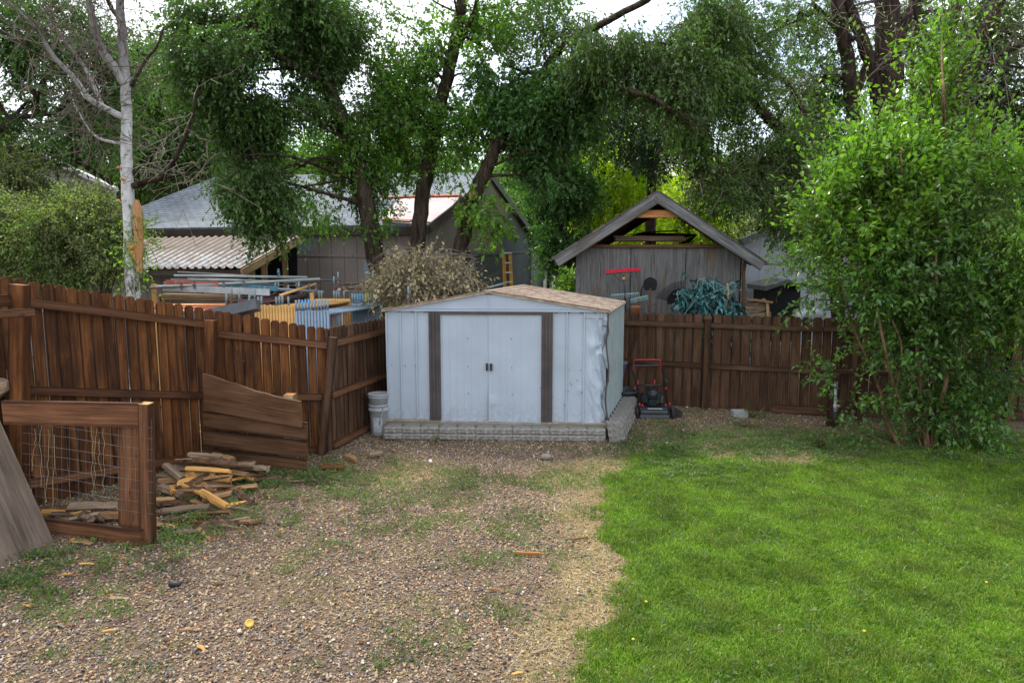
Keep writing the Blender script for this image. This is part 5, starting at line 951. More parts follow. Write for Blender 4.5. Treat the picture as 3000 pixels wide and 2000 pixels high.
mb.prism([(0, 0), (-.32, .02), (-.30, .16), (-.20, .28), (-.08, .31), (0, .30)], o + Vector((0, .01, 0)), (1, 0, 0), (0, 0, 1), .006); obj('fan', mb, 'black', t); mb = MB(); mb.tube([o, PX(2030, TY - .2, 0)], .014, 6); obj('handle', mb, 'blk', t, True)
mb = MB(); mb.tube([P(1905 + 27 * math.cos(R(a)), 860 - 32 * math.sin(R(a)), TY + .3) for a in range(95, 200, 8)], .012, 6); tag(obj('garden_hoop', mb, 'black', origin=P(1890, 860, TY + .3)), 'black curved hoop around the left of the shovel blade', 'hoop')
t = thing('grass_rake', 'small grey wire rake hanging low behind the back fence', 'rake', PX(1828, TY + .1, 0)); o = P(1833, 912, TY + .1); mb = MB(); [mb.tube([o, P(1800 + k * 5, 888 - 4 * math.sin(k / 13 * math.pi), TY + .1)], .004, 4) for k in range(14)]; obj('fan', mb, 'greytrim', t); mb = MB(); mb.tube([o, PX(1833, TY, 0)], .012, 6); obj('handle', mb, 'rail', t)
mb = MB(); mb.tube(smoothpath([P(1912, 893, TY), P(1920, 889, TY), P(1926, 896, TY), P(1925, 930, TY)], 4), .012, 6); tag(obj('tool_grip', mb, 'pen', origin=P(1920, 930, TY)), 'curved wooden tool grip poking above the fence by the shovel', 'tool handle')
mb = MB(); mb.lathe(PX(1862, TY - .2, 1.45), [(.07, 0), (.09, .18), (.10, .2), (.08, .21)], 16); tag(obj('clay_pot', mb, plain('terracotta', (.33, .13, .06), .8, .1), smooth=True, origin=PX(1862, TY - .2, 1.4)), 'brown clay pot peeping over the fence under the short rake', 'flower pot')
vn = thing('vine_heap', 'heap of blue green artificial leafy vines piled behind the fence', 'vines', P(2085, 960, 12.45))
foliage('leaf_mass', vn, [(2060, 870, 12.45, 60, 50, .25), (2110, 885, 12.4, 65, 38, .25), (2050, 825, 12.5, 35, 25, .15, .5), (2150, 895, 12.4, 30, 22, .15), (2090, 850, 12.5, 40, 35, .2), (2100, 960, 12.4, 95, 50, .3)], 330, .115, 'leaf_blue', 'black', 9, .32, 1.0, .1, 1.3, 91, .46)
mb = MB()
for k in range(14): a = (random.uniform(2010, 2160), random.uniform(860, 900)); mb.tube(smoothpath([P(*a, 12.4), P(a[0] + random.uniform(-40, 40), a[1] - random.uniform(30, 60), 12.3), P(a[0] + random.uniform(-60, 60), a[1] + random.uniform(-20, 30), 12.3)], 5), .006, 4)
obj('stems', mb, 'teal_rake', vn); mb = MB(); mb.tube(smoothpath([P(2126, 905, 12.3), P(2134, 860, 12.3), P(2130, 828, 12.3)], 4), [.03, .022, .02, .02, .02, .018, .015, .015, .01], 6); obj('dead_stalk', mb, 'pale_wood', vn)
lg = thing('log_pile', 'stacked wood with a plank on top behind the fence right of the vines', 'log pile', P(2215, 960, 12.6))
for a, b, rr_ in (((2182, 905), (2246, 902), .09), ((2188, 893), (2240, 886), .07), ((2185, 925), (2250, 925), .1)): mb = MB(); mb.tube([P(*a, 12.6), P((a[0] + b[0]) / 2, (a[1] + b[1]) / 2 + 3, 12.55), P(*b, 12.6)], [rr_, rr_ * .9, rr_ * 1.05], 9, jit=.15); obj('log', mb, 'split_old', lg)
mb = MB(); mb.board(P(2180, 874, 12.6), P(2256, 884, 12.6), .04, .3, (0, 0, 1)); obj('plank', mb, 'split', lg); mb = MB(); mb.board(P(2246, 884, 12.5), P(2252, 980, 12.5), .06, .06, (1, 0, 0)); obj('plank', mb, 'pale_wood', lg)
# pale garage right
pg = thing('garage', 'pale grey green sided garage partly hidden by the big shrub', 'garage', P(2330, 950, 18)); W0 = P(2190, 900, 18.0)
poly([(2178, 712), (2300, 664), (2560, 560), (2760, 640), (2960, 720), (2960, 1010), (2178, 1010)], W0, (0, -1, 0), 0, .1, 'pale_wall', 'front_wall', pg); poly([(2170, 700), (2560, 545), (2562, 563), (2180, 719)], W0, (0, -1, 0), .35, .3, 'greytrim', 'barge_board', pg); poly([(2190, 772), (2960, 776), (2960, 779), (2190, 775)], W0, (0, -1, 0), .01, .01, 'greytrim', 'seam', pg)
poly([(2560, 545), (2970, 710), (2965, 728), (2558, 563)], W0, (0, -1, 0), .35, .3, 'greytrim', 'barge_board', pg)
an = thing('small_annex', 'little annex, its dark opening filled in black, with a grey slanted roof against the pale garage', 'annex', P(2290, 940, 16.5)); q = P(2245, 900, 16.5)
poly([(2250, 848), (2312, 832), (2345, 850), (2345, 1000), (2250, 1000)], q, (0, -1, 0), 0, 1.0, 'black', 'front', an); poly([(2242, 838), (2310, 818), (2352, 836), (2352, 846), (2310, 828), (2244, 852)], q, (0, -1, 0), .2, 1.3, 'greytrim', 'roof', an)  # solid black front stands in for the darkness of the opening
gr = thing('house', 'distant house with plain grey shingle roof beyond the garage', 'house', P(2250, 760, 32)); q = P(2200, 640, 32)
mb = MB(); mb.slab([P(2050, 700, 30), P(2420, 700, 30), P(2390, 620, 34), P(2080, 620, 34)], .2, n=(0, -.7, .7)); obj('roof', mb, 'shingle_grey', gr); mb = MB(); mb.slab([P(2080, 700, 31), P(2400, 700, 31), P(2400, 870, 31), P(2080, 870, 31)], .2, n=(0, -1, 0)); obj('wall', mb, 'white_trim', gr); mb = MB(); mb.board(P(2050, 703, 29.9), P(2420, 703, 29.9), .16, .05); obj('gutter', mb, 'white_trim', gr)
# white house between the sheds
wh = thing('house', 'white and blue grey sided house glimpsed between barn and small shed', 'house', P(1640, 860, 36)); q = P(1640, 800, 36.0); nY = (0, -1, 0)
poly([(1560, 690), (1800, 690), (1800, 870), (1560, 870)], q, nY, 0, .2, 'lap_blue', 'wall', wh)
d = poly([(1617, 780), (1652, 780), (1652, 850), (1617, 850)], q, nY, .06, .05, 'white_trim', 'door', wh); poly([(1626, 784), (1643, 784), (1643, 813), (1626, 813)], q, nY, .075, .01, 'lap_blue', 'pane', d); poly([(1647, 815), (1650, 815), (1650, 820), (1647, 820)], q, nY, .1, .03, 'black', 'handle', d)
for a in ((1602, 1607), (1653, 1657), (1680, 1684)): poly([(a[0], 770), (a[1], 770), (a[1], 850), (a[0], 850)], q, nY, .08, .06, 'white_trim', 'trim_board', wh)
poly([(1608, 784), (1616, 784), (1616, 842), (1608, 842)], q, nY, .05, .04, 'dark_glass', 'window', wh); poly([(1663, 782), (1678, 782), (1678, 812), (1663, 812)], q, nY, .05, .04, 'dark_glass', 'window', wh); poly([(1672, 760), (1700, 760), (1700, 870), (1672, 870)], q, nY, 1.5, 1.2, 'white_trim', 'porch_wall', wh)
rl = thing('porch_railing', 'low white railing before the house between the two sheds', 'railing', P(1598, 850, 33)); mb = MB(); mb.board(P(1585, 829, 33), P(1612, 826, 33), .12, .06); obj('rail', mb, 'white_trim', rl)
for k in range(6): q = P(1586 + k * 5, 830, 33); mb = MB(); mb.board(q - Vector((0, 0, 1.2)), q, .08, .05, (1, 0, 0)); obj('baluster', mb, 'white_trim', rl)
# house far left
lh = thing('house', 'beige lap sided house with white trim rising behind the left bushes', 'house', P(120, 840, 21)); q = P(100, 600, 21.0)
poly([(-200, 360), (60, 425), (270, 520), (330, 545), (330, 900), (-200, 900)], q, nY, 0, .2, 'lap', 'wall', lh); poly([(-210, 340), (100, 441), (262, 515), (330, 548), (330, 558), (250, 522), (100, 455), (-210, 356)], q, nY, .3, .3, 'white_trim', 'barge_board', lh)
poly([(90, 505), (170, 535), (170, 545), (90, 520)], q, nY, .5, .5, 'white_trim', 'porch_trim', lh); w = poly([(112, 548), (162, 548), (162, 590), (112, 590)], q, nY, .05, .04, 'dark_glass', 'window', lh); poly([(104, 545), (112, 545), (112, 594), (104, 594)], q, nY, .09, .06, 'white_trim', 'window_frame', w)
#@@SCAFF
# ------------------------------------------------------------ scaffolding yard
M['sc_blue'] = chipped('scaffold_blue', (.235, .31, .385), (.40, .40, .38), .64); M['sc_yellow'] = chipped('scaffold_yellow', (.66, .38, .12), (.18, .09, .04), .64, .55, 25); M['sc_brown'] = chipped('scaffold_rust', (.115, .055, .045), (.28, .25, .23), .58, .7, 14)
M['pin'] = chipped('galvanised_pin', (.22, .29, .31), (.40, .38, .33), .6); M['pin_blue'] = chipped('sky_blue_pin', (.10, .33, .62), (.3, .4, .45), .58); M['pin_green'] = chipped('yellow_green_pin', (.45, .48, .16), (.3, .4, .42), .55); M['pin_red'] = chipped('red_pin', (.5, .12, .08), (.3, .3, .3), .6)
M['galv'] = chipped('galvanised_pipe', (.30, .34, .33), (.10, .36, .33), .66, .5, 4); M['dull_pipe'] = chipped('dull_pipe', (.13, .125, .125), (.26, .22, .19), .6, .7, 12); M['dblue'] = chipped('dark_blue_pipe', (.03, .06, .15), (.3, .34, .4), .55, .5, 20)
M['teal'] = chipped('teal_beam', (.07, .20, .25), (.3, .38, .4), .58, .5, 14); M['alu'] = chipped('alu_beam', (.45, .47, .48), (.28, .17, .12), .64, .45, 14); M['orange'] = chipped('orange_pipe', (.80, .35, .13), (.3, .12, .06), .68, .5, 18)
def frame(name, label, group, pf, pb, zf, zb, mat, pinmat, pf_pin, pb_pin, tilt=Vector((0, 0, 0)), pinh=.17):
    """one upright scaffold frame seen edge on: two legs, top bar, lower bar, diagonal stay, coupling pins"""
    t = thing(name, label, 'scaffold frame', Vector((pf.x, pf.y, 0)), group)
    for q, z, pn_, pm in ((pf, zf, pf_pin, pinmat[0]), (pb, zb, pb_pin, pinmat[1])):
        a = Vector((q.x, q.y, 0)); b = a + Vector((0, 0, z)) + tilt; mb = MB(); mb.tube([a, b], .0225, 9); lgo = obj('leg', mb, mat, t, True)
        if pn_: d = (b - a).normalized(); mb = MB(); mb.tube([b - d * .002, b + d * pinh], .0175, 8); obj('coupling_pin', mb, pm, lgo, True)
    d = Vector((pb.x - pf.x, pb.y - pf.y, 0))
    for k, zz in ((0, -.06), (1, -.75), (2, -1.45)):
        a = Vector((pf.x, pf.y, zf + zz)) + tilt * (1 + zz / zf); b = Vector((pb.x, pb.y, zb + zz)) + tilt * (1 + zz / zf); mb = MB(); mb.tube([a, b], .020, 8); obj('cross_bar', mb, mat, t, True)
    a = Vector((pf.x, pf.y, zf - .06)) + tilt + d * .25; b = Vector((pf.x, pf.y, zf - .75)) + d * .25; mb = MB(); mb.tube([a, b], .015, 6); obj('stay', mb, mat, t, True)
random.seed(21)
for k in range(11):
    a = PX(880.5 + 9.0 * k, 10.75 - .004 * k, 0); b = PX(1041 + 7.7 * k, 12.0, 0)
    frame('upright_scaffold', f'{ORD[k]} from the left of the blue scaffold frames stacked beside the metal shed', 'blue scaffold frames', a, b, 1.72 + random.uniform(-.01, .01), 1.75 + random.uniform(-.01, .01), 'sc_blue', ('pin_blue' if k in (2, 3, 4) else 'sc_blue', 'pin_blue' if k in (2, 3, 10) else 'pin_green' if k in (5, 6, 9) else 'pin'), 1, 1)
for k in range(14):
    a = PX(764 + 8.6 * k, 10.8, 0); b = PX(938 + 7.2 * k, 12.15, 0)
    frame('upright_scaffold', f'{ORD[k]} from the left of the orange yellow scaffold frames behind the fence', 'yellow scaffold frames', a, b, 1.80 + random.uniform(-.012, .012), 1.82, 'sc_yellow', ('pin', 'pin_red' if k == 12 else 'pin'), k in (1, 2, 7, 8, 9, 11), k in (1, 2, 7, 8, 9, 11), pinh=.14)
for k in range(11):
    a = PX(645 + 9.2 * k, 10.95 + random.uniform(-.1, .1), 0); b = PX(795 + 9.5 * k, 12.35 + random.uniform(-.15, .15), 0)
    frame('upright_scaffold', f'{ORD[k]} from the left of the leaning rusty brown scaffold frames', 'rusty scaffold frames', a, b, 1.80 + random.uniform(-.02, .14), 1.87 + random.uniform(-.02, .1), 'sc_brown', ('pin', 'pin'), k in (1, 3, 5, 8, 10), k in (0, 2, 4, 7, 9), Vector((.13 + random.uniform(-.04, .05), 0, 0)))
mb = MB(); o = P(650, 920, 10.45); e = P(757, 893, 10.45); mb.board(o + Vector((-.6, 0, -.12)), e, .16, .16, (0, .35, 1)); tag(obj('metal_duct', mb, plain('dark_duct', (.095, .10, .11), .45, .4), origin=e), 'dark grey square duct tilted over the fence before the yellow frames', 'duct')
random.seed(5)
for i, (a, b, Y0, Y1, r_, mt, lab) in enumerate([((440, 843), (938, 817), 11.6, 12.0, .024, 'galv', 'long grey green pipe with teal marks along the front of the pipe stack'), ((450, 838), (620, 846), 11.7, 11.8, .022, 'galv', 'short pipe stub at the left end of the pipe stack'),
    ((520, 798), (1000, 823), 12.6, 13.2, .022, 'dull_pipe', 'rusty brown pipe highest on the pipe stack'), ((510, 808), (900, 812), 12.4, 12.7, .024, 'galv', 'grey pipe second from the top of the pipe stack'), ((500, 820), (760, 826), 12.3, 12.5, .022, 'dull_pipe', 'dull brown pipe in the middle left of the pipe stack'),
    ((630, 840), (880, 856), 11.8, 12.1, .024, 'dblue', 'dark blue chipped pipe under the long grey green one'), ((600, 833), (948, 855), 12.1, 12.3, .024, 'galv', 'plain grey pipe ending furthest right in the lower pipe stack'), ((560, 826), (930, 838), 12.5, 12.9, .020, 'dull_pipe', 'thin dull pipe in the middle of the pipe stack'),
    ((480, 829), (700, 836), 12.2, 12.4, .022, 'dblue', 'dark pipe tucked behind the front long pipe'), ((550, 817), (880, 826), 12.6, 12.8, .020, 'galv', 'pale thin pipe below the second pipe'), ((820, 865), (925, 832), 11.5, 12.4, .022, 'sc_yellow', 'orange yellow pipe slanting at the right end of the stack'),
    ((450, 895), (660, 893), 10.7, 10.75, .024, 'orange', 'bright orange pipe lying level behind the fence pickets'), ((440, 903), (660, 902), 10.6, 10.65, .022, 'pin_red', 'red pipe just under the orange pipe'), ((440, 911), (650, 909), 10.5, 10.55, .022, 'orange', 'lowest orange pipe behind the fence pickets'),
    ((1410, 848), (1482, 829), 13.2, 13.6, .022, 'galv', 'shiny grey pipe sloping behind the metal shed ridge'), ((1085, 840), (1260, 846), 12.9, 13.3, .024, 'sc_brown', 'dark rusty pipe under the dead brush'), ((1060, 858), (1140, 835), 12.7, 13.5, .022, 'dull_pipe', 'dull pipe slanting up into the dead brush'),
    ((1120, 885), (1230, 850), 12.4, 13.2, .024, 'dull_pipe', 'dark pipe slanting below the dead brush'), ((1110, 875), (1250, 878), 12.5, 12.7, .024, 'sc_brown', 'rusty pipe lying level below the dead brush'), ((1100, 862), (1240, 865), 12.6, 12.8, .022, 'dull_pipe', 'grey brown pipe above the level rusty pipe'), ((1100, 890), (1230, 893), 12.4, 12.6, .022, 'dull_pipe', 'lowest dark pipe below the dead brush'),
    ((1150, 898), (1245, 868), 12.3, 13.0, .02, 'sc_brown', 'rusty thin pipe leaning across the dark pipes')]):
    mb = MB(); mb.tube([P(*a, Y0), P(*b, Y1)], r_, 10, jit=.0); tag(obj('scaffold_pipe', mb, mt, smooth=True, origin=P(*b, Y1)), lab, 'pipe', 'loose scaffold pipes')
for ci, (px, py, Y) in enumerate(((531, 838, 11.6), (568, 834, 11.65), (655, 836, 11.7), (712, 830, 11.75), (815, 787 + 10, 12.6), (868, 835, 11.95), (905, 838, 12.0), (925, 850, 12.1))):
    mb = MB(); mb.tube([P(px, py - 10, Y), P(px + 3, py + 12, Y)], .020, 6, jit=.2); mb.blob(P(px, py, Y - .02), .032, .25, 1); tag(obj('pipe_clamp', mb, 'teal' if px == 815 else 'dull_pipe', origin=P(px, py, Y)), f'{ORD[ci]} dark clamp from the left on the pipe stack' if px != 815 else 'teal clamp on the topmost rusty pipe', 'clamp', 'clamps on the pipe stack' if px != 815 else None)
for a, b, Y, w, th, mt, lab in (((487, 828), (640, 834), 11.75, .085, .04, 'pin_red', 'red and white chipped beam end under the pipes'), ((640, 836), (812, 846), 11.85, .09, .04, 'teal', 'teal chipped beam under the pipes'), ((478, 842), (790, 856), 11.7, .11, .05, 'alu', 'silvery white beam lying under the red and teal ones'),
    ((480, 864), (700, 868), 11.9, .05, .25, 'pale_wood', 'pale plank directly under the silvery beam'), ((482, 872), (700, 876), 11.95, .05, .25, 'lath', 'grey brown plank second under the silvery beam'), ((484, 880), (700, 884), 12.0, .05, .25, 'split_old', 'grey plank third under the silvery beam'), ((484, 888), (700, 891), 12.0, .05, .25, 'lath', 'brown plank fourth under the silvery beam')):
    mb = MB(); mb.board(P(*a, Y), P(*b, Y), w, th, (0, 0, 1), segs=3, warp=.002); tag(obj('scaffold_plank' if w < .06 else 'scaffold_beam', mb, mt, origin=P(*a, Y)), lab, 'plank' if w < .06 else 'beam', 'planks and beams stacked on the rack')
rk = thing('storage_rack', 'orange and yellow uprights of the rack carrying the pipe stack', 'rack', PX(560, 11.7, 0))
for px, z, mt in ((473, 2.10, 'sc_yellow'), (568, 1.75, 'pin_green'), (926, 1.95, 'sc_yellow')):
    q = PX(px, 11.65, 0); mb = MB(); mb.board(q, q + Vector((0, 0, z)), .06, .06, (1, 0, 0)); obj('upright', mb, mt, rk)
mb = MB(); mb.board(PX(473, 11.66, 1.6), PX(926, 11.66, 1.55), .05, .05); obj('beam', mb, 'dull_pipe', rk); mb = MB(); mb.board(PX(478, 12.4, 1.72), PX(926, 12.4, 1.72), .25, .25); obj('bearer', mb, 'fascia', rk)
for k, (a, b, lab) in enumerate([(989, 1091, 'maroon scaffold frame with grey pins standing left of the dead brush'), (1203, 1300, 'maroon scaffold frame rising in front of the dead brush')]):
    fa, fb_ = PX(a, 12.6 - 1.2 * k, 0), PX(b, 12.9 - .5 * k, 0); frame('upright_scaffold', lab, None, fa, fb_, 2.03 - .12 * k, 2.03 - .3 * k, 'sc_brown', ('pin', 'pin'), 1, 1)
frame('upright_scaffold', 'second maroon scaffold frame just behind the one left of the dead brush', None, PX(1001, 13.0, 0), PX(1101, 13.3, 0), 2.1, 2.1, 'sc_brown', ('pin', 'pin'), 1, 1)
# ladder, post
ld = thing('step_ladder', 'yellow fibreglass stepladder folded against the dark part of the barn gable', 'ladder', P(1490, 990, 17)); LY = 17.0
for a, b in (((1476, 742), (1484, 990)), ((1494, 744), (1508, 990))): mb = MB(); mb.board(P(*a, LY), P(*b, LY), .085, .04, (1, 0, 0)); obj('side_rail', mb, plain('ladder_yellow' + str(a[0]), (.42, .24, .035), .5, .3), ld)
mb = MB(); mb.board(P(1484, 742, LY + .25), P(1492, 990, LY + .35), .07, .04, (1, 0, 0)); obj('rear_rail', mb, 'pen', ld)
for k in range(8): y = 770 + 28 * k; mb = MB(); mb.board(P(1480 + k * .9, y, LY - .01), P(1498 + k * 1.6, y, LY - .01), .03, .09); obj('step', mb, 'steel', ld)
mb = MB(); mb.board(P(1471, 741, LY), P(1500, 741, LY), .04, .2); obj('cap', mb, 'alu', ld)
mb = MB(); mb.tube([P(1367, 738, 14.6), P(1392, 900, 14.2)], .075, 12); tag(obj('plastic_tube', mb, 'black', smooth=True, origin=P(1385, 880, 14.4)), 'thick black tube leaning beside the dead brush', 'tube')
# ------------------------------------------------------------ trees
def tree(name, label, cat, base, trunkmat='bark'):
    t = thing(name, label, cat, Vector((base.x, base.y, 0))); return t
def trunkobj(t, mb, mat='bark', name='trunk'): return obj(name, mb, mat, t, True)
# birch with bare boughs
random.seed(3); YB = 9.3
MBB = []; t = tree('birch_tree', 'half bare white barked tree with torn bark behind the left fence', 'tree', P(392, 960, YB)); mb = MB()
tr = [PX(404, YB, 0)] + [P(*q, YB) for q in ((398, 940), (390, 860), (382, 731), (374, 571), (371, 480), (370, 380), (366, 247), (358, 120), (352, 0), (348, -120))]
path = limb(mb, tr, .098, .045, 14, 4, 0, .012)
def lm(pts, r0, r1, Y=YB, dY=0.0, n=7, m=None):
    if m is not None: m = MB(); MBB.append(m)
    return limb(m or mb, [P(a, b, Y + dY * i / len(pts)) for i, (a, b) in enumerate(pts)], r0, r1, n, 5)
br = []
br.append(lm([(366, 247), (335, 200), (300, 150), (285, 110), (265, 30), (250, -60)], .062, .035, dY=-.5)); br.append(lm([(360, 345), (310, 318), (262, 290), (215, 225), (160, 170), (110, 90), (60, 40), (0, -10)], .045, .012, dY=-1.2)); br.append(lm([(300, 312), (270, 240), (235, 180), (180, 110), (120, 20)], .03, .012, dY=.4))
br.append(lm([(352, 420), (300, 410), (265, 385), (240, 345), (215, 300)], .022, .006, dY=-.4)); mbb = MB()
br.append(lm([(392, 545), (430, 530), (470, 522), (505, 480), (535, 420), (555, 370), (574, 300), (580, 250)], .045, .010, dY=-.5, m=mbb)); br.append(lm([(385, 252), (400, 225), (425, 180), (460, 135), (480, 80)], .025, .012, dY=.3, m=mbb)); br.append(lm([(392, 510), (430, 470), (480, 430), (520, 400)], .016, .005, dY=.3, m=mbb)); br.append(lm([(470, 522), (520, 515), (560, 505), (600, 490)], .02, .006, m=mbb)); br.append(lm([(356, 60), (330, 30), (300, -30)], .03, .02, m=mbb)); br.append(lm([(140, 170), (90, 150), (40, 110), (-10, 85)], .015, .006, dY=-.3, m=mbb))
trunkobj(t, mb, 'birch'); [obj('branch', q_, 'bark_dark', t, True) for q_ in MBB]
A_, B_ = [], []
rr = np.random.default_rng(4)
def twigs(paths, n, L, up=.1, dep=3):
    A_, B_ = [], []
    for _ in range(n):
        p = paths[rr.integers(len(paths))]; i = int(rr.integers(len(p) // 4, len(p))); a = np.array(p[min(i, len(p) - 1)]); d = unit(rr.normal(size=(1, 3)))[0] + np.array([0, 0, up]); l = L * rr.uniform(.4, 1)
        for s in range(dep):
            b = a + d * l / dep; A_.append(a); B_.append(b)
            if rr.random() < .75: e = b + (d + rr.normal(size=3) * .7) * l * .25; A_.append(b); B_.append(e); A_.append(e); B_.append(e + rr.normal(size=3) * l * .12)
            a = b; d = d + rr.normal(size=3) * .25
    return np.array(A_), np.array(B_)
a, b = twigs(br[:4], 170, .9); V, FQ = sticks(a, b, .0055, .003); npmesh('bare_twigs', V, FQ, ['twig_dim'], t); a, b = twigs(br[4:], 60, .7, -.2); V, FQ = sticks(a, b, .005, .0025); npmesh('bare_twigs', V, FQ, ['twig_grey'], t)
foliage('leaves', t, [(510, 400, 9.2, 50, 70, .4), (530, 330, 9.4, 40, 40, .4)], 90, .05, 'leaf_dead', 'twig_grey', 5, .3, .5, .45, 1.3, 17)
foliage('leaves', t, [(415, 700, 9.2, 45, 60, .3), (400, 800, 9.25, 30, 40, .2)], 70, .05, 'leaf_fresh', 'twig', 8, .25, .1, .2, 1.3, 18)
mb = MB(); sp = [(396, 585), (400, 620), (404, 700), (402, 760), (408, 800)]; S0 = [P(a, b, YB - .092) for a, b in sp]; vs = []; 
for q, w in zip(S0, (.02, .05, .05, .055, .03)): vs.append(q + Vector((-w, .0, 0))); vs.append(q + Vector((w * .8, .03, 0)))
mb.add(vs + [v + Vector((0, .04, 0)) for v in vs], [(i * 2, i * 2 + 1, i * 2 + 3, i * 2 + 2) for i in range(4)] + [(10 + i * 2, 12 + i * 2, 13 + i * 2, 11 + i * 2) for i in range(4)] + [(i * 2 + 1, 10 + i * 2 + 1, 12 + i * 2 + 1, i * 2 + 3) for i in range(4)] + [(i * 2, i * 2 + 2, 12 + i * 2, 10 + i * 2) for i in range(4)]); obj('torn_bark', mb, 'strip', t)
mb = MB(); c = P(386, 722, YB - .10); mb.lathe(c + Vector((0, .02, 0)), [(.05, 0), (.046, .055), (.044, .06)], 14, 0, (-.1, -1, .15)); mb.tube([P(388, 735, YB - .11), P(394, 765, YB - .115)], [.035, .012], 8); obj('cut_stub', mb, 'cut', t)
mb = MB(); [0]
for q in ((363, 526), (351, 590), (354, 493)): mb = MB(); mb.lathe(P(*q, YB - .08), [(.02, 0), (.018, .045)], 8, 0, (-.6, -1, .2)); obj('cut_stub', mb, 'cut', t)
# ivy clad elm
random.seed(8); YT = 14.2
t = tree('elm_tree', 'broad leafy tree with foliage hugging its leaning trunk before the barn roof', 'tree', P(1110, 900, YT)); mb = MB()
path = limb(mb, [PX(1128, YT, 0)] + [P(*q, YT) for q in ((1112, 830), (1098, 730), (1075, 600), (1050, 480), (1020, 390), (975, 290), (925, 170), (880, 40), (850, -80))], .20, .13, 14, 4)
b1 = limb(mb, [P(975, 290, YT), P(900, 220, YT - .3), (P(820, 160, YT - .5)), P(730, 60, YT - .6)], .08, .03, 8, 5)
bl = [(760, 60, YT - .3, 210, 110, 1.6, 1.1), (700, 190, YT - .4, 170, 110, 1.5, 1.1), (900, 120, YT, 190, 140, 1.6, 1.2), (880, 270, YT, 150, 110, 1.1, 1.0), (700, 310, YT - .6, 130, 110, 1.2, .9), (770, 430, YT - .8, 130, 110, 1.0, 1.0), (760, 550, YT - .9, 100, 90, .8, .7), (990, 330, YT + .9, 90, 110, .8, .55), (830, 245, YT, 90, 60, .9, .7), (1060, 210, YT, 70, 90, .9, .3), (1010, 90, YT + .4, 90, 60, .9, .25), (560, 250, YT - .3, 60, 60, .7, .25), (1030, 430, YT + .7, 70, 80, .6, .4), (1050, 560, YT + .35, 50, 100, .3, .3), (790, 655, YT - .9, 65, 50, .6, .35), (600, 120, YT - .4, 70, 90, .9, .3), (1090, 690, YT - .2, 35, 45, .3, .22)]
reach(mb, path + b1, bl[:8], 3, .05, 2); trunkobj(t, mb)
foliage('crown', t, bl, 9800, .062, 'leaf_elm', 'twig', 13, .42, .55, .44, .8, 31); foliage('sucker_leaves', t, [(1120, 120, YT, 70, 130, 1.2), (1100, 330, YT, 60, 90, .8), (560, 330, YT - .4, 70, 140, .9), (480, 160, YT - .2, 60, 110, .9)], 300, .075, 'leaf_elm', 'twig', 12, .6, .3, .50, 1.2, 95)
foliage('sucker_leaves', t, [(1010, 440, 14.4, 120, 100, .8), (1130, 650, 14, 45, 40, .3, .5), (930, 640, 14.3, 70, 40, .5, .3), (900, 570, 14.5, 60, 50, .5, .25)], 900, .07, 'leaf_mid', 'twig', 10, .4, .4, .5, 1.2, 32)
# straight middle elm
YT = 14.8; t = tree('elm_tree', 'tall elm with clean dark trunk rising through the middle gap of sky', 'tree', P(1215, 900, YT)); mb = MB()
path = limb(mb, [PX(1212, YT, 0)] + [P(*q, YT) for q in ((1218, 760), (1230, 650), (1243, 550), (1255, 480), (1275, 380), (1300, 270), (1322, 180), (1340, 90), (1353, 0), (1370, -120))], .175, .105, 14, 4)
b1 = limb(mb, [P(1345, 140, YT), P(1370, 80, YT - .2), P(1395, 20, YT - .3), P(1410, -60, YT - .4)], .06, .03, 8, 5); b2 = limb(mb, [P(1350, 40, YT), P(1300, 20, YT), P(1265, 0, YT)], .025, .015, 6, 4)
bl = [(1200, 330, YT, 90, 150, .9), (1150, 440, YT, 110, 110, .9), (1290, 250, YT - .2, 60, 110, .5, .5), (1420, 170, YT, 110, 110, 1, .7), (1250, 30, YT, 110, 45, 1.0, .5), (1480, 30, YT, 150, 70, 1.2, .8), (1380, 330, YT, 90, 120, .8, .8), (1150, 250, YT + .3, 60, 70, .6, .35), (1280, 140, YT, 60, 60, .5, .3)]
reach(mb, path + b1, bl, 2, .035, 3); trunkobj(t, mb); foliage('crown', t, bl, 3300, .072, 'leaf_mid', 'twig', 12, .5, .1, .48, 1.1, 33, .6, .5)
# storm broken elm
YT = 14.4; t = tree('elm_tree', 'leaning elm with sawn knot and long broken limb arching to the right', 'tree', P(1340, 900, YT)); mb = MB()
path = limb(mb, [PX(1325, YT, 0), P(1336, 800, YT), P(1345, 735, YT), P(1372, 640, YT), P(1398, 555, YT), P(1430, 480, YT), P(1462, 415, YT), P(1510, 306, YT), P(1555, 248, YT), P(1592, 217, YT)], .185, .10, 14, 4)
up_ = limb(mb, [P(1590, 218, YT), P(1606, 187, YT), P(1645, 140, YT - .3), P(1690, 105, YT - .6), P(1760, 72, YT - .9), P(1815, 42, YT - 1.2), P(1895, 0, YT - 1.6), P(1960, -60, YT - 1.8)], .085, .05, 10, 5)
dr = limb(mb, [P(1592, 217, YT), P(1640, 203, YT - .4), P(1690, 206, YT - .9), P(1750, 222, YT - 1.4), P(1800, 250, YT - 1.7), P(1850, 268, YT - 1.9), P(1910, 285, YT - 2.1), P(1960, 320, YT - 2.2)], .085, .03, 9, 5)
for q in range(12): s = dr[random.randrange(12, 32)]; limb(mb, [s, s + Vector((.35, 0, -.15)), s + Vector((random.uniform(.5, 1.4), random.uniform(-.5, .3), random.uniform(-.9, -.2)))],   .026, .008, 5, 3)
bl = [(1530, 400, YT + .5, 150, 120, 1.0, 1.0), (1590, 480, YT - .2, 140, 95, 1.0, 1.0), (1470, 470, YT + .5, 80, 70, .5, .6), (1470, 250, YT, 90, 90, .7, .6), (1650, 350, YT - .3, 130, 130, .9), (1450, 530, YT + .6, 100, 35, .4, .4)]
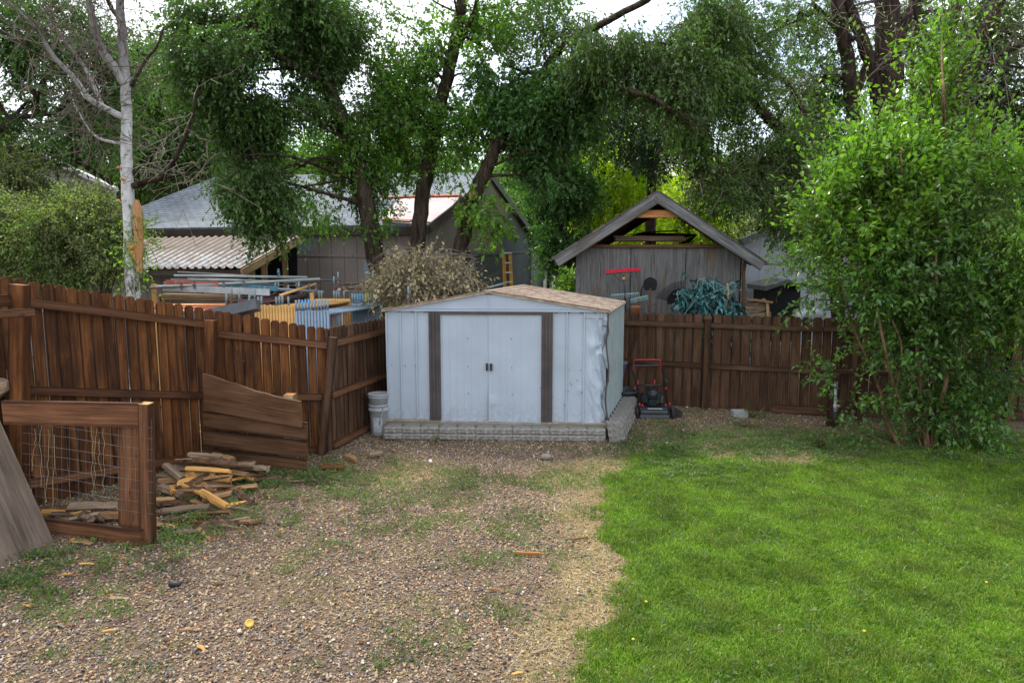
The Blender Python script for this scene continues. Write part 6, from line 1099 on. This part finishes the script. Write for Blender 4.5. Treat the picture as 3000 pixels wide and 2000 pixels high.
reach(mb, path, bl[:5], 2, .04, 4); trunkobj(t, mb); foliage('crown', t, bl, 4700, .066, 'leaf_teal', 'twig', 14, .42, .35, .42, 1.0, 34)
bl = [(1830, 380, YT + .2, 130, 120, .9, .8), (1930, 340, YT + .2, 150, 110, .9, .9), (1800, 120, YT - 1, 190, 110, 1.3, 1.1), (1980, 200, YT - 1.2, 170, 120, 1.2, .9), (1960, 480, YT, 120, 60, .9, .55), (1660, 60, YT - .5, 150, 80, 1.1, .8), (1780, 230, YT + .6, 120, 70, .8, .5), (1720, 440, YT + .3, 90, 70, .8, .5), (2010, 60, YT - 1, 150, 70, 1, .6)]
foliage('crown', t, bl, 6600, .056, 'leaf_olive', 'twig', 14, .5, .75, .44, .9, 35, .5)
foliage('sprouts', t, [(2060, 330, YT - .3, 90, 150, 1), (1720, 330, YT, 90, 120, .9), (1650, 180, YT, 100, 90, 1), (1320, 430, YT, 60, 90, .6)], 420, .075, 'leaf_mid', 'twig', 12, .6, .25, .48, 1.2, 96)
foliage('sprouts', t, [(1440, 640, YT - .6, 50, 60, .3), (1370, 600, YT - .3, 30, 60, .2, .7), (1400, 590, YT - .4, 50, 25, .2, .5)], 110, .10, 'leaf_fresh', 'twig', 9, .35, .6, .2, 1, 36, .6)
mb = MB(); mb.lathe(P(1386, 573, YT - .155), [(.095, 0), (.088, .03), (.02, .035)], 16, 0, (.05, -1, .1)); obj('sawn_knot', mb, 'cut', t); mb = MB(); mb.tube([P(1556, 258, YT - .06), P(1570, 238, YT - .08), P(1590, 228, YT - .05)], [.06, .07, .03], 8, jit=.2); obj('torn_wood', mb, 'strip', t)
# arching elm
YT = 15.2; t = tree('elm_tree', 'thin dark elm bowing leftward behind the small shed', 'tree', P(2430, 900, YT)); mb = MB()
path = limb(mb, [PX(2470, YT, 0)] + [P(*q, YT) for q in ((2440, 800), (2402, 680), (2380, 600), (2345, 500), (2310, 410), (2260, 355), (2225, 315), (2203, 240), (2190, 140), (2172, 50), (2150, -40), (2140, -120))], .15, .07, 12, 4)
b1 = limb(mb, [P(2200, 238, YT), P(2165, 195, YT - .3), P(2124, 158, YT - .5), P(2063, 140, YT - .7), P(1980, 132, YT - 1), P(1900, 124, YT - 1.2)], .06, .025, 8, 5); b2 = limb(mb, [P(2380, 360, YT + .8), P(2340, 300, YT + .8), P(2311, 252, YT + .6), P(2270, 215, YT + .4), P(2210, 175, YT + .2)], .07, .04, 8, 5)
b3 = limb(mb, [P(2420, 760, YT - .1), P(2330, 640, YT - .2), P(2265, 570, YT - .4), P(2200, 525, YT - .6), P(2124, 508, YT - .8), P(2054, 508, YT - 1), P(2010, 530, YT - 1.1)], .055, .018, 8, 5); b4 = limb(mb, [P(2300, 400, YT), P(2335, 520, YT - .2), P(2360, 590, YT - .3), P(2345, 520, YT)], .05, .04, 6, 3)
bl = [(2220, 480, YT - .5, 130, 90, 1.0, .8), (2120, 130, YT - .6, 150, 80, 1.0, .7), (2050, 230, YT - .6, 150, 70, 1, .6), (2350, 620, YT - .6, 80, 110, .7, .8), (2240, 230, YT, 80, 90, .7, .4), (2310, 150, YT + 3.2, 80, 80, .8, .4), (2110, 570, YT - .9, 90, 60, .7, .55), (2280, 420, YT - .3, 90, 90, .8, .6), (2080, 350, YT - .6, 110, 90, .8, .8), (2170, 300, YT - .3, 90, 120, .8, .7), (2150, 60, YT - .3, 120, 70, 1, .6), (2230, 380, YT + .6, 100, 80, .8, .6), (2060, 420, YT, 80, 70, .8, .5), (2290, 300, YT + .8, 80, 110, .9, .6), (2300, 560, YT - .5, 90, 70, .7, .4)]
reach(mb, path + b3, bl, 2, .03, 5); trunkobj(t, mb, 'bark_dark'); foliage('crown', t, bl, 6400, .056, 'leaf_olive', 'twig', 13, .5, .35, .46, 1.0, 41)
a, b = twigs([b1, b3, b2], 170, 1.0, -.1); V, FQ = sticks(a, b, .006, .003); npmesh('bare_twigs', V, FQ, ['twig_grey'], t)
# big multi stemmed cottonwood at right
random.seed(12); YT = 17.5; t = tree('cottonwood_tree', 'huge many stemmed tree with furrowed dark trunks towering behind the right shrub', 'tree', P(2610, 900, YT)); mb = MB(); pth = []
pth += limb(mb, [PX(2600, YT, 0)] + [P(*q, YT) for q in ((2600, 700), (2600, 450), (2602, 300), (2602, 140), (2597, 0), (2595, -120))], .42, .23, 16, 5)
for pts, a, b in (([(2590, 700), (2530, 500), (2508, 400), (2496, 280), (2485, 187), (2468, 90), (2452, 0), (2440, -90)], .2, .14), ([(2595, 560), (2585, 380), (2573, 299), (2553, 210), (2530, 130), (2505, 65), (2480, 0), (2465, -60)], .19, .12), ([(2500, 300), (2525, 230), (2540, 190)], .1, .09), ([(2615, 250), (2630, 130), (2650, 70), (2678, 5), (2700, -60)], .14, .09), ([(2640, 700), (2670, 450), (2695, 350), (2737, 210), (2770, 110), (2795, 30), (2810, -60)], .22, .14), ([(2700, 700), (2760, 480), (2780, 400), (2812, 234), (2850, 150), (2890, 80), (2932, -10), (2950, -70)], .19, .12),
    ([(2660, 500), (2675, 300), (2680, 150), (2690, 0), (2692, -50)], .09, .07), ([(2800, 300), (2850, 210), (2890, 185), (2930, 158), (3010, 128), (3100, 110)], .1, .05), ([(2770, 460), (2850, 380), (2920, 310), (3010, 270)], .09, .04), ([(2500, 120), (2440, 60), (2390, 40), (2340, 60), (2260, 95)], .06, .02), ([(2485, 140), (2450, 90), (2420, 50), (2380, 10)], .07, .05), ([(2830, 170), (2900, 180), (2960, 195), (3020, 200)], .05, .03)):
    q = limb(mb, [P(a_, b_, YT + random.uniform(-.15, .15)) for a_, b_ in pts], a, b, 11, 5); pth += q
bl = [(2400, 60, YT + 2.2, 120, 80, 1.4, .5), (2560, 60, YT + 2.2, 150, 100, 1.4, .5), (2760, 90, YT + 2, 150, 100, 1.4, .6), (2920, 100, YT + 1.5, 140, 120, 1.4, .7), (2930, 330, YT + 1, 150, 110, 1.4, .5), (2380, 260, YT + 1, 90, 100, 1.3, .6), (2520, 330, YT + 2.2, 150, 100, 1.3, .6), (2700, 320, YT + 2.2, 150, 120, 1.3, .7), (2850, 230, YT + 2, 130, 100, 1.3, .5), (2370, 420, YT, 110, 100, 1.2, .6), (2560, 480, YT + 1.5, 180, 80, 1.3, .7), (2980, 560, YT + 1, 130, 100, 1.4, .7), (2330, 90, YT, 90, 70, 1, .4), (3100, 300, YT, 150, 250, 1.5, .6), (2980, 430, YT + .5, 120, 60, 1.2, .5)]
reach(mb, pth, bl, 2, .05, 6); trunkobj(t, mb, 'bark_dark'); foliage('crown', t, bl, 9000, .07, 'leaf_olive', 'twig', 13, .55, .35, .45, .8, 42); foliage('crown', t, bl[2:12], 2200, .08, 'leaf_mid', 'twig', 12, .55, .3, .52, 1.0, 43)
a, b = twigs([pth], 260, 1.6, .1, 4); V, FQ = sticks(a, b, .007, .003); npmesh('bare_twigs', V, FQ, ['twig_grey'], t)
# left background trees
random.seed(14); YT = 17.0; t = tree('shade_tree', 'dark spreading tree filling the upper left corner', 'tree', P(-120, 900, YT)); mb = MB()
path = limb(mb, [PX(-150, YT, 0), P(-150, 500, YT), P(-120, 200, YT), P(-60, -100, YT)], .35, .2, 12, 5); b1 = limb(mb, [P(-140, 430, YT), P(0, 380, YT - .5), P(40, 345, YT - .6), P(100, 340, YT - .8), P(170, 330, YT - 1)], .09, .04, 8, 5); b2 = limb(mb, [P(330, 540, YT - .6), P(270, 500, YT - .6), P(200, 455, YT - .7), P(140, 440, YT - .8), P(90, 438, YT - .8), P(-60, 450, YT)], .05, .09, 8, 5)
bl = [(60, 80, YT, 150, 120, 1.6), (-60, 180, YT, 130, 200, 1.6), (200, 130, YT, 120, 120, 1.4, .8), (90, 250, YT, 140, 90, 1.4, .9), (230, 280, YT, 130, 90, 1.3, .8), (280, 420, YT - .3, 110, 90, 1.2, .8), (20, 330, YT, 100, 60, 1.2, .5), (150, 400, YT, 120, 60, 1, .5), (400, 190, YT, 90, 80, 1, .35), (-100, 420, YT, 110, 100, 1.4, .8)]
reach(mb, path + b1 + b2, bl, 2, .05, 7); trunkobj(t, mb, 'bark_dark'); foliage('crown', t, bl, 5600, .07, 'leaf_elm', 'twig', 13, .5, .35, .46, .8, 51)
YT = 27.0; t = tree('cottonwood_tree', 'yellow green tree glowing behind the white barked trunk', 'tree', P(480, 880, YT)); mb = MB(); path = limb(mb, [PX(480, YT, 0), P(480, 600, YT), P(460, 200, YT)], .3, .15, 10, 5)
bl = [(440, 230, YT, 100, 120, 1.8, .8), (400, 420, YT, 140, 130, 2.2), (520, 430, YT, 120, 120, 2.2), (330, 560, YT, 150, 70, 2), (220, 560, YT, 110, 90, 1.8, .7), (480, 330, YT, 90, 90, 1.6), (560, 540, YT, 120, 60, 2)]
reach(mb, path, bl, 2, .06, 8); trunkobj(t, mb); foliage('crown', t, bl, 4600, .125, 'leaf_olive', 'twig', 11, .8, .3, .42, .6, 52); foliage('crown', t, bl[:6], 2400, .125, 'leaf_mid', 'twig', 11, .8, .3, .44, .6, 53)
YT = 15.5; t = tree('evergreen_tree', 'dense grey green tree mass at the left edge below the open sky', 'tree', P(30, 880, YT)); mb = MB(); path = limb(mb, [PX(20, YT, 0), P(30, 420, YT)], .2, .06, 10, 5); trunkobj(t, mb, 'bark_dark')
foliage('crown', t, [(30, 480, YT, 90, 60, 1), (60, 530, YT, 80, 60, .9), (-40, 560, YT, 120, 120, 1)], 2200, .05, 'leaf_grey', 'twig', 13, .4, .3, .3, 1.2, 54)
# bushes left
random.seed(15)
for i, (lab, YT, bl, n, mt) in enumerate([('bushy olive leaved shrub at far left behind the fence top', 10.8, [(60, 720, 10.8, 140, 110, .8), (-60, 690, 10.8, 130, 120, .8), (30, 640, 10.9, 100, 60, .7), (-20, 800, 10.7, 200, 60, .6)], 3600, 'leaf_grey'), ('loose grey green shrub between the far left shrub and the white barked trunk', 10.6, [(230, 700, 10.7, 120, 110, .8), (300, 640, 10.8, 80, 70, .6), (200, 790, 10.6, 130, 60, .6), (330, 740, 10.5, 50, 80, .5), (190, 620, 10.8, 80, 60, .6)], 3300, 'leaf_grey')]):
    c = P(sum(b[0] for b in bl) / len(bl), 900, YT); t = thing('leafy_bush', lab, 'bush', Vector((c.x, c.y, 0))); mb = MB()
    for k in range(9):
        b = random.choice(bl); e = P(b[0] + random.uniform(-.8, .8) * b[3], b[1] - random.uniform(0, .8) * b[4], b[2]); s = Vector((c.x + random.uniform(-.4, .4), c.y, 0)); mb.tube(smoothpath([s, s.lerp(e, .5) + Vector((0, 0, .2)), e], 5), [.022 - .0016 * q for q in range(11)], 5)
    obj('stems', mb, 'bark_dark', t); foliage('foliage', t, bl, n, .038, mt, 'twig', 12, .3, .2, .40, 1.7, 60 + i, .5); foliage('foliage', t, bl, 700, .038, 'leaf_mid', 'twig', 10, .3, .2, .5, 1.7, 70 + i, .5)
# background trees
random.seed(16)
for lab, YT, x0, bl, n, lf, mt, sd in [('dark blue green tree mass right behind the barn corner', 19.5, 1640, [(1660, 650, 19.5, 65, 100, 1.1, .9), (1640, 560, 19.5, 80, 70, 1.2), (1640, 730, 19.5, 45, 50, .8, .4), (1600, 480, 19.5, 70, 60, 1.2, .5)], 3000, .10, 'leaf_teal', 81),
    ('sunlit yellow green tree seen left of the small shed roof', 24, 1760, [(1760, 560, 24, 110, 140, 2), (1700, 480, 24, 100, 100, 1.6, .8), (1820, 500, 24, 120, 130, 2), (1740, 640, 24, 70, 60, 1.5, .5)], 2700, .12, 'leaf_yel', 82),
    ('dark dense tree hanging above the small shed peak', 20, 1900, [(1870, 400, 20, 150, 110, 1.8), (1960, 400, 20, 130, 70, 1.6, .6), (1700, 330, 20.5, 140, 110, 1.8, .8)], 4000, .085, 'leaf_dark', 83),
    ('bright yellow green tree beyond the small shed gable', 26, 2030, [(2040, 600, 26, 110, 90, 2), (1960, 680, 26, 160, 80, 2.2), (2100, 680, 26, 90, 70, 2, .7), (1830, 690, 26, 90, 70, 1.8, .6), (2070, 540, 26, 70, 60, 1.5, .5)], 3000, .12, 'leaf_yel', 84),
    ('pale olive young tree before the distant grey roof', 21, 2250, [(2260, 650, 21, 90, 70, 1.2), (2220, 700, 21, 60, 40, 1, .5), (2330, 640, 21, 70, 60, 1, .6)], 1100, .08, 'leaf_grey', 85),
    ('green tree mass far behind the right shrub', 23, 2800, [(2800, 620, 23, 180, 130, 2), (2950, 720, 22, 160, 140, 2), (2600, 560, 23, 180, 120, 2), (3100, 800, 20, 160, 160, 2), (2450, 560, 23, 100, 100, 1.6, .7)], 4200, .11, 'leaf_elm', 86),
    ('tree line glimpsed over the barn ridge', 29, 1000, [(1000, 470, 29, 260, 80, 3), (750, 470, 29, 200, 80, 3), (1300, 480, 29, 200, 90, 3, .8), (1500, 560, 29, 120, 80, 2, .6)], 2600, .13, 'leaf_mid', 87),
    ('small leafy tree in front of the distant white house', 25, 1600, [(1625, 745, 25, 40, 30, .8), (1670, 730, 25, 40, 30, .8), (1600, 690, 25, 50, 40, 1)], 500, .09, 'leaf_teal', 88),
    ('bright lime shrub beside the small plywood shed', 16, 1672, [(1672, 830, 16, 22, 35, .4), (1660, 860, 16, 30, 30, .4)], 260, .07, 'leaf_fresh', 89)]:
    t = tree('background_tree' if 'shrub' not in lab[:20] else 'leafy_bush', lab, 'tree' if 'shrub' not in lab[:20] else 'bush', P(x0, 900, YT)); mb = MB(); hi = min(b[1] for b in bl)
    path = limb(mb, [PX(x0, YT, 0), P(x0 + 10, (760 + hi) / 2 if hi < 700 else 840, YT), P(x0, hi, YT)], .22 if hi < 600 else .07, .05, 9, 4)
    if sd < 88: reach(mb, path, bl, 2, .05, sd)
    trunkobj(t, mb, 'bark_dark'); foliage('crown', t, bl, n, lf, mt, 'twig', 11, .6 if sd < 88 else .3, .3, .40 if sd < 88 else .12, .8, sd)
# far woods closing the horizon
r = np.random.default_rng(90); n = 60000; x = r.uniform(-75, 75, n); y = 58 + 10 * r.random(n) - abs(x) * .1; top = 7.0 + 4.5 * fnoise(p3(x, y * 0, .12, 0), 3) + 2 * fnoise(p3(x, y * 0, .5, 0), 4); z = top * r.random(n) ** .8
B = np.stack([x, y, z], 1); V, FQ = leaves(B, r.normal(size=(n, 3)), .7 + .5 * r.random(n), .5 + .3 * r.random(n), .3, r)
o = npmesh('distant_woods', V, FQ, ['leaf_olive']); tag(o, 'far line of trees closing the view behind the houses', 'woods', None, 'stuff')
# dead brush pile
random.seed(18); YD = 12.3; t = thing('brush_pile', 'mound of cut dead brush with curled tan leaves behind the metal shed', 'brush pile', P(1240, 980, YD)); mb = MB()
for k in range(230):
    a = P(random.uniform(1130, 1390), random.uniform(800, 930), YD + random.uniform(-.6, .6)); e = P(random.uniform(1075, 1400), random.uniform(740, 890), YD + random.uniform(-.7, .7)); e.z = min(e.z, a.z + .9); m_ = (a + e) / 2 + Vector((0, 0, random.uniform(.1, .35)))
    mb.tube(smoothpath([a, m_, e], 5), [.008 - .0006 * q for q in range(11)], 4)
obj('twigs', mb, 'twig_grey', t); bl = [(1240, 820, YD, 120, 85, .7, 1.1), (1330, 850, YD, 75, 65, .6), (1150, 850, YD, 80, 60, .6, .8), (1230, 765, YD, 70, 35, .4, .5), (1110, 840, YD, 45, 35, .4, .35), (1260, 920, YD - .1, 130, 60, .6, .6)]
foliage('dead_leaves', t, bl, 1350, .07, 'leaf_dead', 'twig_grey', 9, .38, .55, .36, 1.6, 92, .6)
# ------------------------------------------------------------ big shrub right foreground
random.seed(19); YS = 9.1; t = thing('elm_shrub', 'large fresh green multi stemmed sapling clump at right with tall leader shoots', 'shrub', G(2690, 1318)); mb = MB(); stems = []
for pts, r0 in (([(2640, 1312), (2600, 1240), (2580, 1150), (2540, 1050), (2500, 960), (2470, 850), (2440, 720)], .03), ([(2645, 1312), (2650, 1230), (2610, 1100), (2580, 960), (2560, 800), (2560, 600), (2580, 420)], .028), ([(2715, 1316), (2700, 1200), (2690, 1050), (2670, 900), (2650, 700), (2640, 500), (2640, 380)], .03), ([(2725, 1316), (2740, 1230), (2770, 1120), (2780, 1000), (2740, 800), (2760, 500), (2765, 300), (2758, 130), (2762, 40)], .034), ([(2735, 1314), (2760, 1220), (2790, 1100), (2830, 900), (2880, 700), (2930, 520)], .026), ([(2835, 1310), (2810, 1245), (2850, 1215), (2920, 1195)], .022), ([(2700, 1316), (2670, 1220), (2620, 1180), (2640, 1000), (2520, 800), (2380, 640)], .02), ([(2720, 1316), (2720, 1150), (2800, 900), (2900, 760), (3020, 640)], .022), ([(2728, 1316), (2735, 1000), (2720, 700), (2735, 380), (2720, 230)], .022), ([(2650, 1315), (2560, 1280), (2500, 1255)], .01), ([(2750, 1315), (2790, 1280), (2900, 1290)], .01)):
    m_ = mb; stems.append(limb(mb, [P(a, b, YS - .08 + .004 * (1315 - b) * random.uniform(-.4, .4)) if i else G(a, b) for i, (a, b) in enumerate(pts)], r0, .006, 7, 4))
obj('stems', mb, bark('sapling_bark', (.06, .035, .02), (.22, .13, .075), (14, 14, 5), .006), t, True)
bl = [(2540, 600, YS, 140, 110, .8), (2470, 660, YS, 90, 70, .6, .6), (2700, 640, YS, 170, 120, .9), (2560, 800, YS, 170, 130, .9, 1.2), (2740, 820, YS, 190, 150, .9, 1.2), (2400, 740, YS, 80, 50, .5, .5), (2900, 800, YS, 120, 120, .8), (2430, 860, YS, 80, 45, .5, .45), (2620, 1000, YS, 110, 110, .6, .9), (2770, 1010, YS, 120, 110, .7, .9), (2500, 980, YS, 60, 45, .4, .3), (2450, 1040, YS, 60, 22, .3, .3), (2640, 500, YS, 150, 70, .7, .7), (2870, 640, YS, 120, 100, .7, .7)]
foliage('foliage', t, bl, 6000, .056, 'leaf_shrub', 'twig', 12, .42, .1, .36, 1.3, 101, .5, .3)
bl = [(2560, 540, YS - .2, 160, 90, .6), (2680, 500, YS - .2, 130, 80, .6), (2420, 560, YS - .2, 90, 70, .5, .7), (2755, 290, YS, 55, 90, .3, .7), (2840, 330, YS, 50, 50, .3, .35), (2765, 160, YS, 28, 90, .15, .6), (2860, 470, YS, 80, 60, .5, .6), (2520, 650, YS - .4, 170, 90, .5), (2360, 620, YS - .1, 40, 30, .4, .2), (2510, 400, YS, 35, 60, .3, .35), (2620, 400, YS, 60, 40, .3, .35), (2960, 530, YS, 60, 70, .5, .45)]
foliage('foliage', t, bl, 2900, .064, 'leaf_fresh', 'twig', 11, .5, -.1, .36, 1.3, 102, .5, .5)
foliage('foliage', t, [(2560, 580, YS - .1, 150, 60, .5), (2430, 620, YS, 60, 50, .4, .5), (2755, 300, YS, 40, 90, .2, .5), (2860, 500, YS, 90, 60, .4, .7), (2700, 510, YS, 110, 60, .4, .7)], 120, .072, 'leaf_fresh', 'twig', 26, .95, -.7, .05, 1.3, 106, .46, .6)
foliage('foliage', t, [(2640, 1190, YS, 90, 60, .5, .7), (2780, 1190, YS, 100, 80, .5, .8), (2560, 1250, YS, 60, 45, .3, .7), (2680, 1280, YS, 130, 35, .3), (2830, 1270, YS, 100, 40, .4, .8), (2900, 1120, YS, 80, 60, .5, .6), (2460, 1090, YS, 70, 35, .3, .5), (2500, 1180, YS, 80, 40, .3, .5), (2420, 1190, YS, 40, 25, .2, .3)], 1150, .055, 'leaf_shrub', 'twig', 11, .35, .15, .36, 1.6, 103, .55)
t = thing('leafy_bush', 'drooping yellow green bush cut off by the right edge', 'bush', P(3080, 1250, 8.4)); mb = MB(); limb(mb, [PX(3120, 8.4, 0), P(3110, 900, 8.4), P(3060, 650, 8.4)], .03, .01, 7, 5); obj('stems', mb, 'bark', t)
foliage('foliage', t, [(2990, 680, 8.4, 90, 100, .5), (2970, 800, 8.4, 60, 60, .4, .6), (3120, 800, 8.4, 150, 220, .7), (3000, 880, 8.3, 70, 60, .5, .5)], 1300, .05, 'leaf_fresh', 'twig', 12, .4, .7, .35, 1.5, 104, .5)
t = thing('shade_bush', 'dark tangled bush hanging over the back fence at right', 'bush', P(2900, 1150, 11.6)); mb = MB(); limb(mb, [PX(2900, 11.6, 0), P(2920, 900, 11.6), P(2890, 780, 11.6)], .05, .015, 7, 5); obj('stems', mb, 'bark_dark', t)
foliage('foliage', t, [(2920, 860, 11.5, 130, 80, .6), (2780, 860, 11.6, 120, 80, .6), (2640, 850, 11.7, 120, 90, .6), (3060, 850, 11, 120, 110, .6)], 2200, .05, 'leaf_elm', 'twig', 12, .45, .5, .36, 1.4, 105, .5)
# white sack
mb = MB(); c = P(2378, 925, 12.1); mb.blob(c, (.20, .15, .16), .12, 2); mb.blob(c + Vector((-.2, 0, -.02)), (.1, .1, .12), .1, 1); tag(obj('plastic_sack', mb, 'white_plastic', smooth=True, origin=c - Vector((0, 0, .15))), 'crumpled white sack showing over the fence left of the shrub', 'sack')
